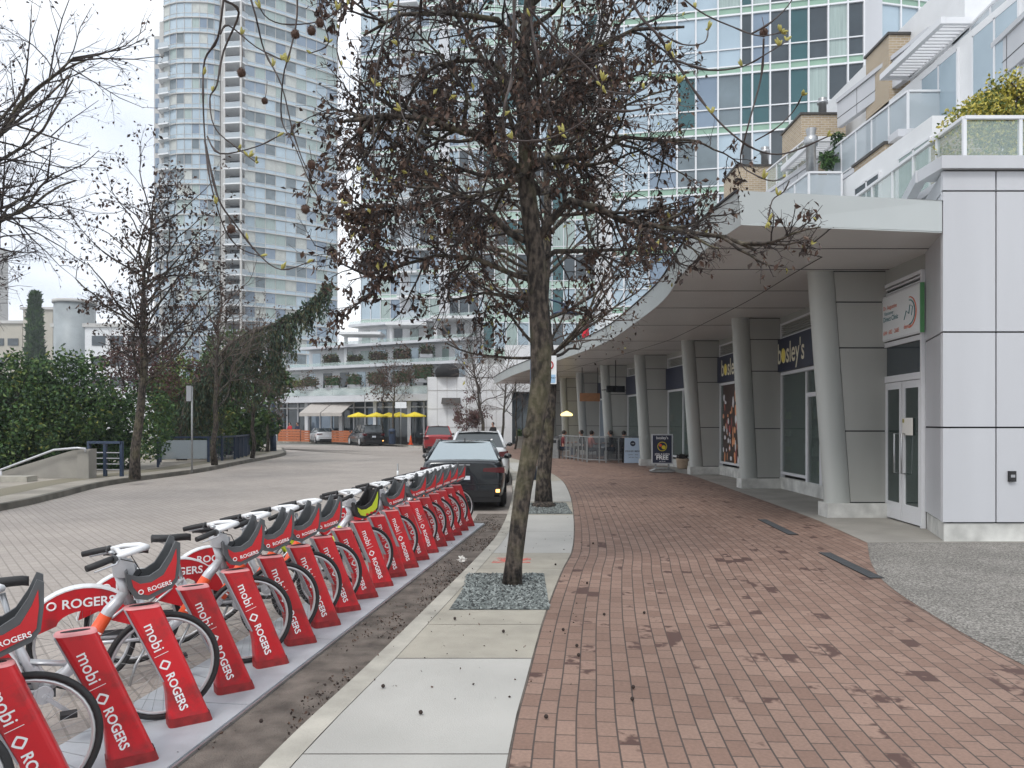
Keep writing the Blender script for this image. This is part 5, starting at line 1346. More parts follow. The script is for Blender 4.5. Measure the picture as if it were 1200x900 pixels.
def make_wheel(t, x, r=.328):
    w = MB().torus((x, 0, r), r - .017, .0175, 44, 8).build('wheel', M['black'], t)
    MB().torus((x, 0, r), r - .042, .011, 44, 6, 0, (0, 1, 0), 0, 2 * PI, 1.0).build('rim', M['rim'], w)
    s = MB(); rd = random.Random(1)
    for k in range(28):
        a = 2 * PI * k / 28; b = a + (.45 if k % 2 else -.45); y = .03 if (k // 2) % 2 else -.03
        s.tube([(x + .02 * math.cos(b), y, r + .02 * math.sin(b)), (x + (r - .05) * math.cos(a), 0, r + (r - .05) * math.sin(a))], .0013, 3)
    s.build('spokes', M['steel'], w)
    h = MB(); h.tube([(x, -.055, r), (x, .055, r)], .016, 10); h.tube([(x, -.04, r), (x, -.034, r)], .028, 12); h.tube([(x, .034, r), (x, .04, r)], .028, 12)
    h.build('hub', M['steel'], w); return w

def make_bike(lime=False):
    t = thing('share_bike', 'x', 'bicycle')
    make_wheel(t, 0); make_wheel(t, -1.09)
    fr = MB(); r = .328
    fr.tube([(-.185, 0, .73), (-.235, 0, .90)], .030, 12)                         # head tube
    fr.tube([(-.20, 0, .80), (-.29, 0, .70), (-.40, 0, .52), (-.50, 0, .38), (-.62, 0, .30)], [.032, .036, .038, .036, .034], 12)
    fr.tube([(-.62, 0, .28), (-.70, 0, .45), (-.76, 0, .60)], [.034, .026, .024], 10)   # seat tube
    fr.tube([(-.62, 0, .30), (-.66, 0, .42), (-.74, 0, .47), (-.50, 0, .42)], .018, 8)
    for s in (-1, 1):
        fr.tube([(-.63, .05 * s, .30), (-.85, .062 * s, .31), (-1.09, .068 * s, r)], .013, 8)
        fr.tube([(-.75, .03 * s, .60), (-.92, .062 * s, .48), (-1.09, .068 * s, r)], .009, 6)
    fr.tube([(-.62, -.06, .28), (-.62, .06, .28)], .035, 12)
    fr.build('frame', M['silver'], t)
    sl = MB().tube([(-.305, 0, .675), (-.40, 0, .52), (-.47, 0, .42)], [.0375, .0395, .038], 14)
    o = sl.build('frame_sleeve', M['lime'] if lime else M['orange'], t)
    d = V((-.35 + .47, 0, .60 - .42)).normalized(); up = V((-d.z, 0, d.x))
    tx = MB().text('mobi', V((-.40, -.0405, .525)), d, up, .085, 0, 'CENTER', .01, 0.0); tx.build('lettering', M['white_ink'], o)
    fk = MB()
    fk.tube([(-.175, 0, .735), (-.165, 0, .70)], .026, 10)
    for s in (-1, 1): fk.tube([(-.168, .01 * s, .715), (-.15, .048 * s, .68), (-.08, .052 * s, .47), (0, .055 * s, r)], [.017, .017, .015, .011], 8)
    fk.build('fork', M['grey_pl'], t)
    # head lock box with lamp
    hb = MB(); hb.prism([(-.27, .90), (-.18, .885), (-.155, .93), (-.17, .985), (-.25, 1.0), (-.28, .96)], (0, 0, 0), (1, 0, 0), (0, 0, 1), (0, -1, 0), -.045, .045); o = hb.build('headset_housing', M['silver'], t)
    MB().tube([(-.17, 0, .945), (-.145, 0, .94)], .022, 10).build('front_lamp', M['grey_lt'], o)
    # handlebar: white loop with two grips
    lp = MB()
    def loop(pts, rr): 
        Q = pts + [pts[0]]; lp.tube(Q, rr, 8)
    lp.tube([(-.27, -.17, 1.035), (-.20, -.15, 1.05), (-.12, -.07, 1.06), (-.09, 0, 1.055), (-.12, .07, 1.06), (-.20, .15, 1.05), (-.27, .17, 1.035)], [.013, .016, .018, .019, .018, .016, .013], 8)
    lp.tube([(-.245, -.165, 1.035), (-.235, -.08, 1.03), (-.235, 0, 1.03), (-.235, .08, 1.03), (-.245, .165, 1.035)], .015, 8)
    lp.tube([(-.215, 0, .98), (-.225, 0, 1.035)], .022, 10)
    lp.tube([(-.235, -.04, 1.035), (-.10, -.02, 1.055)], .012, 6); lp.tube([(-.235, .04, 1.035), (-.10, .02, 1.055)], .012, 6)
    h = lp.build('handlebar', M['white_pl'], t)
    for s in (-1, 1):
        g = MB().tube([(-.27, .17 * s, 1.035), (-.30, .20 * s, 1.03), (-.36, .235 * s, 1.015), (-.42, .26 * s, 1.0)], [.015, .019, .0195, .018], 10).build('grip', M['black'], h)
        MB().tube([(-.275, .185 * s, 1.03), (-.283, .195 * s, 1.027)], .025, 12).build('shifter', M['grey_pl'], h)
        MB().tube([(-.25, .18 * s, 1.03), (-.27, .22 * s, 1.005), (-.34, .255 * s, .99), (-.38, .275 * s, .98)], [.008, .006, .0055, .005], 6).build('brake_lever', M['silver'], h)
        MB().tube([(-.26, .17 * s, 1.03), (-.17, .17 * s, 1.0), (-.13, .12 * s, .93), (-.17, .05 * s, .86), (-.18, .02 * s, .78)], .0032, 5).build('cable', M['black'], h)
    bl = MB(); bl.ball((-.285, -.13, 1.06), .02, 10, 6, 0, (1, 1, .7)); bl.build('bell', M['steel'], h)
    # basket: boomerang side shells, floor between them, coloured inset panels
    out = [(-.215, .93), (-.15, .905), (-.09, .905), (-.035, .94), (.015, 1.02), (.05, 1.10), (.078, 1.085), (.078, .98), (.065, .865), (.03, .82), (-.10, .765), (-.165, .78), (-.205, .85)]
    ins = [(-.185, .895), (-.14, .865), (-.08, .868), (-.015, .905), (.03, .985), (.055, 1.055), (.058, .98), (.048, .88), (.018, .845), (-.095, .795), (-.145, .808), (-.175, .85)]
    gm = M['black'] if lime else M['grey_pl']; rm = M['lime'] if lime else M['red_dk']
    b = MB()
    for s in (-1, 1): b.prism(out, (0, 0, 0), (1, 0, 0), (0, 0, 1), (0, -1, 0), s * .125 - .013, s * .125 + .013)
    flo = [(-.215, .93), (-.205, .85), (-.165, .78), (-.10, .765), (.03, .82), (.065, .865), (.078, .98), (.075, 1.04)]
    fl2 = [(x - .012 * (1 if x > 0 else -1), z + .014) for x, z in flo]
    b.prism(flo + fl2[::-1], (0, 0, 0), (1, 0, 0), (0, 0, 1), (0, -1, 0), -.115, .115)
    bs = b.build('basket', gm, t)
    for s in (-1, 1):
        p = MB(); p.prism(ins, (0, s * .1385, 0), (1, 0, 0), (0, 0, 1), (0, s, 0), 0, .004); p.build('basket_panel', rm, bs)
    tx = MB(); ex = V((.97, 0, .25)).normalized(); ey = V((-.25, 0, .97)).normalized()
    if not lime:
        tx.text('ROGERS', V((-.035, -.1445, .842)), ex, ey, .036, 0, 'CENTER', .015)
        tx.torus(V((-.135, -.144, .817)), .0125, .003, 12, 4, 0, (0, 1, 0))
        tx.build('lettering', M['white_ink'], bs)
    else:
        for x in (-.07, -.02, .02): tx.box((x, -.144, .835 + x * .3), (.03, .003, .02))
        tx.build('basket_stickers', M['red_dk'], bs)
    # saddle and post
    MB().tube([(-.745, 0, .55), (-.815, 0, .86)], .0155, 10).build('seat_post', M['steel'], t)
    s = MB(); prof = [(-.97, .035, .925), (-.96, .075, .93), (-.90, .085, .925), (-.84, .06, .922), (-.78, .035, .925), (-.72, .026, .925), (-.69, .014, .918)]
    n = 10
    for x, w, z in prof:
        for k in range(n):
            an = 2 * PI * k / n; s.v.append((x, w * math.cos(an), z + .02 * math.sin(an) * (1.2 if math.sin(an) > 0 else 1.6)))
    for i in range(len(prof) - 1):
        for k in range(n): s.f.append((i * n + k, i * n + (k + 1) % n, (i + 1) * n + (k + 1) % n, (i + 1) * n + k)); s.m.append(0); s.sm.append(True)
    s.f.append(tuple(range(n))[::-1]); s.m.append(0); s.sm.append(True); s.f.append(tuple((len(prof) - 1) * n + k for k in range(n))); s.m.append(0); s.sm.append(True)
    sd = s.build('saddle', M['black'], t)
    MB().tube([(-.80, .03, .895), (-.85, .035, .87), (-.92, .03, .895)], .004, 5).build('saddle_rail', M['steel'], sd)
    # rear skirt guard with lettering
    cx, R1 = -1.09, .375
    pts = [(cx + R1 * math.cos(a), r + R1 * math.sin(a)) for a in [R(8 + 8.2 * k) for k in range(21)]]
    inn = [(cx + .16 * math.cos(a), r + .12 + .10 * math.sin(a)) for a in [R(172 - 16.4 * k) for k in range(11)]]
    f = MB()
    for s_ in (-1, 1): f.prism(pts + inn, (0, s_ * .05, 0), (1, 0, 0), (0, 0, 1), (0, -1, 0), -.003, .003)
    g = f.build('rear_guard', M['red'] if not lime else M['lime'], t)
    e = MB(); k = len(pts)
    for s0, s1 in zip(pts[:-1], pts[1:]): e.bar((s0[0], 0, s0[1]), (s1[0], 0, s1[1]), .112, .009)
    e.build('mudguard', M['white_pl'], t)
    tx = MB().text('ROGERS', V((cx + .03, -.0545, r + .27)), V((1, 0, 0)), V((0, 0, 1)), .085, 0, 'CENTER', .02)
    tx.torus(V((cx - .185, -.0545, r + .268)), .024, .006, 16, 4, 0, (0, 1, 0)); tx.build('lettering', M['white_ink'], g)
    MB().b2(cx - .395, -.03, r + .12, cx - .375, .03, r + .18).build('rear_lamp', M['red'], t)
    # crank, chain case
    c = MB(); c.tube([(-.62, -.075, .28), (-.62, -.062, .28)], .05, 18); c.bar((-.62, -.082, .28), (-.50, -.085, .17), .014, .022); c.bar((-.62, .082, .28), (-.74, .085, .39), .014, .022)
    cr = c.build('crank', M['silver'], t)
    for x, y, z in ((-.50, -.13, .17), (-.74, .13, .39)): MB().box((x, y, z), (.085, .08, .022)).build('pedal', M['black'], cr)
    cc = MB(); cc.prism([(-.56, .22), (-.56, .34), (-1.05, .37), (-1.12, .33), (-1.05, .29)], (0, 0, 0), (1, 0, 0), (0, 0, 1), (0, 1, 0), .062, .078); cc.build('chain_case', M['grey_pl'], t)
    kk = MB().tube([(-.70, -.05, .27), (-.78, -.10, .14), (-.82, -.12, .01)], .010, 6); kk.build('kickstand', M['steel'], t)
    return t
bk = make_bike(); bl_ = make_bike(True)
nth = 0; used = False
for i in sorted(BIKES):
    if i == 8: o = bl_
    elif not used: o = bk; used = True
    else: o = copy_tree(bk)
    q = toe(i) + dU * -.25 + dN * .125
    o.location = (q.x, q.y, .012 if i < 0 else .03); o.rotation_euler = (random.uniform(-.03, .03), 0, DH + random.uniform(-.05, .05))
    o['group'] = 'share bikes parked in the docks'
    if i == 8: lb = 'share bike with the lime green and black front basket'
    elif i == -2: lb = 'share bike mostly outside the bottom left corner, only its front tyre showing'
    elif i == -1: lb = 'nearest share bike at the left edge, its red basket cut by the frame'
    elif i == 1: lb = 'white and orange share bike with red basket, between the two empty near docks'
    elif i == 17: lb = 'farthest share bike, red basket right against the dark sedan'
    elif i < 8: lb = f'red-basket share bike, {ORD[[3, 4, 5, 6].index(i)]} nearest of the four before the lime one'
    elif i == 10: lb = 'lone red-basket share bike just beyond the lime one'
    else: lb = f'red-basket share bike, {ORD[i - 12]} nearest in the tight far group of six'
    o['label'] = lb

# ================================================================== CARS
def P4(a, b, c, d, t=.012):
    mb = MB(); a, b, c, d = map(V, (a, b, c, d)); n = (b - a).cross(d - a)
    n = n.normalized() * t; return mb.add([a, b, c, d, a - n, b - n, c - n, d - n], [(0, 1, 2, 3), (7, 6, 5, 4), (0, 4, 5, 1), (1, 5, 6, 2), (2, 6, 7, 3), (3, 7, 4, 0)])
def make_car(name, label, loc, heading, paint, L=4.7, Wd=1.84, H=1.44, kind='sedan', plate=True, group='cars parked along the kerb'):
    """rear bumper at local x = 0, nose at +L"""
    t = thing(name, label, 'car', loc, heading, group); h = Wd / 2
    belt = .96 if kind == 'sedan' else 1.08
    if kind == 'sedan': st = [(0, .36, .98, .80), (.03, .30, 1.03, .86), (.12, .26, 1.055, .91), (.45, .24, 1.05, .96), (.8, .22, 1.02, .99), (1.4, .2, .98, 1), (2.6, .2, .965, 1), (3.4, .2, .95, 1), (3.9, .22, .88, .97), (4.35, .24, .78, .90), (4.6, .28, .68, .80), (4.7, .34, .58, .66)]
    else: st = [(0, .40, 1.0, .82), (.03, .34, 1.08, .88), (.10, .30, 1.12, .93), (.45, .26, 1.10, .98), (1.4, .24, 1.06, 1), (2.6, .24, 1.04, 1), (3.4, .24, 1.02, 1), (3.8, .26, .98, .97), (4.3, .28, .86, .90), (4.55, .32, .74, .80), (4.62, .38, .62, .68)]
    k = L / st[-1][0]; rings = []
    for x, zb, zt, w in st:
        w *= h; m_ = zb + (zt - zb) * .55
        half = [(0, zb), (w * .82, zb), (w * .96, zb + .06), (w, zb + (zt - zb) * .3), (w, m_), (w * .985, zb + (zt - zb) * .75), (w * .93, zt - .045), (w * .84, zt), (w * .4, zt + .018), (0, zt + .022)]
        ring = [(x * k, y, z) for y, z in half] + [(x * k, -y, z) for y, z in half[-2:0:-1]]
        rings.append(ring)
    b = MB(); n = len(rings[0])
    for r_ in rings: b.v.extend(r_)
    for i in range(len(rings) - 1):
        for j in range(n): b.f.append((i * n + j, i * n + (j + 1) % n, (i + 1) * n + (j + 1) % n, (i + 1) * n + j)); b.m.append(0); b.sm.append(True)
    b.f.append(tuple(range(n))[::-1]); b.m.append(0); b.sm.append(False); b.f.append(tuple((len(rings) - 1) * n + j for j in range(n))); b.m.append(0); b.sm.append(False)
    # roof
    if kind == 'sedan': xs = dict(rb=(.52, belt + .08), rt=(1.35, H - .02), ft=(2.55, H - .01), fb=(3.35, belt + .01))
    else: xs = dict(rb=(.10, belt + .04), rt=(.48, H - .04), ft=(2.5, H - .02), fb=(3.35, belt + .01))
    wb, wt = h * .86, h * .66
    X = {q: (v[0] * k, v[1]) for q, v in xs.items()}
    ns = 6; rf = []
    for i in range(ns + 1):
        x = X['rt'][0] - .06 + (X['ft'][0] - X['rt'][0] + .1) * i / ns; zz = H - .03 * (abs(i / ns - .45) * 2) ** 2 - .02
        for j in range(7):
            y = wt * (j / 3 - 1); rf.append((x, y * 1.03, zz + .02 - .035 * abs(j / 3 - 1) ** 2.2))
    base = len(b.v); b.v.extend(rf)
    for i in range(ns):
        for j in range(6): q = base + i * 7 + j; b.f.append((q, q + 7, q + 8, q + 1)); b.m.append(0); b.sm.append(True)
    # pillars
    def pill(p, q, r): b.tube([p, q], r, 6)
    for s in (-1, 1):
        pill((X['rb'][0], s * wb, X['rb'][1]), (X['rt'][0], s * wt, X['rt'][1]), .042); pill((X['fb'][0], s * wb, X['fb'][1]), (X['ft'][0], s * wt, X['ft'][1]), .032)
        pill((X['rt'][0], s * wt, X['rt'][1] - .01), (X['ft'][0], s * wt, X['ft'][1] - .01), .03)
    body = b.build('body', paint, t)
    GL = M['car_glass'] if kind == 'sedan' else M['car_glass_dark']
    e = .0
    P4((X['rb'][0], wb - .03, X['rb'][1]), (X['rb'][0], -wb + .03, X['rb'][1]), (X['rt'][0], -wt + .03, X['rt'][1]), (X['rt'][0], wt - .03, X['rt'][1])).build('rear_window', GL, t)
    P4((X['fb'][0], -wb + .03, X['fb'][1]), (X['fb'][0], wb - .03, X['fb'][1]), (X['ft'][0], wt - .03, X['ft'][1]), (X['ft'][0], -wt + .03, X['ft'][1])).build('windscreen', GL, t)
    for s in (-1, 1):
        cuts = [0, .30, .36, .66, .70, 1.0] if kind != 'sedan' else [0, .16, .20, .58, .62, 1.0]
        for c0, c1 in ((cuts[0], cuts[1]), (cuts[2], cuts[3]), (cuts[4], cuts[5])):
            def bt(c): return (X['rb'][0] + (X['fb'][0] - X['rb'][0]) * c, s * wb, X['rb'][1] + (X['fb'][1] - X['rb'][1]) * c)
            def tp(c): return (X['rt'][0] + (X['ft'][0] - X['rt'][0]) * c, s * wt, X['rt'][1] - .01)
            q = [bt(c0), bt(c1), tp(c1), tp(c0)]; 
            if s < 0: q = q[::-1]
            P4(*[(a, y * .995, z) for a, y, z in q]).build('side_window', GL, t)
        m_ = MB(); m_.ball((X['fb'][0] - .25, s * (h + .09), belt + .06), .1, 10, 6, 0, (.8, 1, .7)); m_.tube([(X['fb'][0] - .25, s * h * .9, belt), (X['fb'][0] - .25, s * (h + .04), belt + .04)], .025, 6)
        m_.build('wing_mirror', M['black_gloss'], t)
        if kind == 'sedan':
            tl = MB(); tl.prism([(h * .46, .83), (h * .93, .80), (h * .955, .86), (h * .93, .92), (h * .48, .90)], (0, 0, 0), (0, s, 0), (0, 0, 1), (1, 0, 0), -.012, .06); tl.build('tail_light', M['tail'], t)
            tl = MB(); tl.prism([(.02, .80), (.30, .82), (.30, .885), (.02, .92)], (0, s * h * .925, 0), (1, 0, 0), (0, 0, 1), (0, s, 0), -.02, .012); tl.build('tail_light', M['tail'], t)
        else:
            tl = MB(); tl.prism([(h * .60, .86), (h * .92, .84), (h * .93, 1.02), (h * .66, 1.0)], (0, 0, 0), (0, s, 0), (0, 0, 1), (1, 0, 0), -.02, .06); tl.prism([(.0, .86), (.32, .90), (.28, 1.02), (.05, 1.03)], (0, s * h * .93, 0), (1, 0, 0), (0, 0, 1), (0, s, 0), -.03, .014); tl.build('tail_light', M['tail'], t)
        MB().b2(-.012, s * h * .80 - .04, .40, .02, s * h * .80 + .04, .46).build('reflector', M['amber'] if s < 0 else M['tail'], t)
        hl = MB(); hl.ball((L - .18, s * h * .62, .62), .12, 8, 6, 0, (1, 1.2, .5)); hl.build('headlight', M['glass_n'], t)
    for x in (.95 * k, 3.75 * k):
        for s in (-1, 1):
            y0, y1 = s * (h - .20), s * (h + .012); wr = .335 if kind == 'sedan' else .36
            MB().torus((x, (y0 + y1) / 2, wr), wr - .075, .078, 28, 8, 0, (0, 1, 0), 0, 2 * PI, 1.35).build('wheel', M['black'], t)
            w = [o for o in t.children if o.name.startswith('wheel')][-1]
            r_ = MB(); r_.tube([(x, y1 - s * .05, wr), (x, y1 - s * .015, wr)], wr - .13, 20)
            for a in range(5): r_.bar((x, y1 - s * .008, wr), (x + (wr - .12) * math.cos(a * 1.257), y1 - s * .008, wr + (wr - .12) * math.sin(a * 1.257)), .012, .05)
            r_.build('rim', M['rim'], w)
            ar = MB(); ar.torus((x, s * (h - .012), wr + .02), wr + .035, .02, 20, 5, 0, (0, 1, 0), R(0), R(180)); ar.build('wheel_arch', M['black_mat'], body)
    bm = MB(); bm.b2(-.012, -h * .72, .30, .05, h * .72, .44); bm.b2(.01, -h * .86, .2, .2, h * .86, .3); bm.build('lower_bumper', M['black_mat'], t)
    tr = MB(); tr.b2(-.008, -h * .86, .56, .03, h * .86, .575); tr.build('bumper_seam', M['black_mat'], t)
    pl_ = MB(); pl_.b2(-.018, -.16, .66 if kind == 'sedan' else .70, 0.01, .16, .74 if kind == 'sedan' else .80); pl_.build('number_plate', M['plate_w'], t)
    MB().prism([(0, 0), (.14, 0), (.02, .06)], (X['rt'][0] + .15, 0, H - .01), (1, 0, 0), (0, 0, 1), (0, 1, 0), -.015, .015).build('antenna', M['black_gloss'], t)
    if kind == 'sedan': MB().b2(-.004, -.16, .955, .015, .16, .985).build('badge', M['steel'], t)
    else: MB().b2(-.012, -.16, .84, .015, .16, .87).build('badge', M['steel'], t)
    un = MB(); un.b2(.3, -h * .85, .16, L - .3, h * .85, .26); un.build('underbody', M['black_mat'], t)
    return t
M['car_glass'] = mat('car_glass', (.30, .36, .38), .06, .7, 0, 1, spec=1, coat=.5)  # pale metallic base puts a stronger sky reflection into the panes
M['car_glass'].node_tree.nodes['Principled BSDF'].inputs['IOR'].default_value = 1.6
M['car_glass_dark'] = mat('tinted_car_glass', (.05, .06, .065), .08, .35, 0, 1, spec=.8, coat=.4)
M['black_gloss'] = mat('gloss_black', (.015, .016, .018), .2, coat=.5)
M['tail'] = mat('tail_light_red', (.075, .004, .007), .2, coat=.5)
M['amber'] = mat('amber_reflector_glow', (.9, .35, .08), .3, emit=((1, .45, .12), 2.5))  # emission paints caught light on the rear reflector, which is no lamp
M['plate_w'] = mat('plate_white', (.62, .66, .72), .4)
pd = mat('dark_grey_car_paint', (.018, .023, .028), .22, .3, 0, 1, coat=.8)
pw = mat('white_car_paint', (.62, .64, .66), .25, 0, 0, 1, coat=.8)
pr = mat('red_car_paint', (.30, .015, .02), .25, .1, 0, 1, coat=.8)
pk_ = mat('black_car_paint', (.012, .013, .016), .25, .2, 0, 1, coat=.8)
make_car('parked_car', 'dark grey sedan parked at the end of the bike row', (-1.03, 15.9, 0), R(91.5), pd)
make_car('parked_car', 'white hatchback parked just ahead of the dark sedan', (-.98, 22.3, 0), R(92), pw, 4.4, 1.84, 1.60, 'suv')
make_car('parked_car', 'red sport utility car parked ahead, left of the white hatchback', (-4.45, 46.5, 0), R(97), pr, 4.5, 1.86, 1.68, 'suv')
make_car('parked_car', 'black sport utility car beside the orange planter boxes across the street', (-11.0, 61.2, 0), R(118), pk_, 4.6, 1.88, 1.72, 'suv')
make_car('parked_car', 'white low car in front of the orange patio planter boxes', (-16.5, 68.6, 0), R(116), pw, 4.6, 1.84, 1.40, 'sedan')

# ================================================================== STREET FURNITURE, RIGHT SIDE
def ptag(o, t): o.matrix_parent_inverse = Matrix.Translation(t.location).inverted(); return o
def navy_sign():
    t = thing('pavement_sign', 'dark navy free-standing pavement sign on a grey rocker base reading FREE', 'sign', (5.12, 26.2, SW), R(-3))
    MB().b2(-.36, -.03, .30, .36, .03, 1.32).build('frame', M['silver'], t)
    f = MB().b2(-.32, -.036, .34, .32, -.031, 1.28).build('sign_face', M['navy'], t)
    tx = MB(); e1, e2 = V((1, 0, 0)), V((0, 0, 1)); tx.text("bosley's", (0, -.037, 1.19), e1, e2, .13, 0, 'CENTER', .01); tx.text('JOIN & EARN', (0, -.037, .635), e1, e2, .085, 0, 'CENTER', .01); tx.text('FREE', (0, -.037, .515), e1, e2, .2, 0, 'CENTER', .03); tx.text('pet food', (0, -.037, .39), e1, e2, .06)
    tx.build('lettering', M['white_ink'], f)
    em = MB(); em.torus((0, -.037, .90), .15, .012, 20, 5); em.ball((.05, -.037, .87), .07, 10, 6, 0, (1, .1, 1)); em.ball((-.06, -.037, .94), .05, 10, 6, 1, (1, .1, 1)); em.build('sign_emblem', [M['yellow'], M['orange']], f)
    b = MB(); b.tube([(-.42, -.12, .06), (-.2, -.1, .14), (.2, -.1, .14), (.42, -.12, .06)], .04, 8, squash=.7); b.tube([(-.42, .12, .06), (-.2, .1, .14), (.2, .1, .14), (.42, .12, .06)], .04, 8, squash=.7); b.b2(-.38, -.14, .03, .38, .14, .09)
    for x in (-.22, .22): b.b2(x - .03, -.03, .09, x + .03, .03, .31)
    b.build('base', M['galv'], t)
navy_sign()
def white_sign():
    t = thing('pavement_sign', 'pale blue-white A-frame sign with a round navy logo, against the patio railing', 'sign', (5.15, 32.6, SW), R(4))
    p = MB().prism([(-.40, 0), (.40, 0), (.34, 1.08), (-.34, 1.08)], (0, 0, 0), (1, 0, 0), V((0, .16, 1)).normalized(), V((0, -1, .16)).normalized(), 0, .03); f = p.build('sign_face', mat('pale_blue_board', (.55, .66, .80), .5), t)
    MB().prism([(-.40, 0), (.40, 0), (.34, 1.08), (-.34, 1.08)], (0, .42, 0), (1, 0, 0), V((0, -.16, 1)).normalized(), V((0, -1, -.16)).normalized(), 0, .03).build('rear_board', M['black_mat'], t)
    e1, e2 = V((1, 0, 0)), V((0, .16, 1)).normalized(); nn = e1.cross(e2); o = V((0, 0, 0)) + nn * .031
    d = MB(); d.prism([(.115 * math.cos(k * PI / 10), .115 * math.sin(k * PI / 10)) for k in range(20)], o + e2 * .83, e1, e2, nn, 0, .003); d.build('sign_emblem', M['navy'], f)
    tx = MB(); tx.text('DINNER MENU', o + e2 * .50, e1, e2, .10, 0, 'CENTER', .01); tx.text('oysters    wine', o + e2 * .36, e1, e2, .07); tx.text('daily 3pm - 5pm', o + e2 * .24, e1, e2, .06); tx.build('lettering', M['navy'], f)
    t2 = MB(); t2.text('cafe', o + e2 * .83 + nn * .003, e1, e2, .08, 0, 'CENTER', .01); t2.build('lettering', M['white_ink'], f)
white_sign()
def planter():
    t = thing('plant_pot', 'small tan plant pot with dark soil behind the navy pavement sign', 'pot', (6.35, 28.5, SW))
    MB().lathe([(.17, 0), (.23, .05), (.25, .32), (.27, .34), (.27, .38), (.23, .38), (.22, .33)], 18).build('pot', mat('tan_pot', (.48, .36, .26), .7, 0, .1, 8), t)
    m = MB(); rd = random.Random(3)
    for k in range(160): leafquad(m, V((rd.gauss(0, .09), rd.gauss(0, .09), .40 + rd.random() * .1)), .07, rd, 0)
    m.build('plant', M['brown_lf2'], t)
planter()
for (x, y, nm) in ((3.62, 12.52, 'nearer'), (3.05, 16.2, 'farther')): pass
def drain(p, q, lb):
    t = thing('drain_grate', lb, 'drain grate', (0, 0, 0)); p, q = V(p), V(q); ex = (q - p).normalized(); ln = (q - p).length; nn = ex.cross(V((0, 0, 1)))
    f = MB().prism([(0, -.08), (ln, -.08), (ln, .08), (0, .08)], p, ex, nn, (0, 0, 1), .003, .007).build('frame', M['black_mat'], t)
    s = MB(); k = int(ln / .035)
    for i in range(k): s.prism([(i * .035 + .008, -.07), (i * .035 + .024, -.07), (i * .035 + .024, .07), (i * .035 + .008, .07)], p, ex, nn, (0, 0, 1), .0071, .010)
    s.build('bars', M['grey_pl'], f)
drain(G(893, 609, SW), G(930, 627, SW), 'black slotted drain grate set in the bricks, the farther one'); drain(G(966, 648, SW), G(1028, 678, SW), 'black slotted drain grate set in the bricks, the nearer one')

def patio_fence():
    t = thing('patio_railing', 'grey metal railing round the cafe patio under the canopy', 'railing', (3.26, 33.3, SW)); inv = Matrix.Translation(t.location).inverted()
    pts = [V((2.3, 37.6)), V((3.26, 33.3)), V((4.0, 32.7)), V((5.95, 33.5))]
    fr = MB(); gl = MB()
    for i in range(3):
        a, b = pts[i], pts[i + 1]; l = (b - a).length
        fr.wallseg(a, b, SW + 1.08, SW + 1.13, .05); fr.wallseg(a, b, SW + .1, SW + .14, .04)
        for j in range(int(l / .62) + 1): q = a.lerp(b, min(1, j * .62 / l)); fr.box((q.x, q.y, SW + .56), (.05, .05, 1.12))
        if i < 1:
            for j in range(int(l / .14)): q = a.lerp(b, j * .14 / l); fr.box((q.x, q.y, SW + .6), (.014, .014, .95))
        else: gl.wallseg(a, b, SW + .16, SW + 1.06, .012)
    ptag(fr.build('rail', M['galv'], t), t); ptag(gl.build('glass_panel', mat('smoked_glass', (.10, .11, .12), .1, alpha=.35), t), t)
patio_fence()
def chair(loc, rz, lb):
    t = thing('patio_chair', lb, 'chair', loc, rz, 'dark chairs on the cafe patio')
    MB().b2(-.22, -.22, .43, .22, .22, .46).build('seat', M['black'], t); MB().prism([(-.22, .46), (.22, .46), (.20, .86), (-.20, .86)], (0, -.22, 0), (1, 0, 0), (0, 0, 1), (0, -1, 0), 0, .03).build('backrest', M['black'], t)
    for x, y in ((-.2, -.2), (.2, -.2), (-.2, .2), (.2, .2)): MB().tube([(x, y, .43), (x * 1.1, y * 1.1, 0)], .014, 6).build('leg', M['black'], t)
def table(loc, lb):
    t = thing('patio_table', lb, 'table', loc, 0, 'round tables on the cafe patio')
    MB().lathe([(.36, .72), (.37, .74), (.36, .75)], 20).build('table_top', M['grey_pl'], t); MB().tube([(0, 0, .72), (0, 0, .03)], .03, 8).build('stem', M['black'], t); MB().lathe([(.25, 0), (.24, .025), (.03, .04)], 16).build('base', M['black'], t)

def skin_mesh(name, J, E, rad, m, par, sub=1):
    me = bpy.data.meshes.new(name); me.from_pydata([tuple(j) for j in J], E, []); me.materials.append(m)
    o = bpy.data.objects.new(name, me); C.objects.link(o); o.parent = par
    sk = o.modifiers.new('Skin', 'SKIN'); sk.use_smooth_shade = True
    sv = me.skin_vertices[0].data if len(me.skin_vertices) else None
    if sv is None:
        bm_ = None
    for i, r in enumerate(rad):
        sv[i].radius = (r, r) if not isinstance(r, tuple) else r
    sv[0].use_root = True
    s2 = o.modifiers.new('Sub', 'SUBSURF'); s2.levels = sub; s2.render_levels = sub
    return o
import bmesh
def skinned(name, J, E, rad, m, par, sub=1):
    me = bpy.data.meshes.new(name); bm = bmesh.new(); sl = bm.verts.layers.skin.verify(); vs = []
    for i, (j, r) in enumerate(zip(J, rad)):
        v = bm.verts.new(j); v[sl].radius = r if isinstance(r, tuple) else (r, r); v[sl].use_root = (i == 0); vs.append(v)
    for a, b in E: bm.edges.new((vs[a], vs[b]))
    bm.to_mesh(me); bm.free(); me.materials.append(m)
    o = bpy.data.objects.new(name, me); C.objects.link(o); o.parent = par
    sk = o.modifiers.new('Skin', 'SKIN'); sk.use_smooth_shade = True
    s2 = o.modifiers.new('Sub', 'SUBSURF'); s2.levels = sub; s2.render_levels = sub
    return o
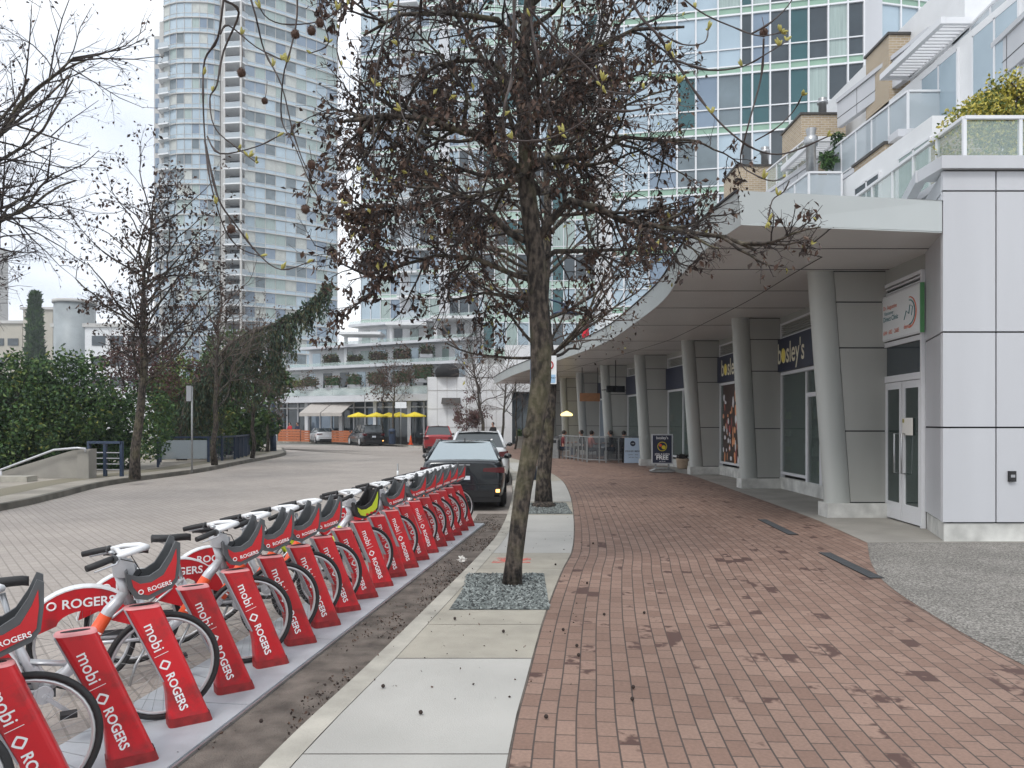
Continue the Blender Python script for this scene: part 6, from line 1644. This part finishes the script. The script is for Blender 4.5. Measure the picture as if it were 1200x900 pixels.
def person(lb, loc, rz, shirt, legs, seated=True, hair=(.02, .015, .01), reach=True, scale=1.0):
    """local frame: facing +y. seated hips at .47"""
    t = thing('person', lb, 'person', loc, rz); t.scale = (scale,) * 3
    hz = .52 if seated else .93
    p = V((0, 0, hz)); ch = V((0, .02, hz + .42)); nk = V((0, .03, hz + .56)); hd = V((0, .06, hz + .68))
    J = [p, p + V((0, 0, .2)), ch, nk, hd, hd + V((0, .01, .10))]; Rr = [(.13, .10), (.12, .09), (.14, .10), .05, .085, .065]; E = [(0, 1), (1, 2), (2, 3), (3, 4), (4, 5)]
    arms = []
    for s in (-1, 1):
        sh = ch + V((.17 * s, 0, .04)); el = sh + V((.06 * s, .08, -.25)); wr = el + (V((-.06 * s, .22, .04)) if reach else V((0, .05, -.24))); ha = wr + V((-.01 * s, .07, 0))
        b = len(J); J += [sh, el, wr, ha]; Rr += [.055, .042, .032, .036]; E += [(2, b), (b, b + 1), (b + 1, b + 2), (b + 2, b + 3)]
        for f in range(3):
            q = len(J); J += [ha + V((.018 * (f - 1), .045, -.012)), ha + V((.02 * (f - 1), .075, -.03))]; Rr += [.009, .008]; E += [(b + 3, q), (q, q + 1)]
        hp = p + V((.095 * s, 0, -.03)); kn = hp + (V((.03 * s, .42, .0)) if seated else V((.01 * s, .02, -.43))); an = kn + V((0, .02 if seated else -.02, -.42)); to = an + V((.01 * s, .15, -.05))
        b = len(J); J += [hp, kn, an, to]; Rr += [.085, .06, .04, .035]; E += [(0, b), (b, b + 1), (b + 1, b + 2), (b + 2, b + 3)]
        arms.append((sh, el, wr, hp, kn, an, to))
    skinned('body', J, E, Rr, M['skin'], t)
    A, B = arms
    sJ = [p + V((0, 0, .02)), p + V((0, 0, .2)), ch, ch + V((0, .01, .08))]; sR = [(.15, .115), (.145, .11), (.165, .12), .075]; sE = [(0, 1), (1, 2), (2, 3)]
    for a in arms:
        b = len(sJ); sJ += [a[0], a[1], a[1].lerp(a[2], .75)]; sR += [.075, .058, .046]; sE += [(2, b), (b, b + 1), (b + 1, b + 2)]
    skinned('shirt', sJ, sE, sR, shirt, t)
    lJ = [p + V((0, 0, .03))]; lR = [(.15, .115)]; lE = []
    for a in arms:
        b = len(lJ); lJ += [a[3], a[4], a[5] + V((0, 0, .05))]; lR += [.10, .075, .055]; lE += [(0, b), (b, b + 1), (b + 1, b + 2)]
    skinned('trousers', lJ, lE, lR, legs, t)
    for a in arms: MB().tube([a[5] + V((0, -.05, -.04)), a[5] + V((0, .04, -.03)), a[6] + V((0, .02, -.005))], [.045, .05, .035], 8, squash=.7).build('shoe', M['black'], t)
    h = MB(); h.ball(hd + V((0, -.012, .055)), .105, 14, 8, 0, (.92, 1.02, 1.05)); 
    h.build('hair', mat('hair', hair, .6), t)
    f = MB(); c = hd + V((0, .055, .03)); f.ball(c, .072, 12, 8, 0, (.95, .95, 1.25)); f.ball(c + V((0, .072, -.01)), .016, 6, 4, 0, (.8, 1, 1.3)); fo = f.build('face', M['skin'], t)
    e = MB()
    for s in (-1, 1): e.ball(c + V((.027 * s, .060, .015)), .010, 6, 4)
    e.b2(-.022, c.y + .058, c.z - .048, .022, c.y + .070, c.z - .040); e.build('eyes_and_mouth', M['hair'], fo)
    return t
S = {k: mat('cloth_' + k, v, .85, 0, .12, 14) for k, v in dict(black=(.02, .02, .022), maroon=(.16, .02, .025), coral=(.62, .22, .17), white=(.62, .62, .62), denim=(.05, .07, .12), grey=(.14, .14, .15), red=(.55, .03, .04), navy=(.02, .03, .07), khaki=(.25, .21, .15)).items()}
table((2.95, 37.2, SW), 'round patio table at the far left end of the railing'); table((4.1, 35.6, SW), 'round patio table in the middle of the patio'); table((5.35, 35.2, SW), 'round patio table just behind the A-frame sign')
for x, y, rz, sh, lg, lb in ((2.45, 36.9, R(-80), 'maroon', 'denim', 'person in a dark red top seated at the left end of the patio'),
                             (3.45, 37.6, R(100), 'black', 'black', 'person in black seated behind the left patio railing, beside the one in dark red'),
                             (3.6, 35.2, R(-70), 'coral', 'grey', 'person in a coral pink top seated mid-patio'),
                             (4.65, 35.9, R(95), 'black', 'denim', 'person with dark hair and black top facing the coral-topped one'),
                             (5.0, 34.6, R(-60), 'black', 'black', 'person in black with dark hair seated just behind the A-frame sign'),
                             (5.85, 35.6, R(110), 'khaki', 'grey', 'person in a tan top seated nearest the leaning columns')):
    person(lb, (x, y, SW), rz, S[sh], S[lg])
    chair((x, y, SW), rz, 'dark patio chair under the ' + lb.split(' seated')[0])
# patio heater / screens under the canopy
t = thing('ceiling_screen', 'black screen hung under the canopy above the patio', 'screen', (4.45, 33.0, 3.3), R(15)); MB().b2(-.42, -.03, -.14, .42, .03, .14).build('screen', M['black_gloss'], t); MB().tube([(0, 0, .14), (0, 0, 1.25)], .02, 6).build('pole', M['black'], t)
MB().b2(-.5, .05, -.05, .5, .35, -.02).build('hood', M['black'], t)
t = thing('hanging_sign', 'small tan wooden sign hung under the canopy over the patio', 'sign', (3.8, 37.5, 3.1), R(8)); MB().b2(-.5, -.03, -.2, .5, .03, .2).build('board', mat('tan_board', (.42, .2, .09), .6, 0, .2, 6), t); MB().b2(-.4, -.012, .2, -.37, .012, 1.45).b2(.37, -.012, .2, .4, .012, 1.45).build('hanger', M['black'], t)
t = thing('wall_lamp', 'glowing yellow lamp behind the far columns', 'lamp', (3.2, 45.0, 2.3)); MB().lathe([(.02, .25), (.32, .1), (.36, 0), (.30, -.04)], 16).build('shade', mat('lit_shade', (.9, .7, .2), .5, emit=((1, .8, .3), 1.3)), t); MB().tube([(0, 0, .25), (0, 0, 2.2)], .012, 5).build('cord', M['black'], t)
# patio heater box seen as dark bin beside the railing
t = thing('rubbish_bin', 'grey metal bin at the left end of the patio railing', 'bin', (1.95, 37.2, SW)); MB().b2(-.28, -.25, 0, .28, .25, .98).build('body', M['galv'], t); MB().b2(-.31, -.28, .98, .31, .28, 1.06).build('lid', M['grey_pl'], t); MB().b2(-.18, -.262, .74, .18, -.25, .88).build('slot', M['black_mat'], t)
# closed red umbrella on the terrace
t = thing('closed_umbrella', 'closed bright red umbrella standing on the roof terrace by the canopy', 'umbrella', (3.2, 33.4, 5.0)); MB().lathe([(.05, .25), (.14, .32), (.17, .6), (.13, 1.0), (.15, 1.15), (.12, 1.45), (.03, 1.62)], 10).build('canopy', mat('red_canvas', (.60, .01, .03), .8, 0, .2, 6), t); MB().tube([(0, 0, 0), (0, 0, 1.7)], .02, 6).build('pole', M['grey_pl'], t)
# parking sign on its post, behind the second trunk
def parking_sign():
    t = thing('parking_sign', 'white no-parking sign with red ring and pale blue lower half on the second trunk', 'sign', (.74, 15.46, SW))
    MB().b2(-.14, .006, 2.60, .14, .05, 2.64).b2(-.14, .006, 2.92, .14, .05, 2.96).build('bracket', M['galv'], t)
    f = MB().b2(-.155, -.006, 2.48, .155, .006, 3.05).build('sign_plate', M['sign_w'], t)
    MB().torus((0, -.012, 2.86), .085, .014, 20, 5).build('red_ring', M['red'], f); MB().text('P', (0, -.0075, 2.86), (1, 0, 0), (0, 0, 1), .13, 0, 'CENTER', .02).build('lettering', M['navy'], f); MB().bar((-.055, -.012, 2.92), (.055, -.012, 2.80), .006, .018).build('red_slash', M['red_dk'], f)
    MB().b2(-.135, -.009, 2.50, .135, -.006, 2.67).build('lower_panel', mat('light_blue_panel', (.35, .55, .75), .5), f)
    MB().text('TOW AWAY', (0, -.0095, 2.60), (1, 0, 0), (0, 0, 1), .05, 0, 'CENTER', .01).build('lettering', M['navy'], f)
parking_sign()
t = thing('street_lamp', 'blue lamp post with a round hanging lantern, half hidden behind the trunks', 'street lamp', (.62, 23, SW))
MB().tube([(0, 0, 0), (0, 0, .5), (0, 0, .55), (0, 0, 5.4)], [.13, .12, .09, .07], 14).build('pole', M['blue_m'], t)
MB().tube([(0, 0, 5.2), (.5, 0, 5.4), (.98, 0, 5.25)], .03, 8).build('arm', M['blue_m'], t)
ln_ = MB().lathe([(.03, 5.3), (.10, 5.2), (.14, 5.08), (.42, 4.98), (.43, 4.94), (.30, 4.92)], 20, (.98, 0, 0)).build('lantern', M['blue_m'], t); MB().lathe([(.28, 4.92), (.2, 4.82), (.05, 4.78)], 16, (.98, 0, 0)).build('lamp_glass', M['sign_w'], ln_)
# delineator post standing in the road
t = thing('marker_post', 'thin grey marker post standing in the road beyond the bikes', 'post', G(466, 580)); MB().tube([(0, 0, 0), (0, 0, .8)], .022, 8).build('pole', M['galv'], t); MB().tube([(0, 0, .45), (0, 0, .62)], .026, 8).build('band', M['sign_w'], t); MB().tube([(0, 0, 0), (0, 0, .03)], .07, 10).build('base', M['grey_pl'], t)

# ================================================================== ACROSS THE STREET
def umbrella(i, x, y):
    t = thing('patio_umbrella', ['leftmost', 'second from left', 'middle', 'second from right', 'rightmost'][i] + ' of the five open yellow patio umbrellas', 'umbrella', (x, y, SW), 0, 'yellow patio umbrellas')
    n = 8; m = MB(); m.v = [(0, 0, 2.62)] + [(.92 * math.cos(2 * PI * k / n), .92 * math.sin(2 * PI * k / n), 2.30) for k in range(n)] + [(.92 * math.cos(2 * PI * k / n), .92 * math.sin(2 * PI * k / n), 2.20) for k in range(n)]
    for k in range(n): m.f += [(0, 1 + k, 1 + (k + 1) % n), (1 + k, 9 + k, 9 + (k + 1) % n, 1 + (k + 1) % n)]; m.m += [0, 0]; m.sm += [False, False]
    m.build('canopy', M['yellow'], t); MB().tube([(0, 0, 0), (0, 0, 2.65)], .03, 8).build('pole', M['grey_pl'], t); MB().lathe([(.3, 0), (.28, .08), (.04, .1)], 12).build('base', M['black'], t)
for i, (px_, Y) in enumerate(((420, 64.5), (441, 64), (456, 65.5), (468, 63), (486, 62))): p = W(px_, 480, Y); umbrella(i, p.x, Y)
def awning(i, p0, p1, Y):
    a, b = W(p0, 0, Y), W(p1, 0, Y - .8); t = thing('awning', ('left' if i == 0 else 'right') + ' of the two sloping grey awnings on the podium shopfront', 'awning', (a.x, a.y, 2.4)); inv = Matrix.Translation(t.location).inverted()
    m = MB(); m.add([(a.x, a.y - 1.2, 2.75), (b.x, b.y - 1.2, 2.75), (b.x + .9, b.y + 1.6, 4.1), (a.x + .9, a.y + 1.6, 4.1), (a.x, a.y - 1.2, 2.68), (b.x, b.y - 1.2, 2.68), (b.x + .9, b.y + 1.6, 4.03), (a.x + .9, a.y + 1.6, 4.03)], [(0, 1, 2, 3), (7, 6, 5, 4), (0, 4, 5, 1), (1, 5, 6, 2), (3, 2, 6, 7), (0, 3, 7, 4)])
    o = m.build('canvas', M['awn'], t); o.matrix_parent_inverse = inv
    m = MB().wallseg((a.x, a.y - 1.22), (b.x, b.y - 1.22), 2.45, 2.68, .03); o = m.build('valance', M['awn'], t); o.matrix_parent_inverse = inv
awning(0, 355, 379, 69.5); awning(1, 380, 404, 68.6)
def planks(name, lb, p, q, h, m, group=None):
    t = thing(name, lb, 'planter box' if 'planter' in name else 'fence', (*p, SW), 0, group); d = V(q) - V(p); t.rotation_euler.z = math.atan2(d.y, d.x); l = d.length
    b = MB()
    for k in range(5): b.b2(0, -.04, h * (k + .08) / 5, l, .04, h * (k + .92) / 5)
    b.build('slats', m, t)
    for k in range(int(l / 1.5) + 1): MB().b2(min(l - .08, k * 1.5), .04, 0, min(l, k * 1.5 + .08), .14, h).build('post', m, t)
pt = lambda px_, Y: (W(px_, 0, Y).x, Y)
planks('patio_fence', 'long red-brown slatted patio fence at the left end of the podium', pt(326, 71.5), pt(352, 70.5), 1.15, M['wood'])
planks('planter_box', 'orange-brown planter box left of the low white car', pt(353, 70.3), pt(363, 69.9), 1.05, M['wood'], 'orange planter boxes')
planks('planter_box', 'orange-brown planter box between the white car and the black one', pt(389, 68.5), pt(413, 67), 1.05, M['wood'], 'orange planter boxes')
person('person in a bright red jacket standing behind the red-brown patio fence', (*pt(340, 72.5), SW), R(160), S['red'], S['black'], False, reach=False)
person('person in a grey coat standing left of the red-jacketed one', (*pt(328, 73), SW), R(200), S['grey'], S['black'], False, reach=False)
person('person in dark clothes standing right of the red-jacketed one', (*pt(349, 72), SW), R(150), S['navy'], S['black'], False, reach=False)
person('person in black standing on the pavement beyond the white hatchback', (-1.25, 51.5, SW), R(150), S['black'], S['black'], False, reach=False)
t = thing('traffic_cone', 'small orange traffic cone on the far pavement', 'traffic cone', (-8.05, 61.0, SW)); MB().lathe([(.15, .03), (.03, .70), (.02, .72)], 12).build('cone', M['cone_o'], t); MB().b2(-.2, -.2, 0, .2, .2, .035).build('base', M['cone_o'], t); MB().lathe([(.108, .26), (.078, .42)], 12, (0, 0, 0)).build('reflective_band', M['white'], t)
t = thing('litter_bin', 'blue street bin between the umbrellas and the traffic cone', 'bin', (-9.6, 61.5, SW)); MB().lathe([(.27, 0), (.29, .1), (.29, 1.05), (.31, 1.08), (.26, 1.2), (.1, 1.27)], 16).build('body', M['blue_m'], t); MB().b2(-.14, -.31, .85, .14, -.27, 1.0).build('opening', M['black_mat'], t)
t = thing('traffic_sign_post', 'small white sign board above the yellow umbrellas', 'sign', (-8.9, 61.5, SW)); MB().tube([(0, 0, 0), (0, 0, 3.9)], .035, 6).build('pole', M['galv'], t); MB().b2(-.45, -.03, 2.9, .45, -.01, 3.4).build('sign_plate', M['sign_w'], t)
t = thing('stone_planter', 'pale round-cornered concrete planter on the far pavement', 'planter', (1.0, 52, SW)); MB().b2(-.75, -.4, 0, .75, .4, .7).b2(-.8, -.45, .7, .8, .45, .8).build('box', M['conc_pad'], t)
m = MB(); rd = random.Random(4)
for k in range(400): leafquad(m, V((rd.uniform(-.6, .6), rd.uniform(-.3, .3), .85 + rd.random() * .35)), .12, rd, rd.choice((0, 1)))
m.build('plant', [M['gn2'], M['gn3']], t)
# terrace hedges on the podium: each a clipped box of leaves
def hedge(px0, px1, y0, y1, Y, lb, mats_=('cedar2', 'brown_lf3', 'gn1')):
    a, b = W(px0, y1, Y), W(px1, y0, Y); t = thing('clipped_hedge', lb, 'hedge', (a.x, Y, a.z), 0, 'clipped hedges on the podium terraces'); w, h = b.x - a.x, b.z - a.z; rd = random.Random(int(px0 * 7 + y0)); m = MB()
    for k in range(int(380 * w * h / 2)):
        x, y, z = rd.uniform(0, w), rd.uniform(0, .9), rd.uniform(.1, h); f = rd.randrange(4)
        if f == 0: y = 0
        elif f == 1: z = h
        elif f == 2: x = rd.choice((0, w))
        leafquad(m, V((x + rd.gauss(0, .03), y + rd.gauss(0, .03), z + rd.gauss(0, .03))), .16, rd, rd.choices((0, 1, 2), (3, 2, 2))[0])
    m.b2(.08, .08, .1, w - .08, .85, h - .08, 2); m.build('foliage', [M[q] for q in mats_], t); MB().b2(0, -.02, -.15, w, .95, .18).build('trough', M['grey_lt'], t)
r1 = [(355, 369, 443, 455), (381, 397, 442, 454), (407, 422, 440, 453), (431, 450, 438, 453), (460, 480, 436, 451), (485, 506, 429, 446)]
r2 = [(378, 395, 417, 430), (407, 423, 417, 429), (433, 452, 413, 427), (462, 480, 410, 424), (492, 507, 406, 417)]
OL = ['leftmost', 'second from left', 'third from left', 'fourth from left', 'fifth from left', 'rightmost']
for k, q in enumerate(r1): hedge(*q, 70.0 - k * 1.0, f'clipped hedge on the lower podium terrace, {OL[k]}')
for k, q in enumerate(r2): hedge(*q, 72.6 - k * .9, f'clipped hedge on the upper podium terrace, {OL[k] if k < 4 else OL[5]}', ('cedar2', 'gn1', 'brown_lf2'))
hedge(327, 353, 446, 456, 71.5, 'long yellow-green hedge at the left end of the podium slab', ('gy2', 'gn3', 'cedar2'))
t = thing('covered_barbecue', 'dark domed cover on the podium roof beside the tallest hedge', 'barbecue', (-5.3, 62.8, 5.6)); MB().lathe([(.95, 0), (1.0, .5), (.8, .85), (.45, 1.05), (.05, 1.1)], 16).build('cover', M['black_mat'], t)

# ================================================================== LEFT PROMENADE
def left_side():
    t = thing('stair_wall', 'low sloping concrete wall beside steps down to the water', 'wall', (-13.5, 23.6, 0)); inv = Matrix.Translation(t.location).inverted()
    x0, x1 = -16.6, -12.9
    m = MB(); m.prism([(x1, -.02), (x1, 1.05), (x1 - .55, 1.0), (x0, .05), (x0, -.4)], (0, 0, 0), (1, 0, 0), (0, 0, 1), (0, 1, 0), 23.5, 23.85); o = m.build('wall', M['conc_pad'], t); o.matrix_parent_inverse = inv
    m = MB(); m.b2(x1 - .35, 23.4, SW, x1 + .0, 23.5, 1.0); o = m.build('wall', M['conc_pad'], t); o.matrix_parent_inverse = inv
    t = thing('handrail', 'pale tubular handrail running down along the sloping wall', 'handrail', (-14, 23.3, SW)); inv = Matrix.Translation(t.location).inverted()
    m = MB(); m.tube([(-16.8, 23.3, -.0), (-16.3, 23.3, .12), (-13.9, 23.3, 1.02), (-13.2, 23.3, 1.08), (-12.95, 23.3, 1.06), (-12.95, 23.3, .94)], .035, 8); m.tube([(-15.5, 23.3, .42), (-15.5, 23.3, -.2)], .025, 6); o = m.build('rail', M['silver'], t); o.matrix_parent_inverse = inv
    m = MB(); m.b2(-22, 22.0, SW, -13.9, 22.5, .30); tag(m.build('low_kerb_wall', M['kerb']), 'low concrete ledge along the left edge in front of the stair wall', 'ledge')
    def bluerail(lb, pts, h, vert, cap=.12, infill='bars'):
        t = thing('promenade_railing', lb, 'railing', (*pts[0], SW), 0, 'blue railings along the promenade'); inv = Matrix.Translation(t.location).inverted()
        f = MB(); g = MB()
        for i in range(len(pts) - 1):
            a, b = V(pts[i]), V(pts[i + 1]); l = (b - a).length; f.wallseg(a, b, SW + h - .08, SW + h, cap)
            n = max(1, round(l / vert))
            for j in range(n + 1): q = a.lerp(b, j / n); f.box((q.x, q.y, SW + h / 2), (.09, .09, h), math.atan2((b - a).y, (b - a).x))
            if infill == 'bars':
                for z in (.2, .38, .56, .74): g.wallseg(a, b, SW + z, SW + z + .03, .03)
            elif infill == 'glass': g.wallseg(a, b, SW + .15, SW + h - .16, .015)
            else:
                k = int(l / .14)
                for j in range(k): q = a.lerp(b, (j + .5) / k); g.box((q.x, q.y, SW + h / 2), (.02, .02, h - .1))
        o = f.build('rail', M['blue_m'], t); o.matrix_parent_inverse = inv
        o = g.build('infill', M['gl_rail2'] if infill == 'glass' else M['blue_m'] if infill != 'bars' else M['silver'], t); o.matrix_parent_inverse = inv
    bluerail('blue gate railing with horizontal bars beside the concrete stair wall', [(-13.55, 24.6), (-12.4, 24.4)], 1.12, .58, .16)
    bluerail('blue railing with frosted glass panels behind the promenade trees', [(-13.6, 29.5), (-15.2, 33.2), (-13.2, 33.4)], 1.12, 2.2, .10, 'glass')
    bluerail('blue railing of close vertical bars running away beside the weeping conifer', [(-13.2, 33.4), (-13.0, 36), (-13.5, 39), (-14.2, 41.5)], 1.12, 1.1, .12, 'verticals')
    bluerail('farthest blue railing beyond the lamp post', [(-15.6, 45), (-16.2, 49), (-18.5, 52)], 1.12, 1.3, .1, 'verticals')
    t = thing('sign_post', 'grey signpost with a small blank sign back at the left kerb', 'sign post', (-11.0, 26.4, SW)); MB().tube([(0, 0, 0), (0, 0, 2.95)], .035, 8).build('pole', M['galv'], t); MB().b2(-.17, -.06, 2.45, .0, -.045, 2.98).b2(-.17, -.045, 2.45, -.155, .2, 2.98).build('sign_plate', M['grey_lt'], t)
    t = thing('street_lamp', 'tall blue lamp post at the bend of the left pavement', 'street lamp', (-14.55, 46.8, SW)); MB().tube([(0, 0, 0), (0, 0, .9), (0, 0, .95), (0, 0, 4.6), (0, 0, 6.4)], [.2, .19, .14, .12, .09], 12).build('pole', M['blue_m'], t)
    MB().tube([(0, 0, 6.2), (.4, 0, 6.5), (.9, 0, 6.4)], .04, 6).build('arm', M['blue_m'], t); MB().lathe([(.05, 6.5), (.15, 6.4), (.40, 6.25), (.38, 6.2), (.1, 6.15)], 14, (.9, 0, 0)).build('lantern', M['blue_m'], t)
    t = thing('moored_boat', 'white boat hull glimpsed through the bushes at the left edge', 'boat', (-21.5, 33, -2.45)); m = MB()
    m.prism([(-4, 0), (4, 0), (4.6, 1.3), (-4.3, 1.2)], (0, 0, 0), (1, 0, 0), (0, 0, 1), (0, 1, 0), -1, 1); m.build('hull', M['white'], t); MB().prism([(-2, 1.2), (2, 1.2), (1.5, 2.3), (-1.6, 2.2)], (0, 0, 0), (1, 0, 0), (0, 0, 1), (0, 1, 0), -.8, .8).build('cabin', M['white'], t); MB().b2(-1.5, -.82, 1.5, 1.3, .82, 1.95).build('cabin_window', M['glass_n'], t)
left_side()

# ================================================================== SMALL LITTER
rd = random.Random(99)
def ground_z(x, y): return SW + .006
spots = [(493, 838), (449, 807), (306, 848), (640, 843), (590, 742), (660, 740), (533, 727), (708, 722), (695, 638), (678, 770), (755, 720), (676, 759), (688, 685), (651, 663), (741, 822), (742, 808)]
for i, (x, y) in enumerate(spots):
    p = G(x, y, SW) if (x, y) != (306, 848) else G(x, y, .03)
    m = MB().ball((0, 0, .013), .013, 8, 5); o = m.build('seed_ball', M['brown_lf2']); o.location = (p.x, p.y, p.z + .004)
    tag(o, 'dark fallen seed ball lying on the pavement between the kerb and the bricks', 'seed ball', 'fallen seed balls on the pavement')
mb = MB()
for i in range(3200):
    q = rd.uniform(2.5, 15); c = resample(KR, q); x = c.x - abs(rd.gauss(0, .26)) - .02; 
    if noise.noise(V((x * 3, q * 1.3, 0))) < -.1: continue
    leafquad(mb, V((x, q, .012 + rd.random() * .008)), rd.uniform(.006, .026), rd, rd.choice((0, 1, 1, 2)), 0, 1.2)
for i in range(160):
    q = rd.uniform(4.5, 16); c = resample(KR, q); x = c.x + rd.uniform(.02, 1.5); leafquad(mb, V((x, q, SW + .010)), rd.uniform(.008, .02), rd, rd.choice((0, 1, 1)), 0, 1.2)
tag(mb.build('leaf_litter', [M['brown_lf3'], M['brown_lf2'], M['brown_lf']]), 'scattered dead leaf bits along the gutter and pavement', 'leaf litter', kind='stuff')
p = G(541, 658, 0.0); m = MB(); 
for k in range(14): leafquad(m, V((rd.gauss(0, .04), rd.gauss(0, .04), .01 + .03 * rd.random())), .07, rd, 0, 0, 1)
o = m.build('crumpled_paper', M['paper']); o.location = p; tag(o, 'pale crumpled paper scrap lying in the gutter', 'litter')

# ------------------------------------------------------------------ thin damp air
hz = MB().b2(-420, -70, -6.5, 420, 420, 130).build('haze', None)
hm = bpy.data.materials.new('haze_air'); hm.use_nodes = True; N, K = nodes(hm)
for q in list(N):
    if q.type == 'BSDF_PRINCIPLED': N.remove(q)
pv = N.new('ShaderNodeVolumePrincipled'); pv.inputs['Color'].default_value = (.90, .94, 1, 1); pv.inputs['Density'].default_value = .0007; pv.inputs['Anisotropy'].default_value = .2
K.new(pv.outputs[0], N['Material Output'].inputs['Volume'])
hz.data.materials.clear(); hz.data.materials.append(hm); hz['kind'] = 'stuff'
